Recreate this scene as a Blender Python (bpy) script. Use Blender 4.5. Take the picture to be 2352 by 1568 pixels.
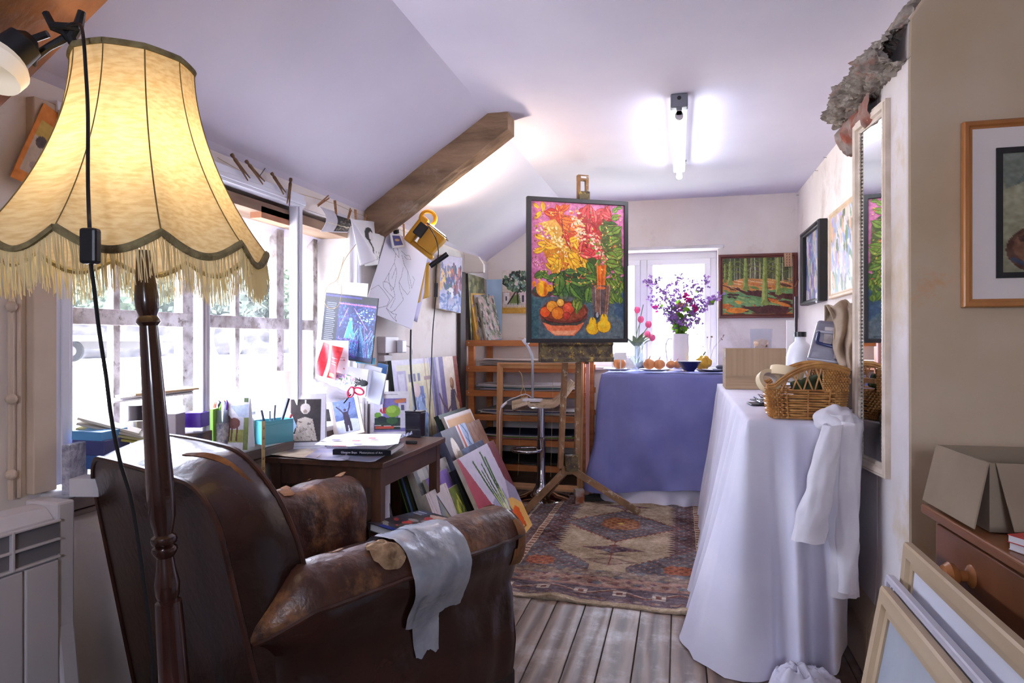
import bpy, math, random
import numpy as np
from mathutils import Vector, Matrix, noise
from math import sin, cos, pi, radians as R, atan2, sqrt, tan
S = bpy.context.scene
COL = S.collection
for o in list(bpy.data.objects): bpy.data.objects.remove(o)
# ------------------------------------------------------------ camera, sky, sun, exposure
FPX, HOR, EYE = 1500.0, 781.0, 1.1
TH = math.atan(384/1500)
cd = bpy.data.cameras.new('camera'); cam = bpy.data.objects.new('camera', cd); COL.objects.link(cam)
cam.location = (0, 0, EYE); cam.rotation_euler = (pi/2, 0, TH)
cd.sensor_width = 36; cd.lens = 36*FPX/2352; cd.shift_y = -(784-HOR)/2352; cd.clip_start = .02; cd.clip_end = 300
S.camera = cam
W = bpy.data.worlds.new('sky'); S.world = W; W.use_nodes = True
bg = W.node_tree.nodes['Background']; bg.inputs[0].default_value = (.74, .80, 1, 1); bg.inputs[1].default_value = 11.0
sl = bpy.data.lights.new('sun', 'SUN'); sl.energy = 9; sl.angle = R(1); sl.color = (1, .95, .88)
so = bpy.data.objects.new('sun', sl); COL.objects.link(so)
so.rotation_euler = Vector((.55, 0, .83)).to_track_quat('Z', 'Y').to_euler()
def portal(loc, rot, sx, sy):
    l = bpy.data.lights.new('daylight_portal', 'AREA'); l.shape = 'RECTANGLE'; l.size = sx; l.size_y = sy; l.cycles.is_portal = True
    o = bpy.data.objects.new('daylight_portal', l); COL.objects.link(o); o.location = loc; o.rotation_euler = rot
portal((-1.8, 2.15, 1.19), (0, R(-90), 0), .96, 1.62)
portal((-.27, 5.42, 1.34), (R(-90), 0, 0), 1.1, .9)
portal((.2, -1.66, 1.45), (R(90), 0, 0), .6, .6)  # sky light through the opening added behind the camera
S.view_settings.view_transform = 'Standard'; S.view_settings.look = 'None'
S.view_settings.exposure = 1.6; S.view_settings.gamma = 1.0; S.view_settings.use_curve_mapping = False
S.cycles.max_bounces = 10; S.cycles.diffuse_bounces = 6; S.cycles.transparent_max_bounces = 24; S.cycles.caustics_reflective = False; S.cycles.caustics_refractive = False
S.cycles.sample_clamp_indirect = 6

# ------------------------------------------------------------ helpers
def ray(px, py):
    xc = (px-1176)/FPX
    return Vector((xc*cos(TH)-sin(TH), xc*sin(TH)+cos(TH), -(py-HOR)/FPX))
def at(px, py, X=None, Y=None, Z=None, D=None):
    d = ray(px, py)
    t = D if D is not None else X/d.x if X is not None else Y/d.y if Y is not None else (Z-EYE)/d.z
    return Vector((d.x*t, d.y*t, EYE+d.z*t))
def lin(c):
    return tuple(((x/255)/12.92 if x/255 <= .04045 else ((x/255+.055)/1.055)**2.4) for x in c[:3])
MATS = {}
def pm(name, c1, c2=None, scale=8, rough=.6, bump=0, bscale=None, stretch=(1, 1, 1), metal=0, coat=0, detail=6, lo=.35, hi=.65, spec=.5, c3=None, s3=3, sheen=0):
    if name in MATS: return MATS[name]
    m = bpy.data.materials.new(name); m.use_nodes = True; nt = m.node_tree; p = nt.nodes['Principled BSDF']; N = nt.nodes.new; L = nt.links.new
    p.inputs['Roughness'].default_value = rough; p.inputs['Metallic'].default_value = metal; p.inputs['Coat Weight'].default_value = coat
    p.inputs['Specular IOR Level'].default_value = spec; p.inputs['Sheen Weight'].default_value = sheen
    p.inputs['Base Color'].default_value = (*lin(c1), 1)
    tc = N('ShaderNodeTexCoord'); mp = N('ShaderNodeMapping'); mp.inputs['Scale'].default_value = stretch; L(tc.outputs['Object'], mp.inputs[0])
    if c2:
        nz = N('ShaderNodeTexNoise'); nz.inputs['Scale'].default_value = scale; nz.inputs['Detail'].default_value = detail; L(mp.outputs[0], nz.inputs[0])
        r = N('ShaderNodeMapRange'); r.inputs[1].default_value = lo; r.inputs[2].default_value = hi; L(nz.outputs[0], r.inputs[0])
        mx = N('ShaderNodeMix'); mx.data_type = 'RGBA'; mx.inputs[6].default_value = (*lin(c1), 1); mx.inputs[7].default_value = (*lin(c2), 1)
        L(r.outputs[0], mx.inputs[0]); out = mx.outputs[2]
        if c3:
            n3 = N('ShaderNodeTexNoise'); n3.inputs['Scale'].default_value = s3; n3.inputs['Detail'].default_value = 8; n3.inputs['Roughness'].default_value = .7; L(tc.outputs['Object'], n3.inputs[0])
            r3 = N('ShaderNodeMapRange'); r3.inputs[1].default_value = .55; r3.inputs[2].default_value = .68; L(n3.outputs[0], r3.inputs[0])
            m3 = N('ShaderNodeMix'); m3.data_type = 'RGBA'; m3.inputs[7].default_value = (*lin(c3), 1); L(out, m3.inputs[6]); L(r3.outputs[0], m3.inputs[0]); out = m3.outputs[2]
        L(out, p.inputs['Base Color'])
    if bump:
        nb = N('ShaderNodeTexNoise'); nb.inputs['Scale'].default_value = bscale or scale*2; nb.inputs['Detail'].default_value = 6; L(mp.outputs[0], nb.inputs[0])
        b = N('ShaderNodeBump'); b.inputs['Strength'].default_value = bump; b.inputs['Distance'].default_value = .01; L(nb.outputs[0], b.inputs['Height']); L(b.outputs[0], p.inputs['Normal'])
    MATS[name] = m; return m
def em(name, c, s):
    if name in MATS: return MATS[name]
    m = pm(name, c); p = m.node_tree.nodes['Principled BSDF']; p.inputs['Emission Color'].default_value = (*lin(c), 1); p.inputs['Emission Strength'].default_value = s; return m
def glass(name, c=(255, 255, 255), rough=0, ior=1.45):
    if name in MATS: return MATS[name]
    m = pm(name, c, rough=rough); p = m.node_tree.nodes['Principled BSDF']; p.inputs['Transmission Weight'].default_value = 1; p.inputs['IOR'].default_value = ior; return m
def thin(name, c=(255, 255, 255), haze=.1, rough=.05, hc=(235, 238, 245)):
    """clear thin sheet: transparent with a gloss and a little white haze"""
    if name in MATS: return MATS[name]
    m = bpy.data.materials.new(name); m.use_nodes = True; nt = m.node_tree; nt.nodes.remove(nt.nodes['Principled BSDF']); N = nt.nodes.new; L = nt.links.new
    t = N('ShaderNodeBsdfTransparent'); t.inputs[0].default_value = (*lin(c), 1); g = N('ShaderNodeBsdfGlossy'); g.inputs['Roughness'].default_value = rough
    d = N('ShaderNodeBsdfDiffuse'); d.inputs[0].default_value = (*lin(hc), 1); tl = N('ShaderNodeBsdfTranslucent'); tl.inputs[0].default_value = (*lin(hc), 1)
    a = N('ShaderNodeMixShader'); a.inputs[0].default_value = .5; L(d.outputs[0], a.inputs[1]); L(tl.outputs[0], a.inputs[2])
    b = N('ShaderNodeMixShader'); b.inputs[0].default_value = haze; L(t.outputs[0], b.inputs[1]); L(a.outputs[0], b.inputs[2])
    lw = N('ShaderNodeLayerWeight'); lw.inputs[0].default_value = .5; f = N('ShaderNodeMath'); f.operation = 'POWER'; f.inputs[1].default_value = 5; L(lw.outputs['Facing'], f.inputs[0]); c_ = N('ShaderNodeMixShader'); L(f.outputs[0], c_.inputs[0]); L(b.outputs[0], c_.inputs[1]); L(g.outputs[0], c_.inputs[2])
    L(c_.outputs[0], nt.nodes['Material Output'].inputs[0]); MATS[name] = m; return m
def vc(name='painted', rough=.45, bump=.0, spec=.4):
    if name in MATS: return MATS[name]
    m = pm(name, (200, 200, 200), rough=rough, bump=bump, bscale=60, spec=spec); nt = m.node_tree
    a = nt.nodes.new('ShaderNodeVertexColor'); a.layer_name = 'Col'; nt.links.new(a.outputs[0], nt.nodes['Principled BSDF'].inputs['Base Color']); return m
def cloth(name, c, c2=None, tr=.25, **k):
    """matt fabric or paper, a little translucent"""
    if name in MATS: return MATS[name]
    m = pm(name, c, c2, rough=.9, spec=.15, **k); nt = m.node_tree; p = nt.nodes['Principled BSDF']
    t = nt.nodes.new('ShaderNodeBsdfTranslucent'); t.inputs[0].default_value = (*lin(c), 1)
    x = nt.nodes.new('ShaderNodeMixShader'); x.inputs[0].default_value = tr; nt.links.new(p.outputs[0], x.inputs[1]); nt.links.new(t.outputs[0], x.inputs[2]); nt.links.new(x.outputs[0], nt.nodes['Material Output'].inputs[0]); return m

def tag(o, label=None, cat=None, group=None, kind=None):
    for k, v in (('label', label), ('category', cat), ('group', group), ('kind', kind)):
        if v: o[k] = v
    return o
def thing(name, label, cat, loc=(0, 0, 0), rz=0, group=None, rot=None):
    o = bpy.data.objects.new(name, None); COL.objects.link(o); o.empty_display_size = .05
    o.location = loc; o.rotation_euler = rot or (0, 0, rz); return tag(o, label, cat, group)
def mw(o):
    m = Matrix.LocRotScale(o.location, o.rotation_euler, o.scale)
    return mw(o.parent) @ m if o.parent else m
def T(loc=(0, 0, 0), rx=0, ry=0, rz=0):
    return Matrix.Translation(loc) @ Matrix.Rotation(rz, 4, 'Z') @ Matrix.Rotation(ry, 4, 'Y') @ Matrix.Rotation(rx, 4, 'X')
class MB:
    def __init__(s, M=None): s.v = []; s.f = []; s.mi = []; s.M = M or Matrix(); s.c = None
    def add(s, vs, fs, m=0):
        n = len(s.v); s.v += [s.M @ Vector(p) for p in vs]; s.f += [tuple(i+n for i in f) for f in fs]; s.mi += [m]*len(fs); return s
    def box(s, c, d, m=0, rz=0, rx=0, ry=0, taper=1):
        X = T(c, rx, ry, rz); h = [x/2 for x in d]
        vs = [X @ Vector((a*h[0]*(taper if k > 0 else 1), b*h[1]*(taper if k > 0 else 1), k*h[2])) for k in (-1, 1) for a, b in ((-1, -1), (1, -1), (1, 1), (-1, 1))]
        return s.add(vs, [(3, 2, 1, 0), (4, 5, 6, 7), (0, 1, 5, 4), (1, 2, 6, 5), (2, 3, 7, 6), (3, 0, 4, 7)], m)
    def bx(s, x0, x1, y0, y1, z0, z1, m=0): return s.box(((x0+x1)/2, (y0+y1)/2, (z0+z1)/2), (x1-x0, y1-y0, z1-z0), m)
    def prism(s, poly, z0, z1, m=0, axis='z'):
        n = len(poly)
        f = {'z': lambda a, b, c: (a, b, c), 'y': lambda a, b, c: (a, c, b), 'x': lambda a, b, c: (c, a, b)}[axis]
        vs = [f(a, b, z0) for a, b in poly]+[f(a, b, z1) for a, b in poly]
        return s.add(vs, [tuple(range(n))[::-1], tuple(range(n, 2*n))]+[(i, (i+1) % n, n+(i+1) % n, n+i) for i in range(n)], m)
    def tube(s, pts, r, n=8, m=0, cap=True, flat=1):
        pts = [Vector(p) for p in pts]; k = len(pts); rs = r if isinstance(r, (list, tuple)) else [r]*k
        vs = []; up = None
        for i, p in enumerate(pts):
            d = (pts[min(i+1, k-1)]-pts[max(i-1, 0)]).normalized()
            if up is None: up = Vector((0, 0, 1)) if abs(d.z) < .9 else Vector((1, 0, 0))
            a = d.cross(up).normalized(); up = a.cross(d).normalized(); 
            for j in range(n): t = 2*pi*j/n; vs.append(p+a*cos(t)*rs[i]+up*sin(t)*rs[i]*flat)
        fs = [(i*n+j, i*n+(j+1) % n, (i+1)*n+(j+1) % n, (i+1)*n+j) for i in range(k-1) for j in range(n)]
        if cap: fs += [tuple(range(n))[::-1], tuple(range((k-1)*n, k*n))]
        return s.add(vs, fs, m)
    def lathe(s, prof, n=24, c=(0, 0, 0), m=0, sq=(1, 1), wob=None):
        vs = []
        for r, z in prof:
            for j in range(n):
                t = 2*pi*j/n; q = r*(wob(t, z) if wob else 1); vs.append((c[0]+q*cos(t)*sq[0], c[1]+q*sin(t)*sq[1], c[2]+z))
        k = len(prof)
        return s.add(vs, [(i*n+j, i*n+(j+1) % n, (i+1)*n+(j+1) % n, (i+1)*n+j) for i in range(k-1) for j in range(n)]+[tuple(range(n))[::-1], tuple(range((k-1)*n, k*n))], m)
    def grid(s, fn, nu, nv, m=0, thick=0, closeu=False):
        """surface fn(u, v); with thick it becomes a closed slab along its normals"""
        P = [[Vector(fn(i/nu, j/nv)) for j in range(nv+1)] for i in range(nu+1)]
        a = [p for r_ in P for p in r_]; w = nv+1
        F = [(i*w+j, (i+1)*w+j, (i+1)*w+j+1, i*w+j+1) for i in range(nu) for j in range(nv)]
        if thick:
            Nn = []
            for i in range(nu+1):
                for j in range(nv+1):
                    du = P[min(i+1, nu)][j]-P[max(i-1, 0)][j]; dv = P[i][min(j+1, nv)]-P[i][max(j-1, 0)]; nn = du.cross(dv); Nn.append(nn.normalized() if nn.length > 1e-9 else Vector((0, 0, 1)))
            k = len(a); b = [a[i]-Nn[i]*thick for i in range(k)]
            G = [tuple(x+k for x in f[::-1]) for f in F]
            ed = [(i*w, (i+1)*w) for i in range(nu)]+[((nu)*w+j, nu*w+j+1) for j in range(nv)]+[((i+1)*w+nv, i*w+nv) for i in range(nu)]+[(j+1, j) for j in range(nv)]
            return s.add(a+b, F+G+[(q, p, p+k, q+k) for p, q in ed], m)
        return s.add(a, F, m)
    def ball(s, c, r, m=0, n=12, sq=(1, 1, 1), k=8, X=None):
        pr = [(max(1e-4, sin(pi*i/k)), -cos(pi*i/k)) for i in range(k+1)]
        vs = [Vector((p[0]*cos(2*pi*j/n)*r*sq[0], p[0]*sin(2*pi*j/n)*r*sq[1], p[1]*r*sq[2])) for p in pr for j in range(n)]
        if X: vs = [X @ q for q in vs]
        vs = [q+Vector(c) for q in vs]
        return s.add(vs, [(i*n+j, i*n+(j+1) % n, (i+1)*n+(j+1) % n, (i+1)*n+j) for i in range(k) for j in range(n)], m)
    def build(s, name, mats, parent=None, smooth=False, bevel=0, world=False, sub=0, seg=2, ang=40):
        me = bpy.data.meshes.new(name); me.from_pydata([tuple(p) for p in s.v], [], s.f)
        mats = mats if isinstance(mats, (list, tuple)) else [mats]
        for m in mats: me.materials.append(m)
        me.polygons.foreach_set('material_index', s.mi)
        if s.c is not None:
            at_ = me.color_attributes.new('Col', 'FLOAT_COLOR', 'POINT'); at_.data.foreach_set('color', np.asarray(s.c, dtype=np.float32).ravel())
        o = bpy.data.objects.new(name, me); COL.objects.link(o)
        if parent:
            o.parent = parent
            if world: me.transform(mw(parent).inverted())
        me.update()
        if smooth:
            me.polygons.foreach_set('use_smooth', [True]*len(me.polygons))
            if smooth != 'all': me.set_sharp_from_angle(angle=R(ang))
        if bevel:
            b = o.modifiers.new('bevel', 'BEVEL'); b.width = bevel; b.segments = seg; b.limit_method = 'ANGLE'; b.angle_limit = R(35)
        if sub:
            b = o.modifiers.new('sub', 'SUBSURF'); b.levels = sub; b.render_levels = sub
        return o
def copy_tree(o, parent=None, **props):
    c = o.copy(); COL.objects.link(c); c.parent = parent
    for k, v in props.items(): c[k] = v
    for ch in list(o.children): copy_tree(ch, c)
    return c
def nz(p, s=1.0): return noise.noise(Vector(p)*s)

# a small painter's canvas; its marks become the colour of the painted mesh
class Cv:
    def __init__(s, w, h, bgc=(200, 200, 200)):
        s.w, s.h = w, h; s.a = np.zeros((h, w, 3)); s.a[:] = bgc
        s.X, s.Y = np.meshgrid((np.arange(w)+.5)/w, (np.arange(h)+.5)/h); s.asp = h/w
    def _put(s, mask, c, al=1, sl=np.s_[:, :]):
        r = s.a[sl]; r[mask] = r[mask]*(1-al)+np.array(c[:3])*al
    def poly(s, pts, c, al=1):
        xs = [p[0] for p in pts]; ys = [p[1] for p in pts]
        x0, x1 = max(0, int(min(xs)*s.w)), min(s.w, int(max(xs)*s.w)+2); y0, y1 = max(0, int(min(ys)*s.h)), min(s.h, int(max(ys)*s.h)+2)
        if x1 <= x0 or y1 <= y0: return s
        sl = np.s_[y0:y1, x0:x1]; X, Y = s.X[sl], s.Y[sl]; m = np.zeros(X.shape, bool); n = len(pts)
        for i in range(n):
            (ax, ay), (bx, by) = pts[i], pts[(i+1) % n]
            if ay == by: continue
            m ^= ((ay > Y) != (by > Y)) & (X < (bx-ax)*(Y-ay)/(by-ay)+ax)
        s._put(m, c, al, sl); return s
    def rect(s, x0, y0, x1, y1, c, al=1): return s.poly([(x0, y0), (x1, y0), (x1, y1), (x0, y1)], c, al)
    def ell(s, x, y, rx, ry, c, ang=0, al=1, n=20):
        """ry in units of width"""
        ca, sa = cos(R(ang)), sin(R(ang))
        return s.poly([(x+rx*cos(t)*ca-ry*sin(t)*sa, y+(rx*cos(t)*sa+ry*sin(t)*ca)/s.asp) for t in (2*pi*i/n for i in range(n))], c, al)
    def line(s, pts, w, c, al=1):
        for (ax, ay), (bx, by) in zip(pts, pts[1:]):
            dx, dy = bx-ax, (by-ay)*s.asp; L = sqrt(dx*dx+dy*dy) or 1e-6; nx, ny = -dy/L*w/2, dx/L*w/2; ex, ey = dx/L*w*.3, dy/L*w*.3
            s.poly([(ax+nx-ex, ay+(ny-ey)/s.asp), (bx+nx+ex, by+(ny+ey)/s.asp), (bx-nx+ex, by+(-ny+ey)/s.asp), (ax-nx-ex, ay+(-ny-ey)/s.asp)], c, al)
        return s
    def leaf(s, x, y, L, w, ang, c, dark=None, light=None):
        ca, sa = cos(R(ang)), sin(R(ang)); f = lambda t, k: (x+L*t*ca-k*sa, y+(L*t*sa+k*ca)/s.asp)
        o = [f(t, w*sin(pi*t**.8)) for t in np.linspace(0, 1, 9)]+[f(t, -w*sin(pi*t**.8)) for t in np.linspace(1, 0, 9)]
        if dark: s.poly([f(t*1.08-.04, w*1.16*sin(pi*t**.8)) for t in np.linspace(0, 1, 9)]+[f(t*1.08-.04, -w*1.16*sin(pi*t**.8)) for t in np.linspace(1, 0, 9)], dark)
        s.poly(o, c)
        if light: s.poly([f(t, w*.75*sin(pi*t**.8)) for t in np.linspace(0, 1, 7)]+[f(t, w*.15*sin(pi*t)) for t in np.linspace(1, 0, 7)], light)
        if dark: s.line([f(.05, 0), f(.9, 0)], w*.16, dark)
        return s
    def noise(s, amp=12, n=3, seed=0, st=(1, 1)):
        r = np.random.RandomState(seed); acc = np.zeros((s.h, s.w))
        for k in range(n):
            gw, gh = max(2, int(s.w/(2**(n-k))/st[0])), max(2, int(s.h/(2**(n-k))/st[1])); g = r.rand(gh+1, gw+1)-.5
            yy, xx = s.Y*gh, s.X*gw; yi, xi = yy.astype(int), xx.astype(int); fy, fx = yy-yi, xx-xi
            acc += (g[yi, xi]*(1-fx)*(1-fy)+g[yi, xi+1]*fx*(1-fy)+g[yi+1, xi]*(1-fx)*fy+g[yi+1, xi+1]*fx*fy)
        s.a += acc[..., None]*amp; return s
    def dab(s, n, box, cols, size, seed=1, ang=None, asp=2.5):
        r = random.Random(seed)
        for _ in range(n):
            x, y = r.uniform(box[0], box[2]), r.uniform(box[1], box[3]); z = r.uniform(.5, 1.3)*size
            s.ell(x, y, z, z/asp, r.choice(cols), r.uniform(0, 180) if ang is None else ang+r.uniform(-20, 20), n=7)
        return s
    def cols(s):
        a = np.clip(s.a, 0, 255)/255; a = np.where(a <= .04045, a/12.92, ((a+.055)/1.055)**2.4)
        return np.concatenate([a, np.ones((s.h, s.w, 1))], 2)
def art(name, cv, w, h, t, side, parent=None, M=None, world=False, back=None, bend=None, paint=None):
    """painted sheet or canvas: x across, z up, front faces -y, back at y=0"""
    b = MB(M); W_, H_ = cv.w, cv.h
    g = []
    for j in range(H_):
        for i in range(W_):
            x, z = (i/(W_-1)-.5)*w, h*(1-j/(H_-1)); g.append((x, -t+(bend(x, z) if bend else 0), z))
    b.add(g, [(j*W_+i, (j+1)*W_+i, (j+1)*W_+i+1, j*W_+i+1) for j in range(H_-1) for i in range(W_-1)], 0)
    ring = [j*W_ for j in range(H_)]+[(H_-1)*W_+i for i in range(1, W_)]+[j*W_+W_-1 for j in range(H_-2, -1, -1)]+[i for i in range(W_-2, 0, -1)]
    n0 = len(g); fr = [Vector(g[i]) for i in ring]
    if bend:
        b.add(fr+[p+Vector((0, t, 0)) for p in fr], [], 1)
    else: b.add(fr+[Vector((p.x, 0, p.z)) for p in fr], [], 1)
    k = len(ring)
    for q in range(k): b.f.append((n0+q, n0+(q+1) % k, n0+k+(q+1) % k, n0+k+q)[::-1]); b.mi.append(1)
    if bend:
        b.add([Vector(p)+Vector((0, t, 0)) for p in g], [(j*W_+i, j*W_+i+1, (j+1)*W_+i+1, (j+1)*W_+i) for j in range(H_-1) for i in range(W_-1)], 1)
    else: b.f.append(tuple(n0+k+q for q in range(k))); b.mi.append(1)
    c = np.ones((len(b.v), 4)); c[:n0] = cv.cols().reshape(-1, 4); b.c = c
    return b.build(name, [paint or vc(), side], parent, world=world)
def frame_mb(b, w, h, fw, d, y=0, prof=None, m=0):
    """mitred picture frame around w x h (inner), moulding fw wide and d deep, z from 0"""
    a = [(-w/2, 0), (w/2, 0), (w/2, h), (-w/2, h)]; o = [(-w/2-fw, -fw), (w/2+fw, -fw), (w/2+fw, h+fw), (-w/2-fw, h+fw)]
    pr = prof or [(0, 0), (0, -d), (1, -d), (1, 0)]
    vs = []
    for k in range(4):
        for t, yy in pr: vs.append((a[k][0]+(o[k][0]-a[k][0])*t, y+yy, a[k][1]+(o[k][1]-a[k][1])*t))
    n = len(pr)
    b.add(vs, [(k*n+i, k*n+(i+1) % n, ((k+1) % 4)*n+(i+1) % n, ((k+1) % 4)*n+i) for k in range(4) for i in range(n)], m); return b
# common materials
PLASTER = dict(bump=.25, bscale=30)
white_wood = pm('white_paint', (226, 224, 226), (205, 200, 196), scale=6, rough=.45, bump=.1)
paper = cloth('paper', (236, 234, 236), tr=.15); cream = pm('cream_canvas_edge', (214, 204, 188), (190, 178, 160), scale=20, rough=.8)
black = pm('black_plastic', (22, 22, 24), rough=.4); chrome = pm('chrome', (205, 207, 214), rough=.08, metal=1)
card = pm('cardboard', (168, 143, 112), (150, 126, 98), scale=3, rough=.85, stretch=(1, 1, 30)); nail = pm('nail_steel', (90, 88, 90), rough=.4, metal=1)
# ------------------------------------------------------------ the room
ZC, ZW = 2.2, 1.752          # flat ceiling, top of the low window wall
XL, XB, XR, YB, YR = -1.56, -.90, .854, 5.24, -1.6
def struct(name, b, m, **k): o = b.build(name, m, **k); o['kind'] = 'structure'; return o
wallm = pm('wall_plaster', (236, 229, 224), (226, 216, 209), scale=2.5, rough=.8, bump=.35, bscale=14, c3=(203, 190, 180), s3=1.7)
warm_wall = pm('old_cream_plaster', (202, 184, 158), (188, 166, 134), scale=3, rough=.7, bump=.35, bscale=10, c3=(206, 150, 96), s3=4.2)
r_ = warm_wall.node_tree
for n_ in r_.nodes:
    if n_.type == 'MAP_RANGE' and abs(n_.inputs[1].default_value-.55) < 1e-4: n_.inputs[1].default_value = .61; n_.inputs[2].default_value = .74
ceilm = pm('ceiling_paint', (214, 210, 226), (206, 202, 220), scale=2, rough=.8, bump=.15, bscale=5)
# floor boards
def floor_mat():
    m = pm('old_floor_boards', (120, 100, 84)); nt = m.node_tree; N = nt.nodes.new; L = nt.links.new; p = nt.nodes['Principled BSDF']
    tc = N('ShaderNodeTexCoord'); mp = N('ShaderNodeMapping'); mp.inputs['Scale'].default_value = (5, .55, 1); L(tc.outputs['Object'], mp.inputs[0])
    at_ = N('ShaderNodeVertexColor'); at_.layer_name = 'Col'
    ad = N('ShaderNodeVectorMath'); ad.operation = 'ADD'; sc = N('ShaderNodeVectorMath'); sc.operation = 'SCALE'; sc.inputs[3].default_value = 37; L(at_.outputs[0], sc.inputs[0]); L(mp.outputs[0], ad.inputs[0]); L(sc.outputs[0], ad.inputs[1])
    wv = N('ShaderNodeTexWave'); wv.inputs['Scale'].default_value = .9; wv.inputs['Distortion'].default_value = 7; wv.inputs['Detail'].default_value = 3; wv.inputs['Detail Scale'].default_value = 1.2; L(ad.outputs[0], wv.inputs[0])
    n1 = N('ShaderNodeTexNoise'); n1.inputs['Scale'].default_value = 5; n1.inputs['Detail'].default_value = 8; n1.inputs['Roughness'].default_value = .7; L(tc.outputs['Object'], n1.inputs[0])
    fine = N('ShaderNodeTexNoise'); fine.inputs['Scale'].default_value = 14; fine.inputs['Detail'].default_value = 6; L(ad.outputs[0], fine.inputs[0])
    r = N('ShaderNodeValToRGB'); r.color_ramp.elements[0].color = (*lin((98, 78, 66)), 1); r.color_ramp.elements[1].color = (*lin((140, 118, 102)), 1)
    e = r.color_ramp.elements.new(.45); e.color = (*lin((118, 97, 84)), 1); L(wv.outputs[0], r.inputs[0])
    x = N('ShaderNodeMix'); x.data_type = 'RGBA'; x.inputs[7].default_value = (*lin((172, 160, 152)), 1); L(r.outputs[0], x.inputs[6])
    rr = N('ShaderNodeMapRange'); rr.inputs[1].default_value = .5; rr.inputs[2].default_value = .68; rr.inputs[4].default_value = .85; L(n1.outputs[0], rr.inputs[0]); L(rr.outputs[0], x.inputs[0])
    y = N('ShaderNodeMix'); y.data_type = 'RGBA'; y.blend_type = 'MULTIPLY'; y.inputs[0].default_value = .7; L(x.outputs[2], y.inputs[6]); 
    r2 = N('ShaderNodeMapRange'); r2.inputs[1].default_value = .3; r2.inputs[2].default_value = .7; r2.inputs[3].default_value = .55; r2.inputs[4].default_value = 1.1; L(fine.outputs[0], r2.inputs[0]); L(r2.outputs[0], y.inputs[7]); L(y.outputs[2], p.inputs['Base Color'])
    r3 = N('ShaderNodeMapRange'); r3.inputs[3].default_value = .62; r3.inputs[4].default_value = .3; L(n1.outputs[0], r3.inputs[0]); L(r3.outputs[0], p.inputs['Roughness'])
    b = N('ShaderNodeBump'); b.inputs['Strength'].default_value = .5; b.inputs['Distance'].default_value = .004; L(wv.outputs[0], b.inputs['Height']); L(b.outputs[0], p.inputs['Normal'])
    return m
b = MB(); cols = []; rnd = random.Random(4); x = -2.0
while x < 2.1:
    w = rnd.choice([.112, .118, .122]); n0 = len(b.v); b.bx(x+.0015, x+w-.0015, YR-.1, YB+.1, -.03, rnd.uniform(-.001, .001)); cols += [(rnd.random(), rnd.random(), rnd.random(), 1)]*(len(b.v)-n0); x += w
b.bx(-2, 2.1, YR-.1, YB+.1, -.06, -.031); cols += [(0, 0, 0, 1)]*8
b.c = cols; struct('floor', b, floor_mat(), bevel=.002, seg=1)
# left wall with its window opening
WY0, WY1, WZ0, WZ1 = 1.34, 2.96, .715, 1.665
b = MB()
b.bx(XL-.3, XL, YR, WY0, 0, 2.4).bx(XL-.3, XL, WY1, YB+.3, 0, 2.4).bx(XL-.3, XL, WY0, WY1, 0, WZ0-.02).bx(XL-.3, XL, WY0, WY1, WZ1, 2.4)
struct('wall_left', b, wallm)
# back wall with its window opening
BX0, BX1, BZ0, BZ1 = -.83, .287, .88, 1.80
b = MB(); b.bx(XL-.3, BX0, YB, YB+.3, 0, 2.4).bx(BX1, XR+.3, YB, YB+.3, 0, 2.4).bx(BX0, BX1, YB, YB+.3, 0, BZ0).bx(BX0, BX1, YB, YB+.3, BZ1, 2.4)
struct('wall_back', b, wallm)
b = MB(); b.bx(XR, XR+.3, 2.66, YB+.3, 0, 2.4); struct('wall_right', b, wallm)
# ceiling: flat part and the slope over the window wall
b = MB(); b.bx(XB, 2.3, YR-.3, YB+.3, ZC, ZC+.1); b.prism([(XL-.3, ZW-.19), (XB, ZC), (XB, ZC+.15), (XL-.3, ZW)], YR-.3, YB+.3, axis='y')
b.prism([(XL-.31, ZW-.3), (XL-.31, 2.6), (XR+.4, 2.6), (XR+.4, 2.45), (XB, 2.4)], YR-.3, YB+.3, axis='y')
struct('ceiling', b, ceilm)
# the broken-through wall on the right: a block whose top left corner has been knocked off
PX, PY0, PY1 = .62, 2.04, 2.66
b = MB()
prof = [(PX-.035, 0), (PX-.03, .16), (PX-.005, .24), (PX, .4), (PX, 1.86)]+[(.62, 2.0), (.64, 2.03), (.67, 2.07), (.71, 2.10), (.76, 2.12), (.80, 2.2)]+[(2.3, 2.2), (2.3, 0)]
b.prism(prof, PY0, PY0+.3, axis='y')
b.prism([(p[0], p[1]) for p in prof[:5]]+[(.62, 1.9), (.68, 1.97), (.8, 2.02), (XR+.3, 2.1), (XR+.3, 0)], PY0+.3, PY1, axis='y')
for i, v in enumerate(b.v):
    if v.z > .3 and v.x < 2: v.x += .006*nz(v, 5)
for i, f in enumerate(b.f):
    if all(b.v[k].x < .66 and b.v[k].z > .2 for k in f): b.mi[i] = 1  # side faces of the pier take a paler plaster
struct('wall_right_pier', b, [warm_wall, pm('pale_reveal', (222, 216, 218), (206, 196, 188), scale=3, rough=.8, bump=.35, bscale=10, c3=(202, 184, 156), s3=2)], bevel=.008)
b = MB(); b.bx(2.0, 2.3, YR, PY0, 0, 2.4); struct('wall_right_near', b, warm_wall)
# unseen wall behind the camera, its opening added to fill this end with light
b = MB(); b.bx(XL-.3, -.1, YR-.2, YR, 0, 2.4).bx(.5, 2.3, YR-.2, YR, 0, 2.4).bx(-.1, .5, YR-.2, YR, 0, 1.15).bx(-.1, .5, YR-.2, YR, 1.75, 2.4); struct('wall_front', b, wallm)
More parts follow.
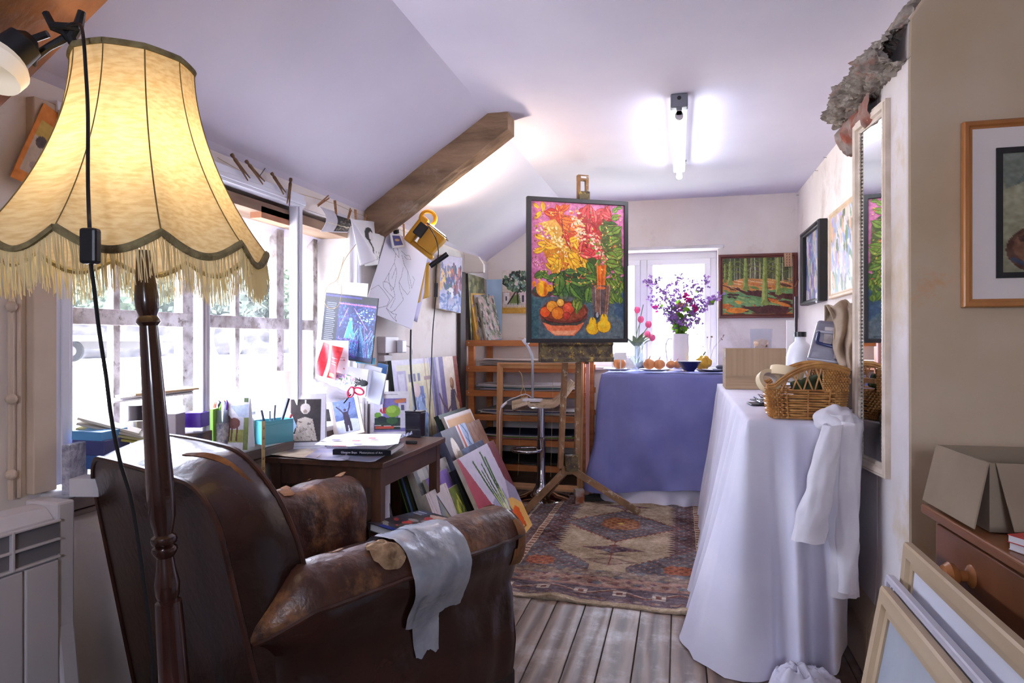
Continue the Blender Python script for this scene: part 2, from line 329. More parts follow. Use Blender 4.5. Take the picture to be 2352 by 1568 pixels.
# rough masonry left along the knocked-through edge
rub = pm('broken_masonry', (168, 160, 150), (120, 110, 102), scale=26, rough=.95, bump=1, bscale=45, c3=(152, 92, 74), s3=9)
rnd = random.Random(9)
def rubble(u, v):
    a = 2*pi*v; y = 2.045+u*.645; cx = .625-.012*sin(pi*u)+.012*nz((u*7, 0, 0), 1); cz = 1.945+.015*nz((u*9, 3, 0), 1)-.03*(1-u)*.3; rx = .075+.02*u; rz_ = .05
    p = Vector((cx+rx*cos(a), y, cz+rz_*sin(a))); q = 1+.22*nz(p, 12)+.22*nz(p, 30)+.2*nz(p, 70)+.18*nz(p, 150); return (cx+rx*cos(a)*q, y+.008*nz(p, 30), cz+rz_*sin(a)*q)
b = MB(); b.grid(rubble, 260, 80)
for i, pt in enumerate([(.635, 1.99), (.65, 2.025), (.675, 2.055), (.705, 2.085), (.735, 2.105), (.765, 2.125), (.79, 2.15)]):
    n0 = len(b.v); b.ball((pt[0], 2.19, pt[1]), .045, n=20, k=14, sq=(1, 3.1, .8))
    for k in range(n0, len(b.v)): v = b.v[k]; c0 = Vector((pt[0], 2.19, pt[1])); b.v[k] = c0+(v-c0)*(1+.3*nz(v, 20)+.25*nz(v, 50))
struct('trim_1', b, rub, smooth=True, ang=60)
b = MB()
def brick(u, v):
    a = 2*pi*v; y = 2.3+u*.39; p = Vector((.62+.045*cos(a), y, 1.85+.05*sin(a))); q = 1+.4*nz(p, 20)+.3*nz(p, 50); return (.625+.045*cos(a)*q, y, 1.85+.055*sin(a)*q)
b.grid(brick, 40, 20); struct('trim_2', b, pm('broken_brick', (150, 84, 66), (150, 140, 134), scale=14, rough=.95, bump=1, bscale=40), smooth=True, ang=60)

# ------------------------------------------------------------ window 1 (left wall)
old = pm('flaking_window_paint', (196, 190, 190), (128, 118, 112), scale=16, rough=.8, bump=.7, bscale=40, lo=.42, hi=.68, c3=(110, 98, 90), s3=26)
XW = -1.745
w1 = bpy.data.objects.new('window_1', None); COL.objects.link(w1); w1['kind'] = 'structure'
b = MB()
for y in (1.44, 2.005, 2.57): b.bx(XW-.02, XW+.02, y-.028, y+.028, .72, 1.66)
for y in (2.86,): b.bx(XW-.02, XW+.02, y-.02, y+.02, .72, 1.66)
b.build('casement_stile', old, w1, bevel=.004)
b = MB()
for y in (1.70, 2.285, ): b.bx(XW-.014, XW+.014, y-.013, y+.013, .72, 1.66)
for z in (1.175,): b.bx(XW-.022, XW+.026, 1.34, 2.96, z-.028, z+.022)
b.bx(XW-.02, XW+.02, 1.34, 2.96, 1.60, 1.665); b.bx(XW-.02, XW+.02, 1.34, 2.96, .715, .76)
b.build('glazing_bar', old, w1, bevel=.003)
b = MB(); b.bx(XW-.003, XW, 1.34, 2.96, .74, 1.62); b.build('pane', thin('hazed_window_glass', haze=.012), w1)  # white haze mixed into the glass stands for glare washing out the view
white_up = pm('white_plastic_frame', (224, 226, 238), rough=.35)
b = MB()
for y, w in ((1.345, .05), (1.868, .035), (2.425, .04), (2.94, .035)): b.bx(-1.575, -1.535, y-w/2, y+w/2, .73, 1.675); b.bx(-1.535, -1.529, y-w/4, y+w/4, .73, 1.675)
b.bx(-1.575, -1.53, 1.32, 2.45, 1.655, 1.71); b.bx(-1.53, -1.522, 1.32, 2.45, 1.665, 1.685)
b.build('inner_window_frame', white_up, w1, bevel=.003)
b = MB(); b.bx(-1.80, -1.525, 1.30, 2.98, .69, .715); struct('trim_3', b, white_wood, bevel=.006)
b = MB(); b.bx(-1.555, -1.53, 1.28, 2.98, .655, .69).bx(-1.557, -1.54, 1.28, 2.98, .635, .65); struct('trim_4', b, pm('grey_brown_board', (120, 104, 96), (96, 82, 76), scale=9, stretch=(1, .3, 4)), bevel=.003)
b = MB(); b.bx(-1.72, -1.575, WY0, WY1, 1.60, 1.64); struct('trim_5', b, pm('bare_lintel_board', (176, 150, 128), (120, 92, 72), scale=7, rough=.85, stretch=(1, .2, 1)))
b = MB(); b.box((-1.60, 2.33, 1.60), (.05, .22, .045)); struct('trim_6', b, pm('raw_pine_block', (206, 150, 116), (186, 128, 96), scale=8, rough=.8))
b = MB(); b.bx(-1.80, -1.562, 2.90, 2.955, .715, 1.66); b.bx(-1.58, -1.552, 2.955, 3.02, .715, 1.70); struct('trim_7', b, white_wood, bevel=.003)
b = MB(); b.bx(-1.80, -1.562, 1.30, 1.345, .715, 1.66); b.bx(-1.562, -1.535, 1.262, 1.325, .72, 1.70); struct('trim_8', b, pm('cream_boards', (214, 196, 176), (196, 176, 154), scale=5, rough=.6), bevel=.003)
# thin boards and grooves on the window wall top
b = MB(); b.bx(-1.563, -1.552, 2.45, 5.24, 1.655, 1.66).bx(-1.56, -1.548, 3.2, 5.24, 1.60, 1.735); struct('trim_9', b, white_wood)
# ------------------------------------------------------------ window 2 (back wall)
w2 = bpy.data.objects.new('window_2', None); COL.objects.link(w2); w2['kind'] = 'structure'
wf = pm('white_window_paint', (232, 232, 238), rough=.4); YW = 5.40; b = MB()
for x, w in ((-.81, .05), (-.278, .055), (.262, .05)): b.bx(x-w/2, x+w/2, YW-.03, YW+.03, .89, 1.79)
b.bx(BX0, BX1, YW-.033, YW+.027, 1.745, 1.80).bx(BX0, BX1, YW-.033, YW+.027, .88, .93)
b.build('window_frame', wf, w2, bevel=.004)
b = MB()
for x0, x1 in ((-.785, -.306), (-.250, .237)):
    for a, c, e, f in ((x0, x0+.045, .93, 1.745), (x1-.045, x1, .93, 1.745), (x0, x1, 1.70, 1.745), (x0, x1, .93, .975)): b.bx(a, c, YW-.045-(.002 if e in (1.70, .93) and f != 1.745 or e == 1.70 else 0), YW-.012, e, f)
b.build('sash', wf, w2, bevel=.004)
b = MB(); b.bx(-.77, .22, YW-.004, YW, .95, 1.73); b.build('pane', thin('back_window_glass', haze=.05), w2)
b = MB(); b.bx(-.85, .33, YB-.035, YB, 1.802, 1.83); struct('trim_10', b, white_wood, bevel=.008)
b = MB(); b.bx(BX0, BX1, YB-.03, YB+.2, .865, .885); struct('trim_11', b, wf)
# roof timbers
timber = pm('old_oak', (156, 126, 98), (104, 80, 60), scale=6, rough=.85, bump=1, bscale=18, stretch=(.5, 2, 2), c3=(160, 140, 124), s3=7)
def beam(name, y0, y1, pro, mat, x0=-1.53, x1=-.86, seed=0, up=.0):
    sl = (ZC-ZW)/(XB-XL); nrm = Vector((sl, -1)).normalized()
    b = MB(); n = 40
    def fn(u, v):
        x = x0+(x1-x0)*u; z = ZW+sl*(x-XL); q = 4*v; k = int(q) % 4; f = q-int(q)
        cs = [(y0, .03), (y0, -pro), (y1, -pro), (y1, .03)]; a, c = cs[k], cs[(k+1) % 4]; yy = a[0]+(c[0]-a[0])*f; d = a[1]+(c[1]-a[1])*f
        w = .008*nz((x*4+seed, yy*9, d*9), 1)+.005*nz((x*20, yy*30+seed, d*30), 1)
        yy += w; d += w*.8
        zz = z+d*1.0*1.2; return (x-nrm.x*0+d*-.35*0, yy, zz)
    b.grid(fn, n, 32)
    w = 33; b.f.append(tuple(range(w-1))[::-1]); b.mi.append(0); b.f.append(tuple(n*w+i for i in range(w-1))); b.mi.append(0)
    return struct(name, b, mat, smooth=True, ang=50)
beam('trim_12', 3.04, 3.17, .125, timber, x0=-1.555, x1=-.80)
beam('trim_13', .84, .978, .33, pm('dark_varnished_oak', (164, 106, 58), (88, 54, 30), scale=5, rough=.6, bump=.8, bscale=16, stretch=(.5, 2, 2)), x0=-1.7, x1=-.7, seed=3)
# ------------------------------------------------------------ outside
rnd = random.Random(3)
b = MB(); b.grid(lambda u, v: (-1.9-28*u, -14+44*v, .15+.55*min(1, u*4)+.04*nz((u*9, v*9, 0), 1)), 40, 40); struct('ground_yard', b, pm('pale_gravel', (214, 208, 196), (190, 184, 172), scale=40, rough=.95))
b = MB(); b.grid(lambda u, v: (-14+30*u, 5.7+16*v, .15), 4, 4); struct('ground_lawn', b, pm('yard_grass', (150, 160, 120), (190, 190, 170), scale=3, rough=.95))
# ------------------------------------------------------------ club armchair
leather = pm('dark_brown_leather', (54, 29, 22), (38, 20, 16), scale=7, rough=.27, bump=.12, bscale=50, spec=.5, coat=.12)
worn = pm('worn_tan_leather', (88, 52, 36), (56, 34, 28), scale=9, rough=.36, bump=.4, bscale=40, spec=.5, c3=(146, 100, 60), s3=8)
for n_ in worn.node_tree.nodes:
    if n_.type == 'MAP_RANGE' and abs(n_.inputs[1].default_value-.55) < 1e-4: n_.inputs[1].default_value = .50; n_.inputs[2].default_value = .66
torn = pm('torn_leather_edge', (140, 92, 50), (96, 60, 34), scale=20, rough=.8, bump=.6)
stuffing = pm('horsehair_stuffing', (176, 148, 116), (120, 92, 66), scale=30, rough=1, bump=1, bscale=60)
chair = thing('leather_armchair', 'worn brown leather club armchair with silver tape over one arm', 'armchair', (-.942, 1.611, 0), rz=-math.atan2(.40, .916))
def topz(a, zt, rr, a0):
    k = max(0, (abs(a)-a0)/(1-a0)); return zt-rr*(1-sqrt(max(0, 1-k*k)))+.012*(1-a*a)
def bk_rear(a, h): z = .165+(topz(a, .815, .10, .68)-.165)*h; return Vector((a*(.305+.04*(1-h)), -.475+(.815-z)*.2-.012*(1-a*a)*h, z))
def bk_front(a, h): z = .30+(topz(a, .855, .20, .45)-.30)*h; return Vector((a*.315, -.345+(.84-z)*.29+.03*(1-a*a)*sin(pi*min(1, h*1.1)), z))
def arch(fn, t):
    if t < .3: return fn(-1, t/.3)
    if t > .7: return fn(1, (1-t)/.3)
    return fn(sin(((t-.3)/.4-.5)*pi), 1)
as_ = lambda u: sin((u-.5)*pi)
b = MB(); b.grid(lambda u, v: bk_rear(as_(u), v), 24, 16); b.grid(lambda u, v: bk_front(as_(1-u), v), 24, 16, m=0)
def band(u, v):
    p = arch(bk_rear, u)*(1-v)+arch(bk_front, u)*v; c = Vector((0, p.y, .55)); d = (p-c).normalized(); return p+d*.014*sin(pi*v)+d*.003*nz(p, 18)
b.grid(band, 90, 10); b.build('backrest', leather, chair, smooth=True, ang=50)
b = MB()
for f in (bk_rear, bk_front): b.tube([arch(f, i/80)*1.0 for i in range(81)], .006, 6)
b.build('piping', pm('leather_piping', (70, 38, 26), (44, 24, 18), scale=20, rough=.4), chair, smooth=True)
b = MB(); b.grid(lambda u, v: arch(bk_rear, .54+.09*u)*(1-(.40+.25*u+.07*v))+arch(bk_front, .54+.09*u)*(.40+.25*u+.07*v)+Vector((0, -.0, .014+.006*sin(pi*u)*v)), 10, 3, thick=.002)
b.build('leather_tear', torn, chair)
sec = [(.030, .165), (.040, .27), (.030, .40), (.042, .46), (.066, .51), (.072, .56), (.052, .603), (.010, .628), (-.045, .625), (-.085, .595), (-.098, .545), (-.095, .48), (-.09, .40), (-.09, .30)]
def secp(v):
    q = v*(len(sec)-1); i = min(int(q), len(sec)-2); f = q-i; g = lambda k: Vector((*sec[max(0, min(k, len(sec)-1))], 0))
    a, b_, c, d = g(i-1), g(i), g(i+1), g(i+2)
    return .5*((2*b_)+(c-a)*f+(2*a-5*b_+4*c-d)*f*f+(3*b_-a-3*c+d)*f**3)
def arm(u, v, off=0, sd=1):
    p = secp(v); cx, cz = -.015, .53; zz = p.y; y0_ = -.452+(.815-zz)*.2; y = y0_+(.40-y0_)*u; x0 = .328+.02*min(1, u*1.3)
    dx, dz = p.x-cx, p.y-cz; L = sqrt(dx*dx+dz*dz); dx += off*dx/L; dz += off*dz/L
    s = 1.0
    if u > .9: k = (u-.9)/.1; s = sqrt(max(.02, 1-k*k*.96)); y = y0_+(.40-y0_)*.9+.055*sin(k*pi/2)
    if u < .14: s = .12+.88*(u/.14)**.6
    z = cz+dz*s if p.y > .42 else p.y*s**.0
    if u < .12: z -= .03*(1-u/.12)
    n = .004*nz((x0+dx, y*2, dz), 16)+.007*nz((dx*2, y*2, dz*2+7), 6)
    return Vector((sd*(x0+cx+dx*(s if p.y > .40 else 1)+n), y+(.0 if p.y > .42 else -.03*max(0, (u-.9)/.1)), z+n))
VW = 5/13
for sd in (1, -1):
    U0 = 0 if sd > 0 else .17
    a = MB(); a.grid(lambda u, v: arm(U0+(1-U0)*u, VW+(1-VW)*v, 0, sd), 50, 26)
    ring = [arm(1, VW+(1-VW)*j/26, 0, sd) for j in range(27)]; a.add(ring, [tuple(range(27))])
    pad = a.build('arm', [worn], chair, smooth=True, ang=55)
    a = MB(); a.grid(lambda u, v: arm(U0+(1-U0)*u, VW*v, -.001, sd), 50, 16); ring = [arm(1, VW*j/16, 0, sd) for j in range(17)]+[Vector((sd*.25, .36, .45)), Vector((sd*.25, .36, .165))]; a.add(ring, [tuple(range(len(ring)))])
    a.build('side_panel', leather, chair, smooth=True, ang=55)
    a = MB(); a.tube([arm(U0+i/60*(.97-U0), VW, .002, sd) for i in range(61)], .0055, 6); a.build('arm_piping', MATS['leather_piping'], pad, smooth=True)
    # curled tatters at the front of the arm
    rnd = random.Random(5+sd)
    for k in range(7):
        u0, v0 = rnd.uniform(.86, .97), rnd.uniform(.3, .75); w = rnd.uniform(.02, .05); a = MB()
        a.grid(lambda u, v: arm(min(1, u0+u*w*1.2), v0+(v-.5)*w*2, .002+.009*u*u, sd), 5, 4, thick=.0015); a.build('leather_tatter', torn, pad)
    for k in range(4):
        u0, v0 = rnd.uniform(.2, .8), rnd.uniform(.5, .65); w = rnd.uniform(.015, .03); a = MB()
        a.grid(lambda u, v: arm(u0+u*w*1.6, v0+(v-.5)*w*2, .0015+.004*u*u, sd), 5, 3, thick=.0015); a.build('leather_tatter', torn, pad)
# big flap hanging at the near arm front, and the hole with its stuffing
a = MB(); a.grid(lambda u, v: arm(.90+.07*u, .30+.16*v, .004+.010*sin(3*v+u)*u, 1)+Vector((0, .004*u, -.012*(1-v)*u)), 6, 8, thick=.002); a.build('leather_flap', torn, chair, smooth=True)
def hole(u, v):
    a_ = 2*pi*v; r = u; uu = .375+.052*r*cos(a_); vv = .50+.075*r*sin(a_); n = nz((uu*40, vv*40, 1), 1)
    return arm(uu, vv, .004+.012*(1-r)+.010*n, 1)
a = MB(); a.grid(hole, 14, 28); a.build('stuffing_hole', stuffing, chair, smooth=True)
tape = pm('silver_duct_tape', (182, 188, 198), (150, 156, 168), scale=14, rough=.26, bump=.5, bscale=22, metal=.35)
def tp(u0, u1, v0, v1, off, jag=.01, sh=0):
    a.grid(lambda u, v: arm(u0+(u1-u0)*u+sh*v, v0+(v1-v0)*v-(jag*.4*(sin(u*9)+nz((u*20, 0, 0), 1)) if v < .01 else 0), off+.0016*abs(nz((u*12, v*16, 3), 1))+.0018*max(0, sin(v*34+u*5+6*nz((u*4, v*5, 7), 1)))**6, 1), 16, 40)
a = MB(); tp(.42, .55, .19, .76, .0085); tp(.50, .65, .205, .75, .0095); tp(.45, .55, .12, .30, .0105); a.build('tape_patch', tape, chair, smooth=True)
# seat, base, feet
b = MB()
def cush(u, v):
    a_ = 2*pi*v; ph = pi*u; e = .28; sg = lambda c, k: math.copysign(abs(c)**k, c)
    r_ = sg(sin(ph), .35); return (.245*r_*sg(cos(a_), e), .06+.335*r_*sg(sin(a_), e), .375+.07*sg(-cos(ph), .5))
b.grid(cush, 24, 48); b.build('seat_cushion', pm('seat_leather', (98, 74, 74), (70, 50, 50), scale=8, rough=.35, bump=.2, bscale=30), chair, smooth='all')
b = MB(); b.tube([(.247*math.copysign(abs(cos(t))**.28, cos(t)), .06+.338*math.copysign(abs(sin(t))**.28, sin(t)), .405) for t in [2*pi*i/60 for i in range(61)]], .005, 6); b.build('seat_piping', leather, chair, smooth=True)
b = MB(); b.add([(-.33, -.33, .165), (.33, -.33, .165), (.345, .355, .165), (-.345, .355, .165), (-.31, -.36, .5), (.31, -.36, .5), (.25, .35, .31), (-.25, .35, .31)], [(3, 2, 1, 0), (0, 1, 5, 4), (1, 2, 6, 5), (2, 3, 7, 6), (3, 0, 4, 7), (4, 5, 6, 7)])
b.build('base', leather, chair, bevel=.01)
footm = pm('carved_dark_wood', (44, 28, 22), (28, 18, 15), scale=10, rough=.35, bump=.4)
for x, y in ((.305, .315), (-.315, .325), (.29, -.28), (-.29, -.28)):
    b = MB()
    for k, (w, z0, z1) in enumerate(((.05, .0, .03), (.062, .03, .07), (.055, .07, .095), (.07, .095, .17))): b.bx(x-w, x+w, y-w*.8, y+w*.8, z0, z1)
    b.build('foot', footm, chair, bevel=.008, seg=3)

# ------------------------------------------------------------ standard lamp
axr = Vector((cos(TH), sin(TH), 0))       # towards the right of the room end
lamp = thing('standard_lamp', 'lit standard lamp with fringed cream shade and turned dark wooden pole', 'lamp', (-.8236, .972, 0))
lamp.rotation_mode = 'XYZ'; tilt = Matrix.Rotation(-R(4.1), 3, Vector((-axr.y, axr.x, 0))); lamp.rotation_euler = tilt.to_euler()
wood = pm('dark_mahogany', (62, 28, 20), (38, 18, 14), scale=5, rough=.22, stretch=(4, 4, .6), coat=.6)
zf = lambda y: EYE-(y-HOR)*1.15/1500
pr = [(.012, 1.26), (.0135, zf(605)), (.0165, zf(640)), (.0195, zf(680)), (.0185, zf(705)), (.0145, zf(722)), (.0185, zf(730)), (.0195, zf(737)), (.0145, zf(745)), (.0155, zf(800)), (.0195, zf(1000)), (.0215, zf(1120)), (.0205, zf(1180)), (.0145, zf(1222)),
      (.0205, zf(1228)), (.0215, zf(1235)), (.0195, zf(1243)), (.015, zf(1247)), (.0200, zf(1252)), (.0210, zf(1258)), (.0185, zf(1266)), (.0135, zf(1275)), (.0155, zf(1300)), (.0205, zf(1335)), (.0190, zf(1360)), (.0155, zf(1372)), (.0215, zf(1376)), (.0215, zf(1385)), (.022, zf(1395)), (.0235, zf(1568)), (.025, .14), (.018, .12), (.03, .10), (.034, .085), (.02, .07), (.045, .045)]
b = MB(); b.lathe(pr[::-1], 28, wob=lambda t, z: 1+(.05*abs(cos(4*t)) if (zf(1200) < z < zf(770) or z < zf(1400) and z > .15) else 0)); b.build('pole', wood, lamp, smooth=True)
b = MB(); b.lathe([(.001, 0), (.105, 0), (.115, .008), (.11, .02), (.085, .028), (.05, .045), (.03, .05), (.001, .05)], 32); b.build('base', wood, lamp, smooth=True)
shade = pm('linen_shade', (232, 204, 142)); nt = shade.node_tree; N = nt.nodes.new; L = nt.links.new; p = nt.nodes['Principled BSDF']; p.inputs['Roughness'].default_value = .9
tc = N('ShaderNodeTexCoord'); mp = N('ShaderNodeMapping'); mp.inputs['Scale'].default_value = (5, 14, 30); mp.inputs['Rotation'].default_value = (.5, .9, .4); L(tc.outputs['Object'], mp.inputs[0])
n_ = N('ShaderNodeTexNoise'); n_.inputs['Scale'].default_value = 6; n_.inputs['Detail'].default_value = 6; L(mp.outputs[0], n_.inputs[0]); rr = N('ShaderNodeValToRGB'); rr.color_ramp.elements[0].position = .35; rr.color_ramp.elements[0].color = (*lin((224, 196, 142)), 1); rr.color_ramp.elements[1].position = .62; rr.color_ramp.elements[1].color = (*lin((240, 222, 178)), 1); L(n_.outputs[0], rr.inputs[0]); L(rr.outputs[0], p.inputs['Base Color'])
tl = N('ShaderNodeBsdfTranslucent'); L(rr.outputs[0], tl.inputs[0]); ms = N('ShaderNodeMixShader'); ms.inputs[0].default_value = .5; L(p.outputs[0], ms.inputs[1]); L(tl.outputs[0], ms.inputs[2]); L(ms.outputs[0], nt.nodes['Material Output'].inputs[0])
SH = Matrix.Translation((-.02, 0, 1.267)) @ Matrix.Rotation(R(4.1), 4, Vector((-axr.y, axr.x, 0))) @ Matrix.Rotation(TH-pi/2, 4, 'Z')
ph0 = [R(k*36+3.5) for k in range(10)]           # seam angles measured from the direction of the camera
def shp(phi, h, off=0):
    """point of the shade: phi round, h 0 at the hem to 1 at the top"""
    k = ((phi-ph0[0])/(pi/5)) % 1.0; mid = (k-.5)*pi/5
    r = .0957+.117*(1-h)**1.8+.006*(1-h)**6; flat = cos(pi/10)/cos(mid); r *= flat*.55+.45*(1-.012*sin(pi*k))
    sc = .030*sin(pi*k)*(1-h)**1.0*(1 if h < .5 else .0 if h > .95 else (1-(h-.5)/.45)); z = .322*h-sc
    return SH @ Vector(((r+off)*cos(phi), (r+off)*sin(phi), z))
b = MB(); b.grid(lambda u, v: shp(2*pi*u+ph0[0], v), 120, 26); sh = b.build('lamp_shade', shade, lamp, smooth='all')
braid = pm('olive_braid', (150, 138, 96), (120, 106, 70), scale=60, rough=.9, bump=.5)
for h in (0, 1): b = MB(); b.tube([shp(2*pi*i/200+ph0[0], h, .001) for i in range(201)], .0048 if h == 0 else .004, 6, flat=1.4); b.build('trim_braid', braid, sh, smooth=True)
b = MB()
for a_ in ph0: b.tube([shp(a_, i/20, .0005) for i in range(21)], .0011, 4)
b.build('shade_seam', pm('seam_thread', (128, 108, 66), rough=.9), sh)
b = MB(); rnd = random.Random(2)
for i in range(620):
    a_ = 2*pi*i/620; p = shp(a_+ph0[0], 0); ln = rnd.uniform(.052, .066); q = p+Vector((rnd.uniform(-.004, .004), rnd.uniform(-.004, .004), -ln)); mid = (p+q)/2+Vector((rnd.uniform(-.002, .002), rnd.uniform(-.002, .002), 0))
    b.tube([p, mid, q], [.0011, .0010, .0006], 3, cap=False)
f_ = b.build('fringe', cloth('silk_fringe', (238, 232, 206), (216, 204, 166), tr=.5), sh); f_['kind'] = 'stuff'
bulb = em('lamp_bulb_glow', (255, 232, 190), 14); b = MB(SH)
b.tube([(-.008, 0, .09), (-.008, 0, .15), (-.004, 0, .16), (.008, 0, .16), (.012, 0, .15), (.012, 0, .09)], .005, 8); b.build('bulb', bulb, lamp, smooth=True)
b = MB(SH); b.tube([(0, 0, .0), (0, 0, .09)], .011, 12); b.build('bulb_holder', pm('brass', (190, 150, 80), rough=.3, metal=1), lamp, smooth=True)
b = MB(SH)
for k in range(3): t = 2*pi*k/3; b.tube([(0, 0, .08), (.09*cos(t), .09*sin(t), .318)], .0015, 5)
b.build('shade_carrier', nail, lamp)
pl = bpy.data.lights.new('lamp_light', 'POINT'); pl.energy = .8; pl.color = (1, .82, .60); pl.shadow_soft_size = .025; po = bpy.data.objects.new('lamp_light', pl); COL.objects.link(po); po.parent = lamp; po.location = SH @ Vector((0, .0, .125))

# clip-on reflector lamp pinched on the shade's rim, with its flex and switch
cl = thing('clip_lamp', 'black clip-on lamp with white glass reflector clamped above the cream shade', 'lamp', at(175, 95, D=1.09))
P = lambda x, y, d=1.09: at(x, y, D=d)
b = MB(); b.tube([P(105, 30), P(122, 62), P(150, 72), P(168, 100), P(178, 128)], [.006, .007, .008, .007, .003], 8); b.tube([P(188, 26), P(180, 60), P(165, 85), P(172, 100), P(178, 128, 1.1)], [.006, .008, .009, .007, .003], 8); b.tube([P(118, 58, 1.08), P(185, 62, 1.08)], .006, 8)
b.build('clamp', black, cl, world=True, smooth=True)
b = MB(); b.tube([P(150, 88), P(112, 108), P(78, 132), P(68, 140)], [.007, .006, .007, .012], 8); b.tube([P(110, 78), P(70, 92)], .006, 8); b.build('arm', black, cl, world=True, smooth=True)
b = MB(); q0, q1 = P(72, 86, 1.06), P(6, 138, 1.04); b.tube([q0+(q1-q0)*t for t in (0, .15, .2, 1)], [.012, .02, .026, .030], 20); b.build('socket', black, cl, world=True, smooth=True)
b = MB(); q1b = P(-8, 150, 1.03); q2 = P(-22, 176, 1.02); b.tube([q0+(q1-q0)*.9, q1, q1b, q2], [.030, .040, .046, .040], 24, cap=False); b.build('reflector', em('reflector_glass', (226, 216, 200), .12), cl, world=True, smooth=True)
fl = thing('lamp_flex', 'black flex with inline switch hanging down over the cream lamp shade', 'cable', P(190, 60, 1.07))
b = MB(); pts = [P(150, 62, 1.08), P(165, 55, 1.07), P(185, 58, 1.06), P(192, 90, 1.03), P(197, 160, 1.005), P(202, 260, .985), P(202, 400, .955), P(204, 480, .925), P(206, 525, .90), P(209, 605, .90), P(216, 660, .90), P(228, 760, .905), P(243, 860, .91), P(256, 960, .915), P(276, 1060, .92), P(300, 1140, .925), P(316, 1230, .935), P(330, 1330, .94), P(345, 1450, .95), P(352, 1600, .96), P(350, 2300, .98)]
def smoothp(p, n=6):
    p = [Vector(q) for q in p]; o = []
    for i in range(len(p)-1):
        a, b_, c, d = p[max(0, i-1)], p[i], p[i+1], p[min(len(p)-1, i+2)]
        for k in range(n): f = k/n; o.append(.5*((2*b_)+(c-a)*f+(2*a-5*b_+4*c-d)*f*f+(3*b_-a-3*c+d)*f**3))
    return o+[p[-1]]
b.tube(smoothp(pts), .0028, 6); b.build('cable', black, fl, world=True, smooth=True)
b = MB(); p0, p1 = P(206, 524, .893), P(209, 606, .893); c_ = (p0+p1)/2; b.box((0, 0, 0), (.023, .016, .049)); b.v = [Matrix.Rotation(TH, 4, 'Z') @ v+c_ for v in b.v]; b.build('inline_switch', black, fl, world=True, bevel=.004)

# ------------------------------------------------------------ radiator, pipes, carrier bag
rad = thing('electric_radiator', 'white panelled electric radiator under the sill at the left edge', 'radiator', (-1.49, .85, 0), rz=R(-2))
whe = pm('white_enamel', (206, 202, 206), rough=.3)
b = MB(); y0, y1 = -.55, .38
prof = [(-.05, .12), (.05, .12), (.055, .14), (.055, .63), (.045, .68), (.02, .705), (-.02, .71), (-.05, .70)]
b.prism(prof, y0, y1, axis='y'); b.build('body', whe, rad, bevel=.004)
for k in range(11):
    ya = y0+k*.0845
    b = MB(); b.bx(.055, .064, ya+.003, ya+.0815, .14, .585); b.build('front_panel', whe, rad, bevel=.003)
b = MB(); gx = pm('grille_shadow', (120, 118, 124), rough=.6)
b2 = MB()
for k in range(8):
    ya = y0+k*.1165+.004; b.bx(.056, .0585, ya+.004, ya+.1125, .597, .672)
    b2.bx(.056, .068, ya-.004, ya+.003, .59, .68)
for z in (.592, .633, .676): b2.bx(.056, .067, y0, y1, z-.003, z+.003)
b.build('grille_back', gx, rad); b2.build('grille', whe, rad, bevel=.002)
b = MB(); b.prism([(-.05, .02), (.075, .02), (.075, .25), (.055, .42), (.055, .715), (-.05, .715)], y1, y1+.045, axis='y'); ct = b.build('control_end', whe, rad, bevel=.006)
b = MB(); b.bx(.0, .03, y1+.045, y1+.048, .47, .53).bx(.0, .03, y1+.045, y1+.048, .43, .45); b.build('switch_window', black, ct)
for y in (-.45, .25): b = MB(); b.bx(-.06, .09, y-.015, y+.015, 0, .02).bx(-.02, .02, y-.01, y+.01, .02, .12); b.build('foot', whe, rad, bevel=.004)
pipe = thing('wall_pipe', 'thin cream painted pipe with clips beside the window frame', 'pipe', (-1.55, 1.22, 0))
b = MB(); b.tube([(-1.547, 1.215, .72), (-1.547, 1.215, 1.35)], .007, 8); b.tube([(-1.547, 1.235, .72), (-1.547, 1.235, 1.35)], .005, 8); b.build('pipe_run', MATS['cream_boards'], pipe, world=True, smooth=True)
for z in (.78, .96, 1.18): b = MB(); b.ball((-1.54, 1.21, z), .013, n=8, k=6); b.build('pipe_clip', MATS['cream_boards'], pipe, world=True, smooth=True)
b = MB(); b.tube([(-1.548, 1.62, 0), (-1.548, 1.62, .46)], .006, 8); b.tube([(-1.548, 1.585, .12), (-1.548, 1.585, .46)], .009, 8); b.ball((-1.545, 1.585, .12), .014, n=8, k=6); b.ball((-1.545, 1.585, .45), .014, n=8, k=6)
tag(b.build('wall_pipe', MATS['cream_boards'], smooth=True), 'pale pipe on the low wall behind the leather armchair', 'pipe')
def bag(name, label, c, r, h, m, seed=0, sq=(1, .8), lean=(0, 0), cat='bag'):
    def fn(u, v):
        t = 2*pi*u; k = sin(pi*min(.98, .08+v*.9))**.6*(1-.25*v); q = 1+.35*nz((cos(t)*2+seed, sin(t)*2, v*3), 1)+.12*nz((cos(t)*7, sin(t)*7+seed, v*8), 1)
        return (c[0]+r*k*q*cos(t)*sq[0]+lean[0]*v, c[1]+r*k*q*sin(t)*sq[1]+lean[1]*v, c[2]+max(0, h*v+.02*nz((cos(t)*3, sin(t)*3, seed), 1)*v))
    b = MB(); b.grid(fn, 40, 24); return tag(b.build(name, m, smooth='all'), label, cat)
bag('carrier_bag', 'crumpled white and blue plastic bag on the floor behind the armchair', (-1.10, 1.02, 0), .14, .42, pm('white_blue_plastic', (200, 200, 214), (40, 56, 150), scale=4, rough=.35, lo=.52, hi=.56, bump=.4), seed=1)
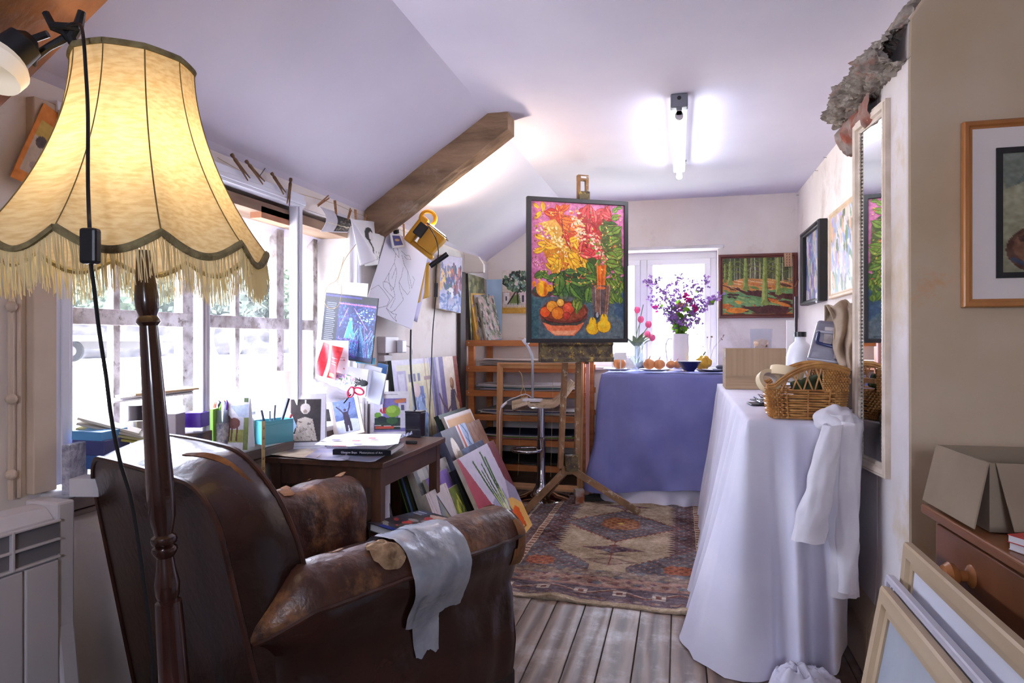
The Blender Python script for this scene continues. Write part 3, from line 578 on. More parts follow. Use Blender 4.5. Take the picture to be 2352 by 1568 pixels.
# ------------------------------------------------------------ rug
def in_poly(X, Y, pts):
    m = np.zeros(X.shape, bool); n = len(pts)
    for i in range(n):
        (ax, ay), (bx, by) = pts[i], pts[(i+1) % n]
        if ay != by: m ^= ((ay > Y) != (by > Y)) & (X < (bx-ax)*(Y-ay)/(by-ay)+ax)
    return m
RX0, RX1, RY0, RY1 = -.96, .29, 2.70, 4.64
nx, ny = 420, 640
gx_, gy_ = np.meshgrid(np.linspace(RX0, RX1, nx), np.linspace(RY0, RY1, ny)); A = np.zeros((ny, nx, 3)); rs = np.random.RandomState(3)
BE, NV, RU, MV, PK, OR, CRm = (160, 142, 118), (66, 60, 74), (104, 56, 50), (98, 76, 80), (148, 114, 102), (148, 94, 58), (184, 166, 142)
A[:] = BE; cxr = -.335
def setm(m, c, al=1): A[m] = A[m]*(1-al)+np.array(c)*al
X_, Y_ = gx_, gy_; ax_ = np.abs(X_-cxr)
def busy(m, a=NV, b_=MV, c=RU, s=1.0):      # small allover pattern
    setm(m, a); k = (np.sin(X_*140*s)*np.sin(Y_*120*s) > .1); setm(m & k, b_, .6); k = (np.sin(X_*95*s+2+3*np.sin(Y_*9))*np.sin(Y_*110*s+1) > .55); setm(m & k, c, .65); k = (np.abs(np.sin(X_*60*s+Y_*50*s)*np.sin(X_*60*s-Y_*50*s)) > .85); setm(m & k, CRm, .45); k = (np.sin(X_*33+1)*np.sin(Y_*41) > .7); setm(m & k, (84, 96, 110), .8)
teeth = .345-.03-.045*np.abs(((Y_*26) % 1)*2-1)
side = ax_ > teeth; busy(side, (72, 52, 62), (54, 42, 54), RU)
setm((ax_ > .42) & (ax_ < .455), CRm); setm((ax_ > .425) & (ax_ < .45) & (((Y_*22) % 1) > .55), RU)
busy((ax_ > .455) & (ax_ < .60), NV, MV, RU); setm((ax_ > .56) & (ax_ < .575), CRm); setm(ax_ > .61, (96, 70, 66))
def diamond(cy, hx, hy, jag=0):
    d = ax_/hx+np.abs(Y_-cy)/hy; return d < 1+(jag*(((X_*40) % 1) > .5))
m = diamond(3.90, .345, .33, .04); setm(m, RU); m = diamond(3.90, .33, .315); busy(m, (66, 70, 84), MV, (120, 70, 60))
m = (ax_ < .11+.0*Y_) & (np.abs(Y_-3.92) < .115) & (ax_+np.abs(Y_-3.92) < .17); setm(m, (120, 62, 40)); m = (ax_ < .095) & (np.abs(Y_-3.92) < .10) & (ax_+np.abs(Y_-3.92) < .15); setm(m, OR); setm(m & (np.sin(X_*120)*np.sin(Y_*110) > .4), RU)
setm(diamond(3.93, .02, .02), (214, 190, 90))
for cy, hx, hy, c in ((3.44, .17, .055, (88, 56, 70)), (3.44, .09, .075, (70, 56, 78)), (3.35, .10, .02, (104, 84, 66)), (3.50, .03, .03, RU), (4.34, .17, .05, (88, 56, 70)), (4.30, .05, .07, (88, 56, 70))): busy(diamond(cy, hx, hy), c, MV, RU)
busy(diamond(3.25, .14, .062), (120, 100, 90), MV, RU); setm(diamond(3.25, .10, .04), (146, 126, 110)); setm((ax_ < .004) & (Y_ > 3.2) & (Y_ < 3.6), RU)
lo_ = 3.10+(ax_/.345)*.36-.01; m = (Y_ < lo_+.012) & (ax_ < .42) & (ax_ > .10) & (Y_ > 3.05); setm(m & (((X_*36) % 1) > .4), RU); m = (Y_ < lo_) & (ax_ > .09) & (Y_ > 3.05) & (ax_ < .42); busy(m, (72, 76, 90), MV, (120, 70, 60))
m = (np.abs(ax_-.335) < .07) & (np.abs(Y_-3.19) < .06) & (np.abs(ax_-.335)+np.abs(Y_-3.19) < .10); setm(m, (150, 78, 52)); setm(m & (np.sin(X_*130)*np.sin(Y_*110) > .35), RU)
hi_ = 4.70-(ax_/.345)*.36; busy((Y_ > hi_) & (ax_ > .09) & (ax_ < .345), (72, 76, 90), MV, RU)
def bandp(y0, y1, fn): m = (Y_ > y0) & (Y_ <= y1); fn(m)
bandp(3.02, 3.105, lambda m: busy(m, (128, 112, 100), (104, 84, 84), MV, .7))
bandp(2.985, 3.02, lambda m: setm(m, PK)); bandp(2.925, 2.985, lambda m: busy(m, (120, 96, 88), (150, 122, 108), RU, .6)); bandp(2.90, 2.925, lambda m: setm(m, (142, 104, 94)))
bandp(2.77, 2.90, lambda m: setm(m, (80, 70, 84)))
z_ = np.abs(((X_*3.6) % 1)*2-1); m = (Y_ > 2.79) & (Y_ < 2.885) & (np.abs(Y_-(2.80+.07*z_)) < .008); setm(m, RU); m = (Y_ > 2.79) & (Y_ < 2.885) & (np.abs(Y_-(2.812+.07*z_)) < .004); setm(m, CRm)
m = (np.abs(((X_*6) % 1)-.5)/6 < .028) & (np.abs(Y_-2.835) < .028); setm(m, (190, 178, 164)); m = (np.abs(((X_*6) % 1)-.5)/6 < .012) & (np.abs(Y_-2.835) < .016); setm(m, RU)
bandp(2.735, 2.775, lambda m: busy(m, (86, 70, 84), (150, 128, 112), RU, .6)); k = (Y_ > 2.735) & (Y_ < 2.90) & (np.abs(np.sin(Y_*90+np.sin(X_*20))) > .93); setm(k, (60, 48, 60), .6)
m = (Y_ > 2.905) & (Y_ < 3.02) & ((np.abs(((X_*9+((Y_*30).astype(int) % 2)*.5) % 1)-.5)/9+np.abs(((Y_*26) % 1)-.5)/26) < .016); setm(m, (88, 56, 70))
bandp(0, 2.735, lambda m: setm(m, (164, 146, 118)))
A[:] = A*.74+np.array((158, 138, 116))*.26; A += rs.normal(0, 7, (ny, nx, 1)); st = Cv(nx, ny); st.a[:] = 0; st.noise(26, 6, 5); A += st.a
for _ in range(40):
    x, y, r_ = rs.uniform(RX0, RX1), rs.uniform(RY0, RY1), rs.uniform(.003, .012); setm((X_-x)**2*1+(Y_-y)**2*3 < r_*r_, (200, 192, 180) if rs.rand() > .5 else (70, 60, 52), .6)
b = MB(); zz = .006+.004*np.sin(gx_*3+gy_*2)
vs = []
for j in range(ny):
    yj = RY0+(RY1-RY0)*j/(ny-1); ridge = math.exp(-((yj-4.03)/.012)**2)
    for i in range(nx):
        xi = RX0+(RX1-RX0)*i/(nx-1); w = max(0, 1-(yj-RY0)/.25)
        z = .008+.007*ridge*max(0, min(1, (.2-xi)))+.014*w*max(0, sin(xi*11+1))**3+.003*nz((xi*6, yj*6, 0), 1)
        vs.append((xi+.004*nz((yj*9, 0, i > nx/2), 1), yj+(.012*nz((xi*7, 0, 0), 1)+.006*nz((xi*40, 0, 0), 1)-.03*xi)*w, z))
b.add(vs, [(j*nx+i, j*nx+i+1, (j+1)*nx+i+1, (j+1)*nx+i) for j in range(ny-1) for i in range(nx-1)])
ring = [j*nx for j in range(ny)]+[(ny-1)*nx+i for i in range(1, nx)]+[j*nx+nx-1 for j in range(ny-2, -1, -1)]+[i for i in range(nx-2, 0, -1)]; n0 = len(b.v)
b.add([Vector((b.v[i].x, b.v[i].y, .001)) for i in ring], [], 0); k = len(ring); b.f += [(ring[q], ring[(q+1) % k], n0+(q+1) % k, n0+q) for q in range(k)]; b.mi += [0]*k
cc = np.ones((len(b.v), 4)); tmp = Cv(nx, ny); tmp.a = A; cc[:nx*ny] = tmp.cols().reshape(-1, 4); cc[nx*ny:] = (.35, .28, .2, 1); b.c = cc
tag(b.build('rug', vc('rug_wool', rough=.95, bump=.6, spec=.1), smooth='all'), 'worn tribal rug with diamond medallion on the floorboards', 'rug')

# ------------------------------------------------------------ draped tables
def drape(name, label, cat, poly, ztop, hem, flare, folds, mat, amp=.03, seed=0, nper=.012, skirt=None, nt=34, under=0, parent=None, holes=None):
    """cloth over a table top: poly is the outline, hem(s) the height of the lower edge, flare(s) how far it swings out"""
    P = [Vector((*p, 0)) for p in poly]; n = len(P); L = []; pts = []; nr = []
    for i in range(n):
        a, c = P[i], P[(i+1) % n]; d = c-a; N_ = Vector((d.y, -d.x, 0)).normalized(); k = max(2, int(d.length/nper))
        for q in range(k): pts.append(a+d*q/k); nr.append(N_)
    m = len(pts); nr = [sum((nr[(i+q) % m]*math.exp(-(q/2.5)**2) for q in range(-6, 7)), Vector()).normalized() for i in range(m)]
    cen = sum(pts, Vector())/m; b = MB(); vs = []
    rings = 10
    for r_ in range(rings): vs += [Vector((p.x, p.y, ztop+.0012*nz((p.x*9, p.y*9, r_), 1))) for p in [cen+(q-cen)*(r_+.5)/rings*.995 for q in pts]]
    for t in range(nt+1):
        f = t/nt
        for i in range(m):
            s = i/m; h = hem(pts[i], s); z = ztop-.004-(ztop-h)*f**1.02; fl = flare(pts[i], s)
            w = f**.8*amp*folds(pts[i], s, f)+.006*f*nz((pts[i].x*14+seed, pts[i].y*14, f*3), 1)+.010*f**.5*nz((pts[i].x*5+seed, pts[i].y*5, f*2), 1)
            o = .006*min(1, f*14)+fl*f**1.3+w; q = pts[i]+nr[i]*o; vs.append((q.x, q.y, max(z, .004)))
    R_ = rings+nt+1
    b.add(vs, [(r_*m+i, r_*m+(i+1) % m, (r_+1)*m+(i+1) % m, (r_+1)*m+i) for r_ in range(R_-1) for i in range(m)])
    b.f.append(tuple(range(m))[::-1]); b.mi.append(0)
    return tag(b.build(name, mat, parent, smooth='all'), label, cat)
def simple_table(name, label, x0, x1, y0, y1, h, mat, inset=.03, leg=.035, cat='table'):
    t = thing(name, label, cat, ((x0+x1)/2, (y0+y1)/2, 0)); b = MB(); b.bx(x0, x1, y0, y1, h-.022, h); b.build('tabletop', mat, t, world=True, bevel=.003)
    q_ = inset; inset += .004; b = MB(); b.bx(x0+inset, x1-inset, y0+inset, y0+inset+.018, h-.10, h-.022).bx(x0+inset, x1-inset, y1-inset-.018, y1-inset, h-.10, h-.022).bx(x0+inset, x0+inset+.018, y0+inset+.018, y1-inset-.018, h-.10, h-.022).bx(x1-inset-.018, x1-inset, y0+inset+.018, y1-inset-.018, h-.10, h-.022); b.build('apron', mat, t, world=True); inset = q_
    for x in (x0+inset+leg/2, x1-inset-leg/2):
        for y in (y0+inset+leg/2, y1-inset-leg/2): b = MB(); b.bx(x-leg/2, x+leg/2, y-leg/2, y+leg/2, 0, h-.022); b.build('leg', mat, t, world=True, bevel=.002)
    return t
pine = pm('orange_pine', (196, 124, 66), (172, 98, 48), scale=5, rough=.5, stretch=(1, 1, 6), bump=.1)
brown = pm('brown_table_wood', (92, 58, 38), (64, 40, 28), scale=7, rough=.4, stretch=(4, .6, 1))
simple_table('still_life_table', 'table under the periwinkle cloth below the back window', -.49, .79, 4.51, 5.18, .865, pine)
white_c = cloth('white_sheet', (226, 224, 236), (214, 212, 228), scale=4, tr=.12, bump=.35, bscale=9)
peri = cloth('periwinkle_cloth', (128, 130, 182), (114, 116, 170), scale=5, tr=.06, bump=.5, bscale=7)
po_ = [(-.515, 4.475), (.815, 4.475), (.815, 5.20), (-.515, 5.20)]
drape('under_sheet', 'white sheet hanging below the periwinkle tablecloth to the floor', 'tablecloth', [(-.505, 4.49), (.80, 4.49), (.80, 5.19), (-.505, 5.19)], .868, lambda p, s: .006, lambda p, s: .0 if p.y > 4.6 else .02, lambda p, s, f: (.6+sin(p.x*31+2*sin(p.x*9)))*max(0, f-.90)*10-.4*(f < .9), white_c, amp=.022, seed=4)
drape('tablecloth', 'periwinkle blue cloth draped over the table at the back window', 'tablecloth', po_, .872, lambda p, s: .115+.03*sin(p.x*3), lambda p, s: .075 if p.x < -.45 and p.y < 4.8 else .045 if p.y < 4.5 else 0,
      lambda p, s, f: .55*sin(p.x*9+6*f)*f+.35*sin(p.x*17-9*f+2*sin(p.x*5))*f**.5+.5*sin(p.x*23+3*f+1)*max(0, -.1-p.x)*2+(.9 if p.x < -.42 else 0), peri, amp=.035, seed=7)
# white sheeted bench on the right
WT = .82
for nm, lb, a in (('trestle_table', 'narrow table hidden under the white dust sheet, nearest part', (.26, .485, 2.40, 3.1)), ('trestle_table', 'table hidden under the white dust sheet, part by the right wall', (.27, .82, 3.12, 4.30))): simple_table(nm, lb, *a[:2], *a[2:], WT, pine)
pw = [(.225, 2.355), (.56, 2.355), (.565, 2.68), (.82, 2.72), (.82, 4.36), (.235, 4.36)]
def hemw(p, s):
    if p.y < 2.37: return .005+max(0, (p.x-.42))*.9*0+.10*max(0, (p.x-.40)/.16)
    return .004 if p.x < .24 else .12
def flw(p, s):
    if p.x > .8 or p.y > 4.3: return 0
    if p.y < 2.37: return .10*(1-max(0, (p.x-.3))/.28) if p.x > .3 else .13
    if p.x < .24: return .15 if p.y < 2.7 else .13-.06*min(1, (p.y-2.7)/1.2)
    return -.085 if p.y < 2.69 else -.01
def fow(p, s, f):
    k = p.x if p.y < 2.37 else -(p.y-2.36)*.55+.22
    v = sin(k*38+1.0+1.6*sin(k*15)); return (v if v > 0 else v*.55)*(1.15 if p.y < 3 else .8) if p.x < .57 and p.y < 4.3 else 0
drape('dust_sheet', 'long white dust sheet draped to the floor over the right hand table', 'tablecloth', pw, WT+.006, hemw, flw, fow, white_c, amp=.062, seed=1, nt=44, nper=.008)
# crumpled ends of the sheet on the boards
def heap(name, label, c, rx, ry, h, m, seed, cat='cloth', n=48):
    def fn(u, v):
        t = 2*pi*u; q = 1+.3*nz((cos(t)*1.6+seed, sin(t)*1.6, 0), 1)+.10*nz((cos(t)*5, sin(t)*5+seed, v*3), 1); r_ = (1-v)**.7
        return (c[0]+rx*q*r_*cos(t), c[1]+ry*q*r_*sin(t), c[2]+h*(1-(1-v)**2)*(1+.35*nz((cos(t)*3*v+seed, sin(t)*3, v*5), 1))*min(1, v*3))
    b = MB(); b.grid(fn, n, 18); return tag(b.build(name, m, smooth='all'), label, cat)
heap('sheet_end', 'bunched end of white cloth on the floorboards under the dust sheet', (.35, 2.16, .003), .12, .07, .09, white_c, 3)
heap('sheet_end', 'loose white cloth corner trailing beside the bunched end on the floor', (.42, 2.22, .003), .08, .07, .06, white_c, 8)
# white shirt slung over the right end of the table
def sleeve(u, v, x0, x1, z0, z1, w0, w1, y, sd):
    t = 2*pi*u; x = x0+(x1-x0)*v; z = z0+(z1-z0)*v; w = w0+(w1-w0)*v; q = 1+.25*nz((cos(t)*2+sd, sin(t)*2, v*6), 1)
    return (x+w*q*cos(t), y+.028*q*sin(t)-.02*v*v, z+.008*nz((cos(t)*1.2, sin(t)*1.2, v*4+sd), 1))
sh_ = thing('white_shirt', 'crumpled white shirt slung over the table corner beside the mirror', 'shirt', (.52, 2.3, .6))
shm = cloth('shirt_cotton', (232, 228, 232), (216, 212, 220), scale=6, tr=.1, bump=.6, bscale=10)
b = MB(); b.grid(lambda u, v: sleeve(u, v, .50, .512, .86, .28, .035, .045, 2.315, 1), 30, 40); b.grid(lambda u, v: sleeve(u, v, .53, .515, .84, .30, .04, .03, 2.30, 9), 30, 40); b.build('shirt_body', shm, sh_, world=True, smooth='all')
b = MB(); b.grid(lambda u, v: sleeve(u, v, .475, .40, .83, .46, .03, .05, 2.275, 5), 30, 36); b.build('sleeve', shm, sh_, world=True, smooth='all')
b = MB(); b.ball((0, 0, 0), .07, n=40, k=24, sq=(1.0, .75, .75)); b.v = [v*(1+.3*nz(v, 16)+.15*nz(v, 40))+Vector((.505, 2.335, .835)) for v in b.v]; b.build('shirt_yoke', shm, sh_, world=True, smooth='all')
bag('shopping_bag', 'dark blue shopping bag under the table by the pier', (.68, 2.86, .02), .13, .38, pm('blue_shopping_bag', (22, 54, 110), (18, 42, 92), scale=5, rough=.4, bump=.3), seed=5, sq=(.8, .6))

# ------------------------------------------------------------ easel with the big flower painting
ez = pm('easel_wood', (150, 112, 74), (112, 82, 54), scale=9, rough=.7, bump=.3, c3=(196, 184, 160), s3=24)
splat = pm('paint_crusted_wood', (96, 84, 52), (62, 48, 40), scale=18, rough=.6, bump=1, bscale=50, c3=(190, 158, 60), s3=22, lo=.45, hi=.55)
PD = 4.0
p00, p10, p01 = at(1208, 790, D=PD), at(1438, 783, D=4.17), at(1210, 455, D=PD)
pw_, ph_ = (p10-p00).length, (p01.z-p00.z); rzp = atan2(p10.y-p00.y, p10.x-p00.x)
easel = thing('easel', 'paint-spattered wooden studio easel holding the flower painting', 'easel', at(1320, 1190, Z=0.0), rz=rzp)
EM = mw(easel); Ei = EM.inverted(); LP = lambda x, y, D: Ei @ at(x, y, D=D)
yb = LP(1323, 790, 4.08).y
b = MB(); zt = LP(1342, 400, 4.09).z; xm = LP(1342, 420, 4.09).x
for s_ in (-1, 1): b.bx(xm+s_*.027-.009, xm+s_*.027+.009, yb+.01, yb+.04, .95, zt-.03)
b.bx(xm-.036, xm+.036, yb+.008, yb+.042, zt-.035, zt); b.build('mast', ez, easel, bevel=.002)
b = MB(); b.bx(xm-.035, xm+.035, yb-.012, yb+.008, LP(1342, 456, 4.09).z-.012, LP(1342, 443, 4.09).z+.01); b.build('top_clamp', splat, easel, bevel=.003)
b = MB(); b.bx(xm-.018, xm+.018, yb+.006, yb+.008, zt-.022, zt-.010); b.build('maker_label', paper, easel)
for i, (xa, xb) in enumerate(((LP(1303, 840, 4.05).x, LP(1291, 1060, 4.05).x), (LP(1337, 840, 4.05).x, LP(1333, 1050, 4.05).x))):
    b = MB(); za, zb = .96, .30; w = .016; y0 = yb+.012
    b.add([(xb-w, y0, zb), (xb+w, y0, zb), (xb+w, y0+.03, zb), (xb-w, y0+.03, zb), (xa-w, y0, za), (xa+w, y0, za), (xa+w, y0+.03, za), (xa-w, y0+.03, za)], [(3, 2, 1, 0), (4, 5, 6, 7), (0, 1, 5, 4), (1, 2, 6, 5), (2, 3, 7, 6), (3, 0, 4, 7)])
    b.build('upright', ez, easel, bevel=.002)
b = MB(); zt0 = LP(1323, 832, 3.98).z; zt1 = LP(1323, 786, 3.98).z; x0, x1 = LP(1241, 800, 3.99).x, LP(1408, 800, 4.1).x
prof = [(yb+.012, zt0), (yb-.055, zt0), (yb-.055, zt0+.022), (yb-.045, zt0+.03), (yb-.04, zt1-.025), (yb-.05, zt1-.018), (yb-.055, zt1-.003), (yb+.012, zt1-.003)]
b.prism(prof, x0, x1, axis='x'); b.build('paint_tray', splat, easel, bevel=.003)
b = MB(); b.box((LP(1322, 1062, 4.0).x, yb+.0, .335), (.075, .05, .10)); b.build('height_block', splat, easel, bevel=.004)
hub = Vector((LP(1318, 1085, 4.0).x, yb+.03, .29))
for fx, fy, fz, nm in ((1205, 1182, 0, 'l'), (1468, 1184, 0, 'r')):
    f_ = Ei @ at(fx, fy, Z=0.0); h_ = hub+Vector((-.02 if nm == 'l' else .02, -.012, 0)); d = (f_-h_); n_ = d.cross(Vector((0, 0, 1))).normalized(); u_ = n_.cross(d).normalized()
    b = MB(); w, t = .021, .011; vs = [h_+u_*a+n_*c for a in (-w, w) for c in (-t, t)]+[f_+u_*a+n_*c+Vector((0, 0, .02)) for a in (-w, w) for c in (-t, t)]
    b.add(vs, [(0, 1, 3, 2), (4, 6, 7, 5), (0, 4, 5, 1), (1, 5, 7, 3), (3, 7, 6, 2), (2, 6, 4, 0)]); b.build('leg', ez, easel, bevel=.002)
b = MB(); f_ = hub+Vector((-.03, .42, -.27)); 
for dx in (-.02, .02): b.tube([hub+Vector((dx, .03, 0)), f_+Vector((dx, 0, 0))], .014, 6)
b.build('rear_leg', ez, easel)
b = MB(); b.box((hub.x, hub.y, hub.z-.005), (.10, .04, .05)); b.build('leg_bracket', ez, easel, bevel=.003)

mp_ = Cv(232, 334, (204, 130, 168)); q = lambda x, y: ((x-85)/695, (y-272)/1043); rnd = random.Random(7)
mp_.a += (rnd.random()*4); mp_.noise(14, 4, 1)
def blob(pts, c, al=1): mp_.poly([q(*p) for p in pts], c, al)
def el(x, y, rx, ry, c, ang=0, al=1): u, v = q(x, y); mp_.ell(u, v, rx/695, ry/695, c, ang, al)
def lf(x, y, L, w, ang, c, dark=(90, 50, 30), light=None): u, v = q(x, y); mp_.leaf(u, v, L/695, w/695, ang, c, dark, light)
def ln(pts, w, c, al=1): mp_.line([q(*p) for p in pts], w/695, c, al)
blob([(85, 960), (150, 990), (560, 1000), (780, 960), (780, 1315), (85, 1315)], (84, 104, 112))
blob([(690, 960), (780, 930), (780, 1180), (700, 1110)], (66, 88, 110)); blob([(640, 1110), (780, 1190), (780, 1315), (560, 1315)], (104, 114, 118))
blob([(85, 1000), (160, 1020), (140, 1315), (85, 1315)], (62, 96, 102)); u0 = mp_
for k in range(60): el(rnd.uniform(90, 770), rnd.uniform(1010, 1300), rnd.uniform(15, 40), rnd.uniform(4, 10), rnd.choice([(76, 98, 108), (94, 112, 122), (64, 92, 100), (110, 116, 126)]), rnd.uniform(60, 110), .5)
# foliage masses
blob([(150, 600), (300, 520), (420, 600), (520, 760), (420, 800), (230, 780)], (196, 134, 30)); blob([(190, 340), (420, 380), (500, 520), (420, 640), (300, 560)], (196, 90, 40)); blob([(420, 330), (680, 320), (690, 420), (600, 700), (460, 690), (430, 520)], (170, 60, 58)); blob([(620, 380), (760, 460), (770, 760), (640, 800), (600, 600)], (86, 100, 56)); blob([(150, 440), (260, 400), (400, 600), (330, 660)], (214, 170, 90)); blob([(240, 800), (560, 780), (560, 960), (430, 1020), (260, 960)], (50, 72, 40))
for k in range(34): lf(rnd.uniform(620, 770), rnd.uniform(700, 1010), rnd.uniform(50, 90), rnd.uniform(18, 30), rnd.uniform(40, 120), rnd.choice([(86, 116, 52), (112, 138, 56), (70, 98, 48)]), (50, 70, 34), (140, 156, 70))
blob([(430, 700), (600, 680), (650, 900), (560, 960), (480, 900)], (72, 88, 44))
YE, YD, OG, RD, RK = (226, 172, 30), (150, 96, 24), (214, 104, 34), (190, 52, 44), (120, 34, 36)
for x, y, L, a in ((100, 290, 60, 40), (170, 275, 80, 85), (160, 350, 80, 130), (110, 530, 90, 20), (130, 590, 110, 10), (105, 665, 100, -25), (180, 620, 130, -10), (190, 740, 90, 40), (220, 480, 90, 60), (180, 560, 90, 30), (250, 660, 110, 60), (200, 700, 140, 30), (290, 690, 130, 95), (330, 680, 130, 60), (360, 640, 150, 50), (380, 700, 120, 40), (260, 750, 90, 100), (400, 560, 100, 60), (350, 570, 100, -20), (430, 540, 80, 70), (300, 600, 110, 30), (230, 800, 80, -60), (450, 620, 130, 75), (470, 700, 150, 60), (400, 760, 110, 30)):
    lf(x, y, L, L*.2, a, rnd.choice([YE, (236, 184, 44), (206, 146, 28)]), YD, (244, 206, 80))
for x, y, L, a in ((180, 350, 90, 20), (230, 370, 100, -30), (280, 380, 110, -60), (300, 440, 90, -100), (300, 400, 110, 10), (270, 290, 80, 70), (310, 340, 80, -40), (320, 470, 100, -15), (330, 540, 90, 60), (200, 340, 90, 5), (310, 430, 100, 40), (360, 480, 110, -20), (330, 500, 110, 80)):
    lf(x, y, L, L*.22, a, rnd.choice([RD, OG, (204, 80, 36), (222, 124, 40)]), RK, (236, 140, 70))
for x, y, L, a in ((430, 340, 110, -10), (470, 380, 110, -70), (520, 400, 120, -90), (560, 420, 110, -100), (500, 420, 120, 60), (540, 430, 110, 90), (560, 350, 90, -30), (600, 390, 110, -60), (640, 400, 120, -80), (670, 380, 100, -110), (610, 330, 90, 30), (440, 540, 100, 60), (470, 560, 110, 100), (520, 560, 120, 80), (560, 620, 110, 70), (480, 620, 100, 30), (440, 660, 110, 10), (530, 680, 110, -30), (500, 500, 100, 30)):
    lf(x, y, L, L*.23, a, rnd.choice([RD, (206, 72, 74), (218, 96, 92)]), RK, (232, 128, 122))
for x, y in [(rnd.gauss(0, 26), rnd.gauss(0, 26)) for _ in range(90)]:
    k = rnd.random(); px_, py_ = (150+k*190+x, 440+k*190+y*.8); el(px_, py_, rnd.uniform(6, 14), rnd.uniform(5, 10), rnd.choice([(246, 226, 160), (250, 238, 190), (232, 196, 110), (200, 160, 80)]), rnd.uniform(0, 180))
for k in range(80):
    t = rnd.random(); el(400+60*t+rnd.gauss(0, 22), 340+210*t+rnd.gauss(0, 10), rnd.uniform(6, 13), rnd.uniform(5, 9), rnd.choice([(250, 226, 196), (246, 206, 170), (236, 170, 120), (220, 120, 80)]))
for k in range(90):
    t = rnd.random(); el(545+110*t+rnd.gauss(0, 24), 520+220*t+rnd.gauss(0, 14), rnd.uniform(6, 12), rnd.uniform(5, 9), rnd.choice([(248, 228, 206), (240, 190, 170), (220, 120, 110), (120, 150, 60)]))
for x, y, L, a in ((690, 330, 60, -40), (680, 380, 80, -20), (650, 425, 80, 0), (640, 500, 110, -30), (690, 490, 90, -35), (600, 430, 60, 80), (660, 550, 90, -10), (690, 600, 60, 10), (690, 640, 90, -15), (650, 590, 70, -40), (700, 690, 90, -30), (720, 290, 50, 0), (640, 650, 100, 20), (610, 560, 60, 60), (720, 720, 60, 80), (640, 720, 110, 10), (590, 700, 60, 110), (700, 770, 90, 20)):
    lf(x, y, L, L*.3, a, rnd.choice([(86, 122, 50), (112, 140, 60), (62, 96, 44)]), (76, 44, 42), (140, 164, 84))
ln([(640, 420), (625, 560), (600, 700), (590, 850)], 6, (110, 90, 50)); ln([(310, 400), (320, 520), (380, 640)], 8, (130, 60, 30))
for k in range(26): el(350+rnd.gauss(0, 14), 760+rnd.gauss(0, 50), 5, 5, rnd.choice([(130, 30, 26), (190, 60, 40)]))
for k in range(26): el(135+rnd.gauss(0, 22), 745+rnd.gauss(0, 22), 4, 4, rnd.choice([(150, 20, 60), (240, 200, 210)]))
for x, y, L, a in ((110, 850, 110, -25), (200, 870, 120, -20), (270, 960, 160, -75), (300, 860, 190, 80), (350, 850, 190, 60), (370, 860, 130, 20), (440, 880, 110, -10), (450, 950, 130, 40), (230, 970, 90, -10), (330, 800, 90, 0), (480, 830, 110, 10), (520, 910, 130, 100), (410, 1010, 110, 100), (470, 980, 130, 120), (420, 780, 120, 20), (500, 720, 110, 60), (370, 900, 150, 50), (160, 820, 80, 30), (300, 820, 160, 95)):
    lf(x, y, L, L*.24, a, rnd.choice([(58, 90, 42), (84, 116, 50), (70, 104, 60)]), (30, 50, 26), (110, 140, 64))
el(170, 960, 82, 42, (90, 60, 50)); el(172, 945, 76, 34, (60, 80, 70)); el(170, 935, 46, 58, (236, 148, 24)); el(160, 930, 18, 54, (248, 186, 50)); el(190, 940, 12, 50, (200, 110, 20)); el(222, 930, 26, 26, (240, 168, 40)); el(108, 900, 14, 22, (230, 140, 30)); ln([(150, 868), (146, 880)], 10, (240, 170, 50))
# orange stems in the glass
blob([(570, 750), (645, 740), (635, 905), (575, 905)], (206, 110, 36)); [ln([(575+i*9, 750+rnd.uniform(-20, 20)), (582+i*7, 900)], 3, rnd.choice([(236, 150, 50), (150, 70, 30), (226, 130, 60)])) for i in range(8)]
blob([(530, 900), (680, 900), (660, 1120), (545, 1150)], (110, 84, 76))
for i in range(14): ln([(540+i*10, 900), (552+i*7.5, 1130)], 4, rnd.choice([(206, 190, 180), (84, 60, 60), (150, 100, 70), (60, 76, 90), (176, 130, 110)]), .8)
el(570, 1140, 22, 30, (40, 50, 60)); el(575, 1130, 10, 20, (190, 190, 196)); el(600, 920, 38, 12, (214, 120, 70))
# bowl of fruit
el(328, 1140, 190, 150, (100, 90, 96), 0, .5)
blob([(148, 1110), (158, 1170), (200, 1240), (260, 1290), (400, 1292), (450, 1240), (495, 1160), (508, 1090), (480, 1050), (200, 1040)], (120, 46, 32))
el(328, 1105, 178, 76, (96, 44, 30)); el(328, 1108, 166, 66, (134, 66, 40))
blob([(170, 1190), (240, 1215), (420, 1212), (480, 1180), (450, 1235), (400, 1290), (260, 1290), (205, 1245)], (222, 130, 92)); blob([(230, 1255), (420, 1250), (390, 1285), (265, 1285)], (240, 176, 140)); blob([(160, 1160), (250, 1190), (420, 1190), (490, 1150), (482, 1185), (420, 1212), (240, 1212), (172, 1190)], (70, 66, 60)); ln([(152, 1130), (200, 1180), (330, 1200), (450, 1180), (500, 1120)], 6, (60, 26, 22))
for x, y, r_, c in ((188, 1112, 36, (226, 100, 40)), (240, 1068, 40, (222, 152, 54)), (300, 1038, 26, (230, 180, 90)), (360, 1082, 42, (206, 90, 60)), (280, 1120, 44, (216, 128, 38)), (345, 1138, 26, (170, 60, 46))): el(x, y, r_+4, r_+4, (96, 40, 24)); el(x, y, r_, r_, c); el(x-r_*.25, y-r_*.3, r_*.45, r_*.35, tuple(min(255, k+34) for k in c), 30, .7)
for x, y, L, a in ((430, 1000, 120, 95), (400, 1010, 100, 70), (450, 1020, 90, 110)): lf(x, y, L, 26, a, (96, 120, 50), (40, 60, 30), (150, 160, 70))
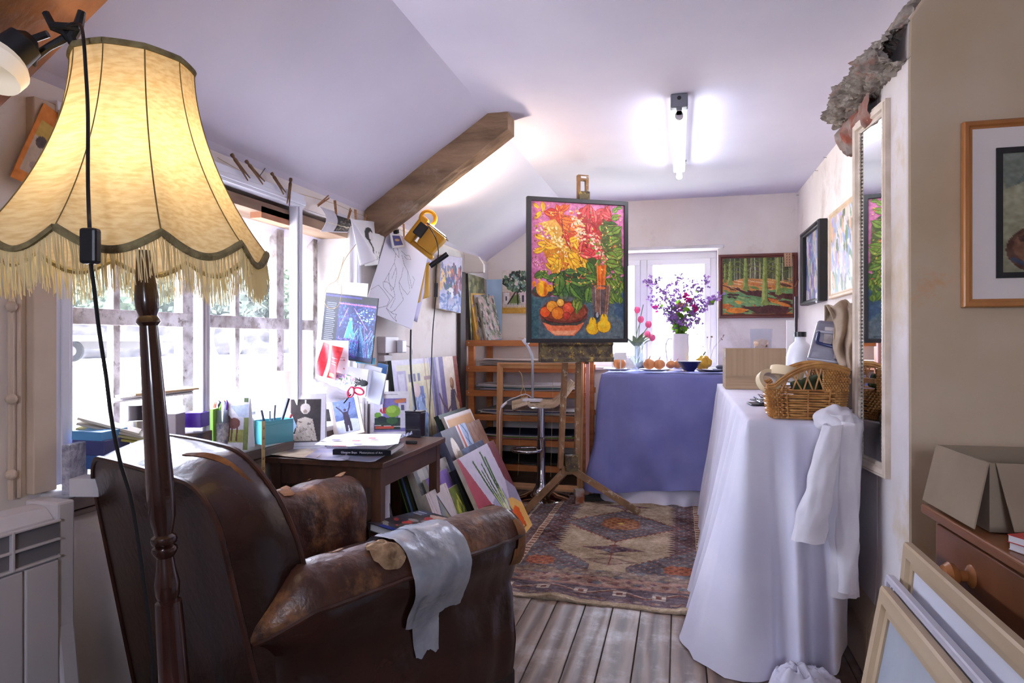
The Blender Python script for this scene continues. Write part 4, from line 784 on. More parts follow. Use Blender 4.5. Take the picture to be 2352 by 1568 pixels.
for x, y, s_ in ((540, 1235, 1), (626, 1215, 1.08)): el(x, y, 52*s_, 48*s_, (150, 96, 20)); el(x, y, 47*s_, 44*s_, (240, 184, 26)); el(x, y-48*s_, 26*s_, 38*s_, (240, 188, 34)); el(x-10, y-10, 20, 22, (250, 212, 84), 0, .8); ln([(x-2, y-88*s_), (x+2, y-70*s_)], 7, (90, 70, 30))
for i in range(7): ln([(695+i*8, 1295), (698+i*8+rnd.uniform(-3, 4), 1306)], 3, (30, 34, 40))
mp_.a = np.clip(mp_.a.mean(2, keepdims=True)+(mp_.a-mp_.a.mean(2, keepdims=True))*1.3, 0, 255)*.88; mp_.dab(420, (.03, .03, .97, .62), [(226, 172, 60), (190, 70, 50), (120, 60, 30), (236, 200, 110), (96, 120, 60), (214, 120, 70)], .012, 8); mp_.noise(26, 3, 5)
pic = thing('framed_flower_painting', 'large black-framed still life of flowers, fruit bowl and pears on the easel', 'painting', p00, rz=rzp)
pic.location = (p00+p10)/2; pic.location.z = at(1323, 787, D=4.08).z
iw, ih = pw_-.052, ph_-.052
art('canvas', mp_, iw, ih, .02, cream, pic, M=Matrix.Translation((0, -.002, .026)))
b = MB(Matrix.Translation((0, 0, .026))); frame_mb(b, iw, ih, .026, .034); b.build('frame', pm('black_frame', (28, 27, 30), rough=.45), pic, bevel=.002)
# ------------------------------------------------------------ plan chest of open shelves
sx0, sx1, sy0, sy1 = -1.54, -.655, 4.66, 5.21
shf = thing('paper_shelves', 'orange pine open shelving unit stacked with paper in the back left corner', 'shelves', ((sx0+sx1)/2, sy0, 0))
lev = [at(1100, y, Y=sy0).z for y in (788, 847, 903, 958, 1013, 1070)]
for x in (sx0, sx1-.045):
    for y in (sy0+.022, sy1-.045): b = MB(); b.bx(x, x+.045, y, y+.045, 0, lev[0]-.02); b.build('post', pine, shf, world=True, bevel=.002)
for i, z in enumerate(lev):
    for y in (sy0, sy1-.02): b = MB(); b.bx(sx0-.01, sx1+.01, y, y+.02, z-.022, z+.022); b.build('rail', pine, shf, world=True, bevel=.002)
    for x in (sx0+.06, -1.2, -.93, sx1-.1): b = MB(); b.bx(x, x+.045, sy0+.021, sy1-.021, z+.004, z+.018); b.build('slat', pine, shf, world=True)
for x in (sx0+.012, sx1-.012):
    for z in lev[:3]: b = MB(); b.ball((x, sy0-.001, z+.004), .005, n=8, k=4); b.build('screw_head', pm('screw', (210, 205, 196), rough=.4), shf, world=True)
b = MB(); b.bx(sx0-.02, sx1+.06, sy0+.01, sy1, 0, .025); b.build('plinth_board', pm('pale_board', (190, 156, 128), (170, 134, 106), scale=6), shf, world=True)
def sheets(name, label, cat, x0, x1, y0, y1, z, n, cols, seed, th=.004, grp=None, jit=.03, curl=.012):
    rnd = random.Random(seed)
    for k in range(n):
        a = rnd.uniform(-.07, .07); dx, dy = rnd.uniform(-jit, jit), rnd.uniform(-jit, jit)*.6; cu = rnd.uniform(0, curl); w, d = (x1-x0)*rnd.uniform(.85, 1), (y1-y0)*rnd.uniform(.85, 1)
        M = T(((x0+x1)/2+dx, (y0+y1)/2+dy, z), rz=a); b = MB(M)
        b.grid(lambda u, v: ((u-.5)*w, (v-.5)*d, cu*(abs(u-.5)*2)**3*(1-v)+.002+.0015*nz((u*4, v*4, k), 1)), 12, 6, thick=-th*.8)
        o = tag(b.build(name, cloth('sheet_tone_%d_%d_%d' % cols[k % len(cols)], cols[k % len(cols)], tr=.05), smooth=True), label[k] if isinstance(label, list) else label, cat, grp); z += th+.001
    return z
for i, (n, cl) in enumerate(((6, [(196, 182, 172), (208, 196, 188), (172, 156, 144), (214, 208, 204)]), (5, [(226, 220, 222), (190, 186, 200), (70, 110, 104), (204, 198, 204)]), (4, [(206, 200, 196), (214, 210, 210), (70, 74, 110)]), (4, [(190, 110, 126), (124, 158, 70), (206, 200, 196), (60, 66, 90)]), (3, [(60, 48, 44), (80, 70, 66), (50, 44, 42)]))):
    w = ('top', 'second', 'third', 'fourth', 'bottom')[i]
    sheets('paper_sheet', 'large sheets of artist paper lying on the %s open shelf' % w if w != 'top' else 'large sheets of artist paper in the compartment under the shelving top', 'paper', sx0+.06, sx1-.06, sy0+.03, sy1-.1, lev[i+1]+.021, n, cl, i+3, th=.007, grp='papers on the %s shelf' % w)
# pieces standing and lying on top of the shelves
def quick(w, h, bgc, ops, seed=1, nzamp=18):
    c = Cv(w, h, bgc); rnd = random.Random(seed)
    for o in ops: getattr(c, o[0])(*o[1:])
    c.noise(nzamp, 3, seed); return c
zt_ = lev[0]+.023
def leanx(name, label, cat, cv, w, h, t, x, y, z, a, side=cream, rz=0, M2=None, cat2=None, **k):
    """flat panel standing on its edge, front faces -y after rz, tipped back by a"""
    M = T((x, y, z), rz=rz) @ Matrix.Rotation(-a, 4, 'X'); return tag(art(name, cv, w, h, t, side, M=M, **k), label, cat)
greys = [(84, 92, 74), (150, 156, 160), (110, 96, 84), (60, 62, 60), (176, 160, 160)]
cvA = quick(30, 60, (150, 154, 150), [('dab', 120, (0, 0, 1, 1), greys, .16, 3, 80), ('line', [(.6, 0), (.5, 1)], .06, (60, 70, 56))])
M = lambda x, y, rz, ry: T((x, y, zt_)) @ Matrix.Rotation(ry, 4, 'Y') @ Matrix.Rotation(rz, 4, 'Z')
for (nm, lb, x, rz_, ry_, h, w, cv_, sd_) in (
    ('canvas', 'torn-edged sketch pad leaning at the left end of the shelving top', -1.47, R(76), R(-7), .32, .20, quick(20, 50, (200, 170, 190), [('dab', 60, (0, 0, 1, 1), [(206, 180, 200), (120, 90, 90), (230, 220, 226)], .2, 2, 80)]), pm('ragged_paper', (214, 198, 176), (190, 170, 150), scale=30, bump=.6)),
    ('canvas', 'canvas with a mustard yellow edge leaning on the shelving top', -1.435, R(76), R(-9), .36, .22, quick(20, 50, (190, 150, 70), [('dab', 60, (0, 0, 1, 1), [(206, 160, 60), (120, 110, 130)], .2, 2)]), pm('mustard_edge', (206, 156, 54), (180, 130, 40), scale=20)),
    ('canvas', 'grey and blue branch painting leaning on the shelving top', -1.40, R(60), R(-9), .35, .16, cvA, cream),
    ('canvas', 'green and pink reed painting leaning rightmost on the shelving top', -1.35, R(52), R(-12), .34, .15, quick(30, 60, (140, 136, 130), [('dab', 150, (0, 0, 1, 1), [(100, 110, 84), (176, 150, 146), (70, 66, 60), (160, 160, 150), (196, 170, 166)], .16, 5, 80)]), cream)):
    tag(art(nm, cv_, w, h, .022, sd_, M=M(x-.03, 4.80, rz_, ry_)), lb, 'canvas')
sheets('paper_scrap', ['white torn paper lying lowest on the shelving top', 'cream card lying on the papers on the shelving top', 'narrow paper strip lying above the cream card', 'topmost small white paper on the shelving top'], 'paper', -1.15, -.84, 4.69, 4.92, zt_, 4, [(232, 228, 226), (214, 190, 160), (224, 220, 218), (236, 232, 230)], 8, th=.005, jit=.04, curl=.02)
# tall panels behind the shelves, in the corner
leanx('tall_painting', 'tall dark-edged panel painted with green reeds in the back left corner', 'painting', quick(30, 90, (122, 120, 84), [('dab', 160, (0, 0, 1, 1), [(98, 100, 60), (150, 148, 104), (80, 84, 60), (130, 124, 110)], .2, 4, 88)]), .42, .50, .02, -1.525, 4.86, zt_, R(3), side=pm('dark_edge', (52, 42, 40), rough=.6), rz=R(90))
leanx('blue_board', 'plain pale blue board standing behind the green reed painting', 'board', quick(8, 20, (166, 196, 222), []), .13, .50, .012, -1.475, 5.17, zt_, R(2), rz=R(4), side=cream)
b = MB(); b.bx(-1.555, -1.53, 4.48, 4.60, 0, 1.60); tag(b.build('dark_board', pm('dark_stained_board', (66, 50, 44), (46, 36, 32), scale=8, stretch=(1, 1, .3)), bevel=.003), 'tall dark narrow board standing against the left wall by the shelves', 'board')
b = MB(); b.prism([(XL, 1.60), (-1.40, 1.60), (-1.40, 1.66), (-1.44, 1.72), (XL, 1.76)], 4.62, 4.66, axis='y'); struct('trim_14', b, wallm, bevel=.004)
# ------------------------------------------------------------ paintings on the walls
def hang(name, label, cv, w, h, loc, rz, fw, fd, fm, mount=0, mm=None, t=.012, cat='painting', roll=0, pitch=0):
    o = thing(name, label, cat, loc, rot=(pitch, roll, rz)); iw, ih = w-2*fw, h-2*fw
    art('picture', cv, iw-2*mount, ih-2*mount, t, mm or cream, o, M=Matrix.Translation((0, -.002, fw+mount)))
    if mount: b = MB(Matrix.Translation((0, 0, fw+mount))); frame_mb(b, iw-2*mount, ih-2*mount, mount, t+.001, y=-.002); b.build('mount', mm, o)
    b = MB(Matrix.Translation((0, 0, fw))); frame_mb(b, iw, ih, fw, fd, prof=[(0, 0), (0, -fd*.7), (.25, -fd*.75), (.45, -fd), (.85, -fd), (1, -fd*.8), (1, 0)]); b.build('frame', fm, o); return o
fp = Cv(190, 152, (92, 110, 56)); rnd = random.Random(11); fz = lambda x, y: ((x-1293)/722, (y-232)/562)
fp.poly([(0, 0), (1, 0), (1, .42), (0, .5)], (74, 84, 46))
for k in range(90): x = rnd.random(); fp.line([(x, 0 if rnd.random() < .7 else .1), (x+rnd.uniform(-.01, .01), .44)], rnd.uniform(.004, .012), rnd.choice([(58, 62, 36), (196, 190, 150), (110, 96, 60), (84, 60, 60), (120, 130, 70), (210, 204, 180)]), .8)
fp.poly([(0, .45), (.3, .36), (.6, .38), (1, .46), (1, .62), (0, .66)], (206, 140, 70))
for k in range(50): x, y = rnd.random(), rnd.uniform(.36, .60); fp.line([(x, y), (x+.16, y+.04)], .012, rnd.choice([(226, 170, 100), (196, 110, 50), (230, 196, 150), (186, 120, 90)]), .9)
fp.poly([(0, .6), (1, .56), (1, 1), (0, 1)], (112, 150, 92))
for k in range(150):
    x, y = rnd.random(), rnd.uniform(.48, 1); c = rnd.choice([(104, 150, 92), (86, 132, 96), (150, 176, 104), (86, 38, 32), (70, 30, 30), (206, 110, 40), (110, 52, 36), (120, 160, 110), (218, 150, 60)]) if y > .6 else rnd.choice([(110, 140, 70), (200, 130, 60), (96, 52, 40)])
    fp.ell(x, y, rnd.uniform(.03, .10), rnd.uniform(.008, .022), c, rnd.uniform(0, 22), .95, n=9)
for pts in ([(.12, .5), (.35, .6), (.5, .58), (.62, .68), (.35, .66)], [(.35, .56), (.6, .66), (.62, .72), (.40, .66)], [(.66, .6), (1, .66), (1, .76), (.75, .7)], [(.3, .86), (.7, .86), (1, .92), (.9, 1), (.5, .99)], [(.6, .82), (.95, .88), (.9, .98), (.55, .94)]): fp.poly(pts, (78, 32, 30), .92)
fp.ell(.2, .93, .14, .04, (226, 130, 30), 0, .9); fp.ell(.85, .82, .12, .02, (222, 134, 50), 15, .9); fp.ell(.06, .42, .08, .03, (214, 130, 60), 20)
for x, w, y0, y1 in ((.115, .05, .06, .47), (.34, .055, 0, .56), (.615, .07, 0, .83), (.80, .05, 0, .65), (.04, .03, .1, .42)):
    fp.poly([(x-w*.4, y0), (x+w*.4, y0), (x+w*.42, y1-.1), (x+w*1.0, y1), (x, y1+.02), (x-w*1.0, y1), (x-w*.42, y1-.12)], (126, 142, 66)); fp.poly([(x-w*.4, y0), (x-w*.1, y0), (x-w*.15, y1-.1), (x-w*.8, y1)], (164, 176, 92)); fp.poly([(x+w*.2, y0), (x+w*.4, y0), (x+w*.42, y1-.1), (x+w*.6, y1)], (76, 88, 46))
    for s_ in (-1, 1):
        for k in range(3): yy = .05+.09*k; fp.line([(x, yy+.12), (x+s_*.07, yy+.03), (x+s_*.15, yy)], .008, (120, 130, 50))
fp.noise(20, 3, 4)
redwood = pm('red_brown_frame', (112, 52, 40), (88, 40, 32), scale=10, rough=.35, stretch=(1, 1, 1))
c0, c1, c2 = at(1649, 731, Y=5.235), at(1831, 731, Y=5.235), at(1649, 586, Y=5.235)
fo = hang('forest_painting', 'brown-framed woodland painting of green tree trunks beside the back window', fp, c1.x-c0.x-.006, c2.z-c0.z, ((c0.x+c1.x)/2, 5.236, c0.z), 0, .03, .03, redwood)
b = MB(); b.box((.215, -.034, .43), (.055, .002, .10), ry=R(-3)); pt = b.build('paper_price_tag', pm('brown_tag', (190, 150, 116)), fo)
b = MB(); [b.box((.205+.018*i, -.036, .43+.02*j), (.004, .001, .012), ry=R(10*j)) for i in (0, 1) for j in (-2, -1, 0, 1, 2)]; b.build('handwriting', black, pt)
b = MB(); b.box((.272, -.03, .255), (.008, .012, .06), ry=R(25)); tag(b.build('clothes_peg', pm('peg_wood', (180, 130, 84), (150, 104, 66), scale=20)), None); pg_ = b
o_ = bpy.data.objects['clothes_peg']; o_.parent = fo; o_.name = 'peg_clip'
tp_ = Cv(110, 110, (226, 216, 206)); rnd = random.Random(3)
tp_.poly([(0, .74), (1, .72), (1, 1), (0, 1)], (206, 160, 70)); tp_.poly([(0, .50), (1, .5), (1, .82), (0, .84)], (200, 170, 160)); tp_.rect(.05, .52, .2, .78, (226, 220, 222)); tp_.rect(.45, .5, .62, .76, (222, 204, 210)); tp_.rect(.52, .58, .57, .74, (70, 70, 90)); tp_.rect(.1, .6, .14, .7, (80, 76, 90)); tp_.poly([(.25, .6), (.45, .55), (.5, .8), (.2, .8)], (120, 140, 80))
for k in range(30): tp_.rect(k/30+.005, .76, k/30+.02, .86, (226, 226, 220))
for x, a, b_ in ((.42, .40, .44), (.16, .36, .02), (.72, .66, .8)): tp_.line([(x, .78), (a, .5), (b_, .3)], .035, (40, 36, 38)); tp_.line([(a, .5), (a+.2, .32)], .02, (40, 36, 38)); tp_.line([(a, .5), (a-.18, .34)], .02, (40, 36, 38))
for k in range(150): t = rnd.random()*2*pi; r_ = rnd.random()**.5; tp_.ell(.46+.42*r_*cos(t), .27+.22*r_*sin(t), .05, .035, rnd.choice([(60, 84, 70), (84, 116, 96), (44, 56, 50), (110, 140, 104), (130, 160, 150), (52, 60, 54)]), rnd.uniform(0, 180))
for k in range(16): tp_.ell(rnd.uniform(.1, .85), rnd.uniform(.15, .5), .025, .015, (230, 222, 210), rnd.uniform(0, 90))
tp_.noise(20, 3, 2); c0, c2 = at(1153, 720, Y=5.235), at(1153, 621, Y=5.235)
leanx('tree_picture', 'unframed picture of round green pines pinned on the back wall', 'painting', tp_, .33, c2.z-c0.z, .006, c0.x+.165, 5.236, c0.z, 0)
# right wall pair
ab = lambda seed, cl, n=200: (lambda c: (c.dab(n, (0, 0, 1, 1), cl, .10, seed, 80), c.noise(24, 3, seed), c)[2])(Cv(60, 50, cl[0]))
hang('black_framed_abstract', 'black-framed blue and violet abstract on the right wall', ab(4, [(150, 160, 190), (96, 110, 160), (196, 176, 150), (120, 90, 150), (110, 140, 150), (200, 190, 190), (70, 90, 130)]), .60, .49, (XR-.004, 4.52, at(1860, 700, X=.84).z), R(-90), .028, .05, pm('black_frame', (28, 27, 30)), roll=0)
hang('light_framed_landscape', 'pale wood framed landscape sketch on the right wall beside the mirror', ab(6, [(196, 200, 214), (120, 150, 110), (206, 170, 140), (150, 170, 206), (220, 210, 200), (110, 120, 80), (176, 160, 200)]), .70, .485, (XR-.004, 3.73, at(1917, 685, X=.84).z), R(-90), .03, .02, pm('pale_wood_frame', (212, 186, 150), (196, 168, 130), scale=9, rough=.5))
b = MB(); b.box((XR-.052, 4.27, 1.355), (.003, .04, .06), rx=R(8)); b.build('price_card', paper, bpy.data.objects['black_framed_abstract'], world=True)
# near painting on the pier
np_ = Cv(120, 130, (140, 138, 112)); rnd = random.Random(8)
np_.poly([(0, .0), (1, 0), (1, .45), (.1, .5)], (120, 128, 116)); np_.ell(.55, .3, .5, .34, (96, 110, 100), -30); np_.poly([(.0, .35), (.5, .1), (.7, .12), (.2, .6), (0, .8)], (150, 148, 120))
np_.ell(.62, .42, .17, .20, (92, 48, 42)); np_.ell(.66, .40, .11, .14, (120, 66, 52)); np_.ell(.38, .78, .32, .24, (84, 52, 36)); np_.ell(.36, .76, .26, .18, (112, 74, 50)); np_.ell(.32, .72, .09, .07, (140, 118, 70)); np_.ell(.42, .78, .05, .06, (170, 140, 110)); np_.line([(.15, .7), (.4, .62), (.6, .68)], .05, (70, 40, 30)); np_.line([(.1, .85), (.35, 1.0), (.7, .98)], .03, (50, 60, 80))
np_.noise(26, 4, 3)
na, nb_ = at(2209, 706, Y=2.03), at(2205, 283, Y=2.03)
hang('framed_still_life', 'pine-framed still life with brown pots on the cream wall at the right', np_, .56, nb_.z-na.z, (na.x+.28, 2.036, na.z), 0, .022, .022, pm('honey_pine_frame', (190, 130, 70), (160, 100, 50), scale=6, rough=.35, stretch=(1, 1, .4)), mount=.055, mm=pm('off_white_mount', (226, 218, 212), rough=.8))
o = bpy.data.objects['framed_still_life']; iw = .56-.044-.11; ih = nb_.z-na.z-.044-.11
b = MB(Matrix.Translation((0, -.003, .077))); frame_mb(b, iw-.03, ih-.03, .015, .017); [setattr(v, 'z', v.z+.015) for v in b.v]; b.build('inner_black_slip', black, o)
# ------------------------------------------------------------ mirror on the pier
m0, m1 = at(2030, 1100, D=1.98), at(1955, 1058, D=2.24)
mt = at(2030, 225, D=1.98).z; mw_ = (Vector((m0.x, m0.y, 0))-Vector((m1.x, m1.y, 0))).length; MROT = atan2(m0.y-m1.y, m0.x-m1.x)
mir = thing('wall_mirror', 'tall narrow mirror in a cream moulded frame on the pier', 'mirror', ((m0.x+m1.x)/2, (m0.y+m1.y)/2, m0.z), rot=(0, 0, MROT))
cf = pm('cream_moulding', (222, 208, 192), (200, 184, 164), scale=14, rough=.5, bump=.1); h_ = mt-m0.z; b = MB(Matrix.Translation((0, .022, .04)))
frame_mb(b, mw_-.08, h_-.08, .04, .022, prof=[(0, 0), (0, -.008), (.15, -.012), (.3, -.011), (.4, -.019), (.75, -.022), (.85, -.018), (1, -.018), (1, 0)]); b.build('frame', cf, mir)
b = MB(Matrix.Translation((0, .022, .04)))
for x in (-mw_/2+.043, mw_/2-.043):
    for i in range(90): b.ball((x, -.009, i*(h_-.08)/89), .0035, n=6, k=4)
bd = b.build('bead_moulding', cf, mir); bd['kind'] = 'stuff'
b = MB(); b.bx(-mw_/2+.04, mw_/2-.04, .017, .019, .04, h_-.04); b.build('mirror_glass', pm('mirror_silver', (236, 240, 240), rough=.02, metal=1), mir)
# ------------------------------------------------------------ bar stool, lamp on it, empty stretcher
st = thing('bar_stool', 'chrome bar stool with worn cream seat between shelves and easel', 'stool', (at(1243, 1143, Z=0.0).x, at(1243, 1143, Z=0.0).y, 0), rz=TH)
b = MB(); b.lathe([(.001, 0), (.195, 0), (.2, .006), (.19, .012), (.12, .024), (.06, .05), (.04, .085), (.034, .12), (.033, .13), (.0295, .135), (.0295, .40), (.033, .405), (.033, .42), (.026, .425), (.026, .64), (.001, .64)], 40); b.build('pedestal', chrome, st, smooth=True)
b = MB(); b.tube([(-.03, 0, .335)]+[(-.10-.105*cos(t), -.10*sin(t), .335) for t in [pi*(-.95+1.9*i/24) for i in range(25)]]+[(-.03, 0, .335)], .011, 10); b.build('footrest', chrome, st, smooth=True)
def seat(u, v):
    x = -.205+.42*u; w = .19*(1-.12*(2*u-1)**2)*(1 if u < .85 else 1-(u-.85)*.9); y = (v-.5)*2*w
    z = .665+.03*(2*v-1)**2*(1 if u < .3 else .2)-.035*max(0, .28-u)/.28+.0*u+(.15*((u-.66)/.34)**1.4 if u > .66 else 0); return (x, y, z+.004*nz((x*9, y*9, 0), 1))
cs = pm('worn_cream_vinyl', (210, 192, 166), (176, 152, 122), scale=10, rough=.6, bump=.25, c3=(120, 96, 76), s3=22)
b = MB(); b.grid(seat, 36, 20, thick=.022); b.build('seat', cs, st, smooth=True); b = MB(); b.grid(lambda u, v: Vector(seat(.02+u*.95, .05+v*.9))+Vector((0, 0, -.024)), 20, 10, thick=.004); b.build('seat_shell', chrome, st, smooth=True)
dl = thing('clear_desk_lamp', 'small white-based lamp with clear bendy neck standing on the bar stool', 'lamp', mw(st) @ Vector((-.06, .0, .672)))
b = MB(); b.box((0, 0, .010), (.13, .08, .02)); b.build('base', white_up, dl, bevel=.006, seg=3)
b = MB(); b.tube(smoothp([(.0, 0, .02), (.0, 0, .18), (-.002, 0, .30), (-.02, 0, .36), (-.045, 0, .40)]), .009, 10); b.build('neck', thin('clear_tube', (214, 220, 228), haze=.35), dl, smooth=True)
b = MB(); b.box((-.05, 0, .415), (.03, .03, .05), ry=R(-40)); b.build('lamp_head', white_up, dl, bevel=.005)
b = MB(); b.tube(smoothp([(.0, .03, .015), (-.05, -.0, .05), (-.10, -.05, .035), (-.17, -.09, .0), (-.20, -.12, -.06), (-.205, -.12, -.3), (-.19, -.14, -.5), (-.16, -.2, -.664)]), .003, 6); b.build('cord', white_up, dl, smooth=True)
b = MB(); b.tube([(-.165, -.087, .0), (-.195, -.112, -.035)], .009, 8); b.build('switch', white_up, dl, smooth=True)
sf0, sf1, sft = at(1140, 1110, Y=4.56), at(1336, 1110, Y=4.56), at(1136, 838, Y=4.60).z
es = thing('empty_stretcher', 'large empty pine picture frame leaning against the paper shelves', 'frame', ((sf0.x+sf1.x)/2, 4.585, .028), rot=(R(-3), 0, 0))
b = MB(Matrix.Translation((0, 0, .045))); frame_mb(b, sf1.x-sf0.x-.07, sft-.02-.075, .04, .03, prof=[(0, 0), (0, -.018), (.5, -.024), (.7, -.03), (1, -.03), (1, 0)]); b.build('frame', pm('raw_pine', (206, 156, 108), (184, 132, 84), scale=6, rough=.6, stretch=(1, 1, .5)), es)
b = MB(); b.tube(smoothp([(-.155, -.02, sft-.07), (-.13, -.03, sft-.1), (-.12, -.035, sft-.18), (-.135, -.035, sft-.23), (-.115, -.035, sft-.25), (-.10, -.035, sft-.22), (-.12, -.03, sft-.18)]), .003, 6); b.tube([(-.13, -.03, sft-.2), (-.15, -.03, .1)], .0012, 4); b.tube([(.10, -.03, sft-.1), (.09, -.03, .1)], .0012, 4); b.tube([(-.25, -.03, .55), (.25, -.03, .53)], .0012, 4); b.build('string', pm('twine', (196, 170, 130), rough=.9), es, smooth=True)
b = MB(); b.bx(-.64, -.615, 4.60, 4.62, 0, 1.08); tag(b.build('pink_board', pm('pink_primed_board', (206, 150, 140))), 'narrow pinkish board end between the shelves and the periwinkle cloth', 'board')
# ------------------------------------------------------------ still life on the table under the back window
TZ = .885
def onT(px, py, z=TZ): p = at(px, py, Y=4.64); p.z = z; return p
cer = pm('white_china', (236, 236, 238), rough=.15)
j = at(1563, 843, Y=5.0); jug = thing('white_jug', 'tall white china jug holding the pink and purple flowers', 'jug', (j.x, 5.0, TZ))
b = MB(); b.lathe([(.001, 0), (.050, 0), (.056, .01), (.060, .06), (.062, .16), (.060, .24), (.064, .262), (.058, .262), (.054, .24), (.054, .02), (.001, .015)], 28); b.build('body', cer, jug, smooth=True)
b = MB(); b.tube(smoothp([(-.055, 0, .22), (-.085, 0, .225), (-.105, 0, .18), (-.10, 0, .10), (-.085, 0, .05), (-.058, 0, .04)]), .006, 8); b.build('handle', cer, jug, smooth=True)
green = cloth('leaf_green', (122, 170, 54), (86, 132, 44), scale=30, tr=.5); stem = pm('stem_green', (92, 118, 60), rough=.6)
petm = [cloth('petal_violet', (186, 146, 206), (160, 116, 190), scale=60, tr=.2), cloth('petal_magenta', (214, 60, 150), (190, 40, 120), scale=60, tr=.5), cloth('petal_pale', (226, 160, 96), (236, 190, 130), scale=60, tr=.5), cloth('petal_dusk', (150, 120, 178), tr=.3), cloth('petal_pink', (232, 140, 176), (214, 110, 156), scale=40, tr=.5)]
def petals(b, c, r, n, m, rnd):
    for _ in range(n):
        d = Vector((rnd.gauss(0, 1), rnd.gauss(0, 1), rnd.gauss(0, 1))).normalized(); u_ = d.orthogonal().normalized()*r*.5; p = Vector(c)
        b.add([p, p+d*r*.5+u_, p+d*r, p+d*r*.5-u_], [(0, 1, 2, 3)], m)
def bouquet(parent, rnd, tips, z0, spread):
    for (x, z, kind) in tips:
        y = rnd.uniform(-.09, .09); base = Vector((rnd.uniform(-.03, .03), rnd.uniform(-.03, .03), z0)); tip = Vector((x, y, z)); mid = (base+tip)/2+Vector((-x*.18, 0, .03)); pts = smoothp([base, mid, tip], 8)
        b = MB(); b.tube(pts, .0016, 4, m=0)
        if kind == 'spray':
            for k in range(6, len(pts)):
                for _ in range(3):
                    q = pts[k]; e = q+Vector((rnd.uniform(-.05, .05), rnd.uniform(-.04, .04), rnd.uniform(-.01, .045))); b.tube([q, e], .0007, 3, m=0, cap=False); petals(b, e, .015, 8, rnd.choice((1, 1, 4)), rnd); petals(b, (q+e)/2, .010, 3, 1, rnd)
        elif kind in ('mag', 'org'):
            petals(b, tip, .028, 16, 2 if kind == 'mag' else 3, rnd); petals(b, tip+Vector((.01, 0, -.03)), .02, 10, 2, rnd)
        o = b.build('flower_stem', [stem]+petm, parent)
        if kind == 'leaf':
            b = MB()
        for _ in range(7 if kind == 'leaf' else 2):
            b = MB(); q = pts[rnd.randrange(3, len(pts)-2)]; d = Vector((rnd.uniform(-1, 1), rnd.uniform(-1, 1), rnd.uniform(-.1, .7))).normalized(); s_ = d.cross(Vector((rnd.uniform(-.4, .4), 1, .2))).normalized(); L_ = rnd.uniform(.035, .06)
            b.add([q, q+d*L_*.35+s_*L_*.32, q+d*L_*.7+s_*L_*.2, q+d*L_, q+d*L_*.7-s_*L_*.2, q+d*L_*.35-s_*L_*.32, q+d*L_*.5+Vector((0, 0, -.004))], [(0, 1, 6), (1, 2, 6), (2, 3, 6), (3, 4, 6), (4, 5, 6), (5, 0, 6)]); b.build('leaf', green, o)
rnd = random.Random(12); f = thing('wild_flower_bunch', 'loose bunch of purple and magenta flowers standing in the white jug', 'flowers', (j.x, 5.0, TZ))
X = lambda px: at(px, 700, Y=5.0).x-j.x; Z = lambda py: at(1563, py, Y=5.0).z-TZ
bouquet(f, rnd, [(X(1480), Z(645), 'spray'), (X(1500), Z(640), 'spray'), (X(1520), Z(668), 'spray'), (X(1545), Z(650), 'spray'), (X(1566), Z(636), 'spray'), (X(1590), Z(650), 'spray'), (X(1612), Z(660), 'spray'), (X(1622), Z(648), 'spray'), (X(1650), Z(685), 'spray'), (X(1645), Z(690), 'spray'), (X(1625), Z(700), 'spray'), (X(1500), Z(690), 'spray'), (X(1540), Z(720), 'spray'), (X(1585), Z(690), 'mag'), (X(1575), Z(680), 'mag'), (X(1595), Z(705), 'mag'), (X(1552), Z(705), 'mag'), (X(1560), Z(702), 'org'), (X(1572), Z(700), 'org'), (X(1505), Z(703), 'mag'), (X(1605), Z(740), 'spray'), (X(1540), Z(735), 'spray'),
            (X(1525), Z(712), 'leaf'), (X(1535), Z(740), 'leaf'), (X(1560), Z(735), 'leaf'), (X(1575), Z(740), 'leaf'), (X(1550), Z(755), 'leaf'), (X(1580), Z(752), 'leaf'), (X(1515), Z(730), 'leaf'), (X(1566), Z(720), 'leaf')], .2, .1)
# tulips in glass vase
v_ = at(1462, 846, Y=4.86); gv = thing('glass_vase', 'clear glass vase holding pink tulips beside the white jug', 'vase', (v_.x, 4.86, TZ))
b = MB(); b.lathe([(.001, .0), (.045, 0), (.05, .02), (.055, .2), (.052, .2), (.046, .02), (.001, .012)], 24); b.build('glass_body', thin('vase_glass', (240, 244, 246), haze=.12), gv, smooth=True)
tu = thing('tulip_bunch', 'pink tulips with broad green leaves standing in the glass vase', 'flowers', (v_.x, 4.86, TZ)); rnd = random.Random(6)
X = lambda px: at(px, 700, Y=4.86).x-v_.x; Z = lambda py: at(1463, py, Y=4.86).z-TZ
for i, (px, py) in enumerate(((1463, 716), (1472, 738), (1490, 750), (1487, 772), (1499, 780), (1478, 700))):
    tip = Vector((X(px), rnd.uniform(-.05, .03), Z(py))); base = Vector((rnd.uniform(-.02, .02), 0, .05)); b = MB(); b.tube(smoothp([base, (base+tip)/2+Vector((-.01, 0, .05)), tip]), .003, 5); s_ = b.build('flower_stem', stem, tu, smooth=True)
    if i < 5:
        b = MB()
        for k in range(6): t = 2*pi*k/6; b.grid(lambda u, v: tip+Vector(((.004+.019*sin(pi*(.1+.75*u)))*cos(t+(v-.5)*1.3), (.004+.019*sin(pi*(.1+.75*u)))*sin(t+(v-.5)*1.3), -.01+.048*u)), 6, 4)
        b.build('petal', petm[4], s_, smooth='all')
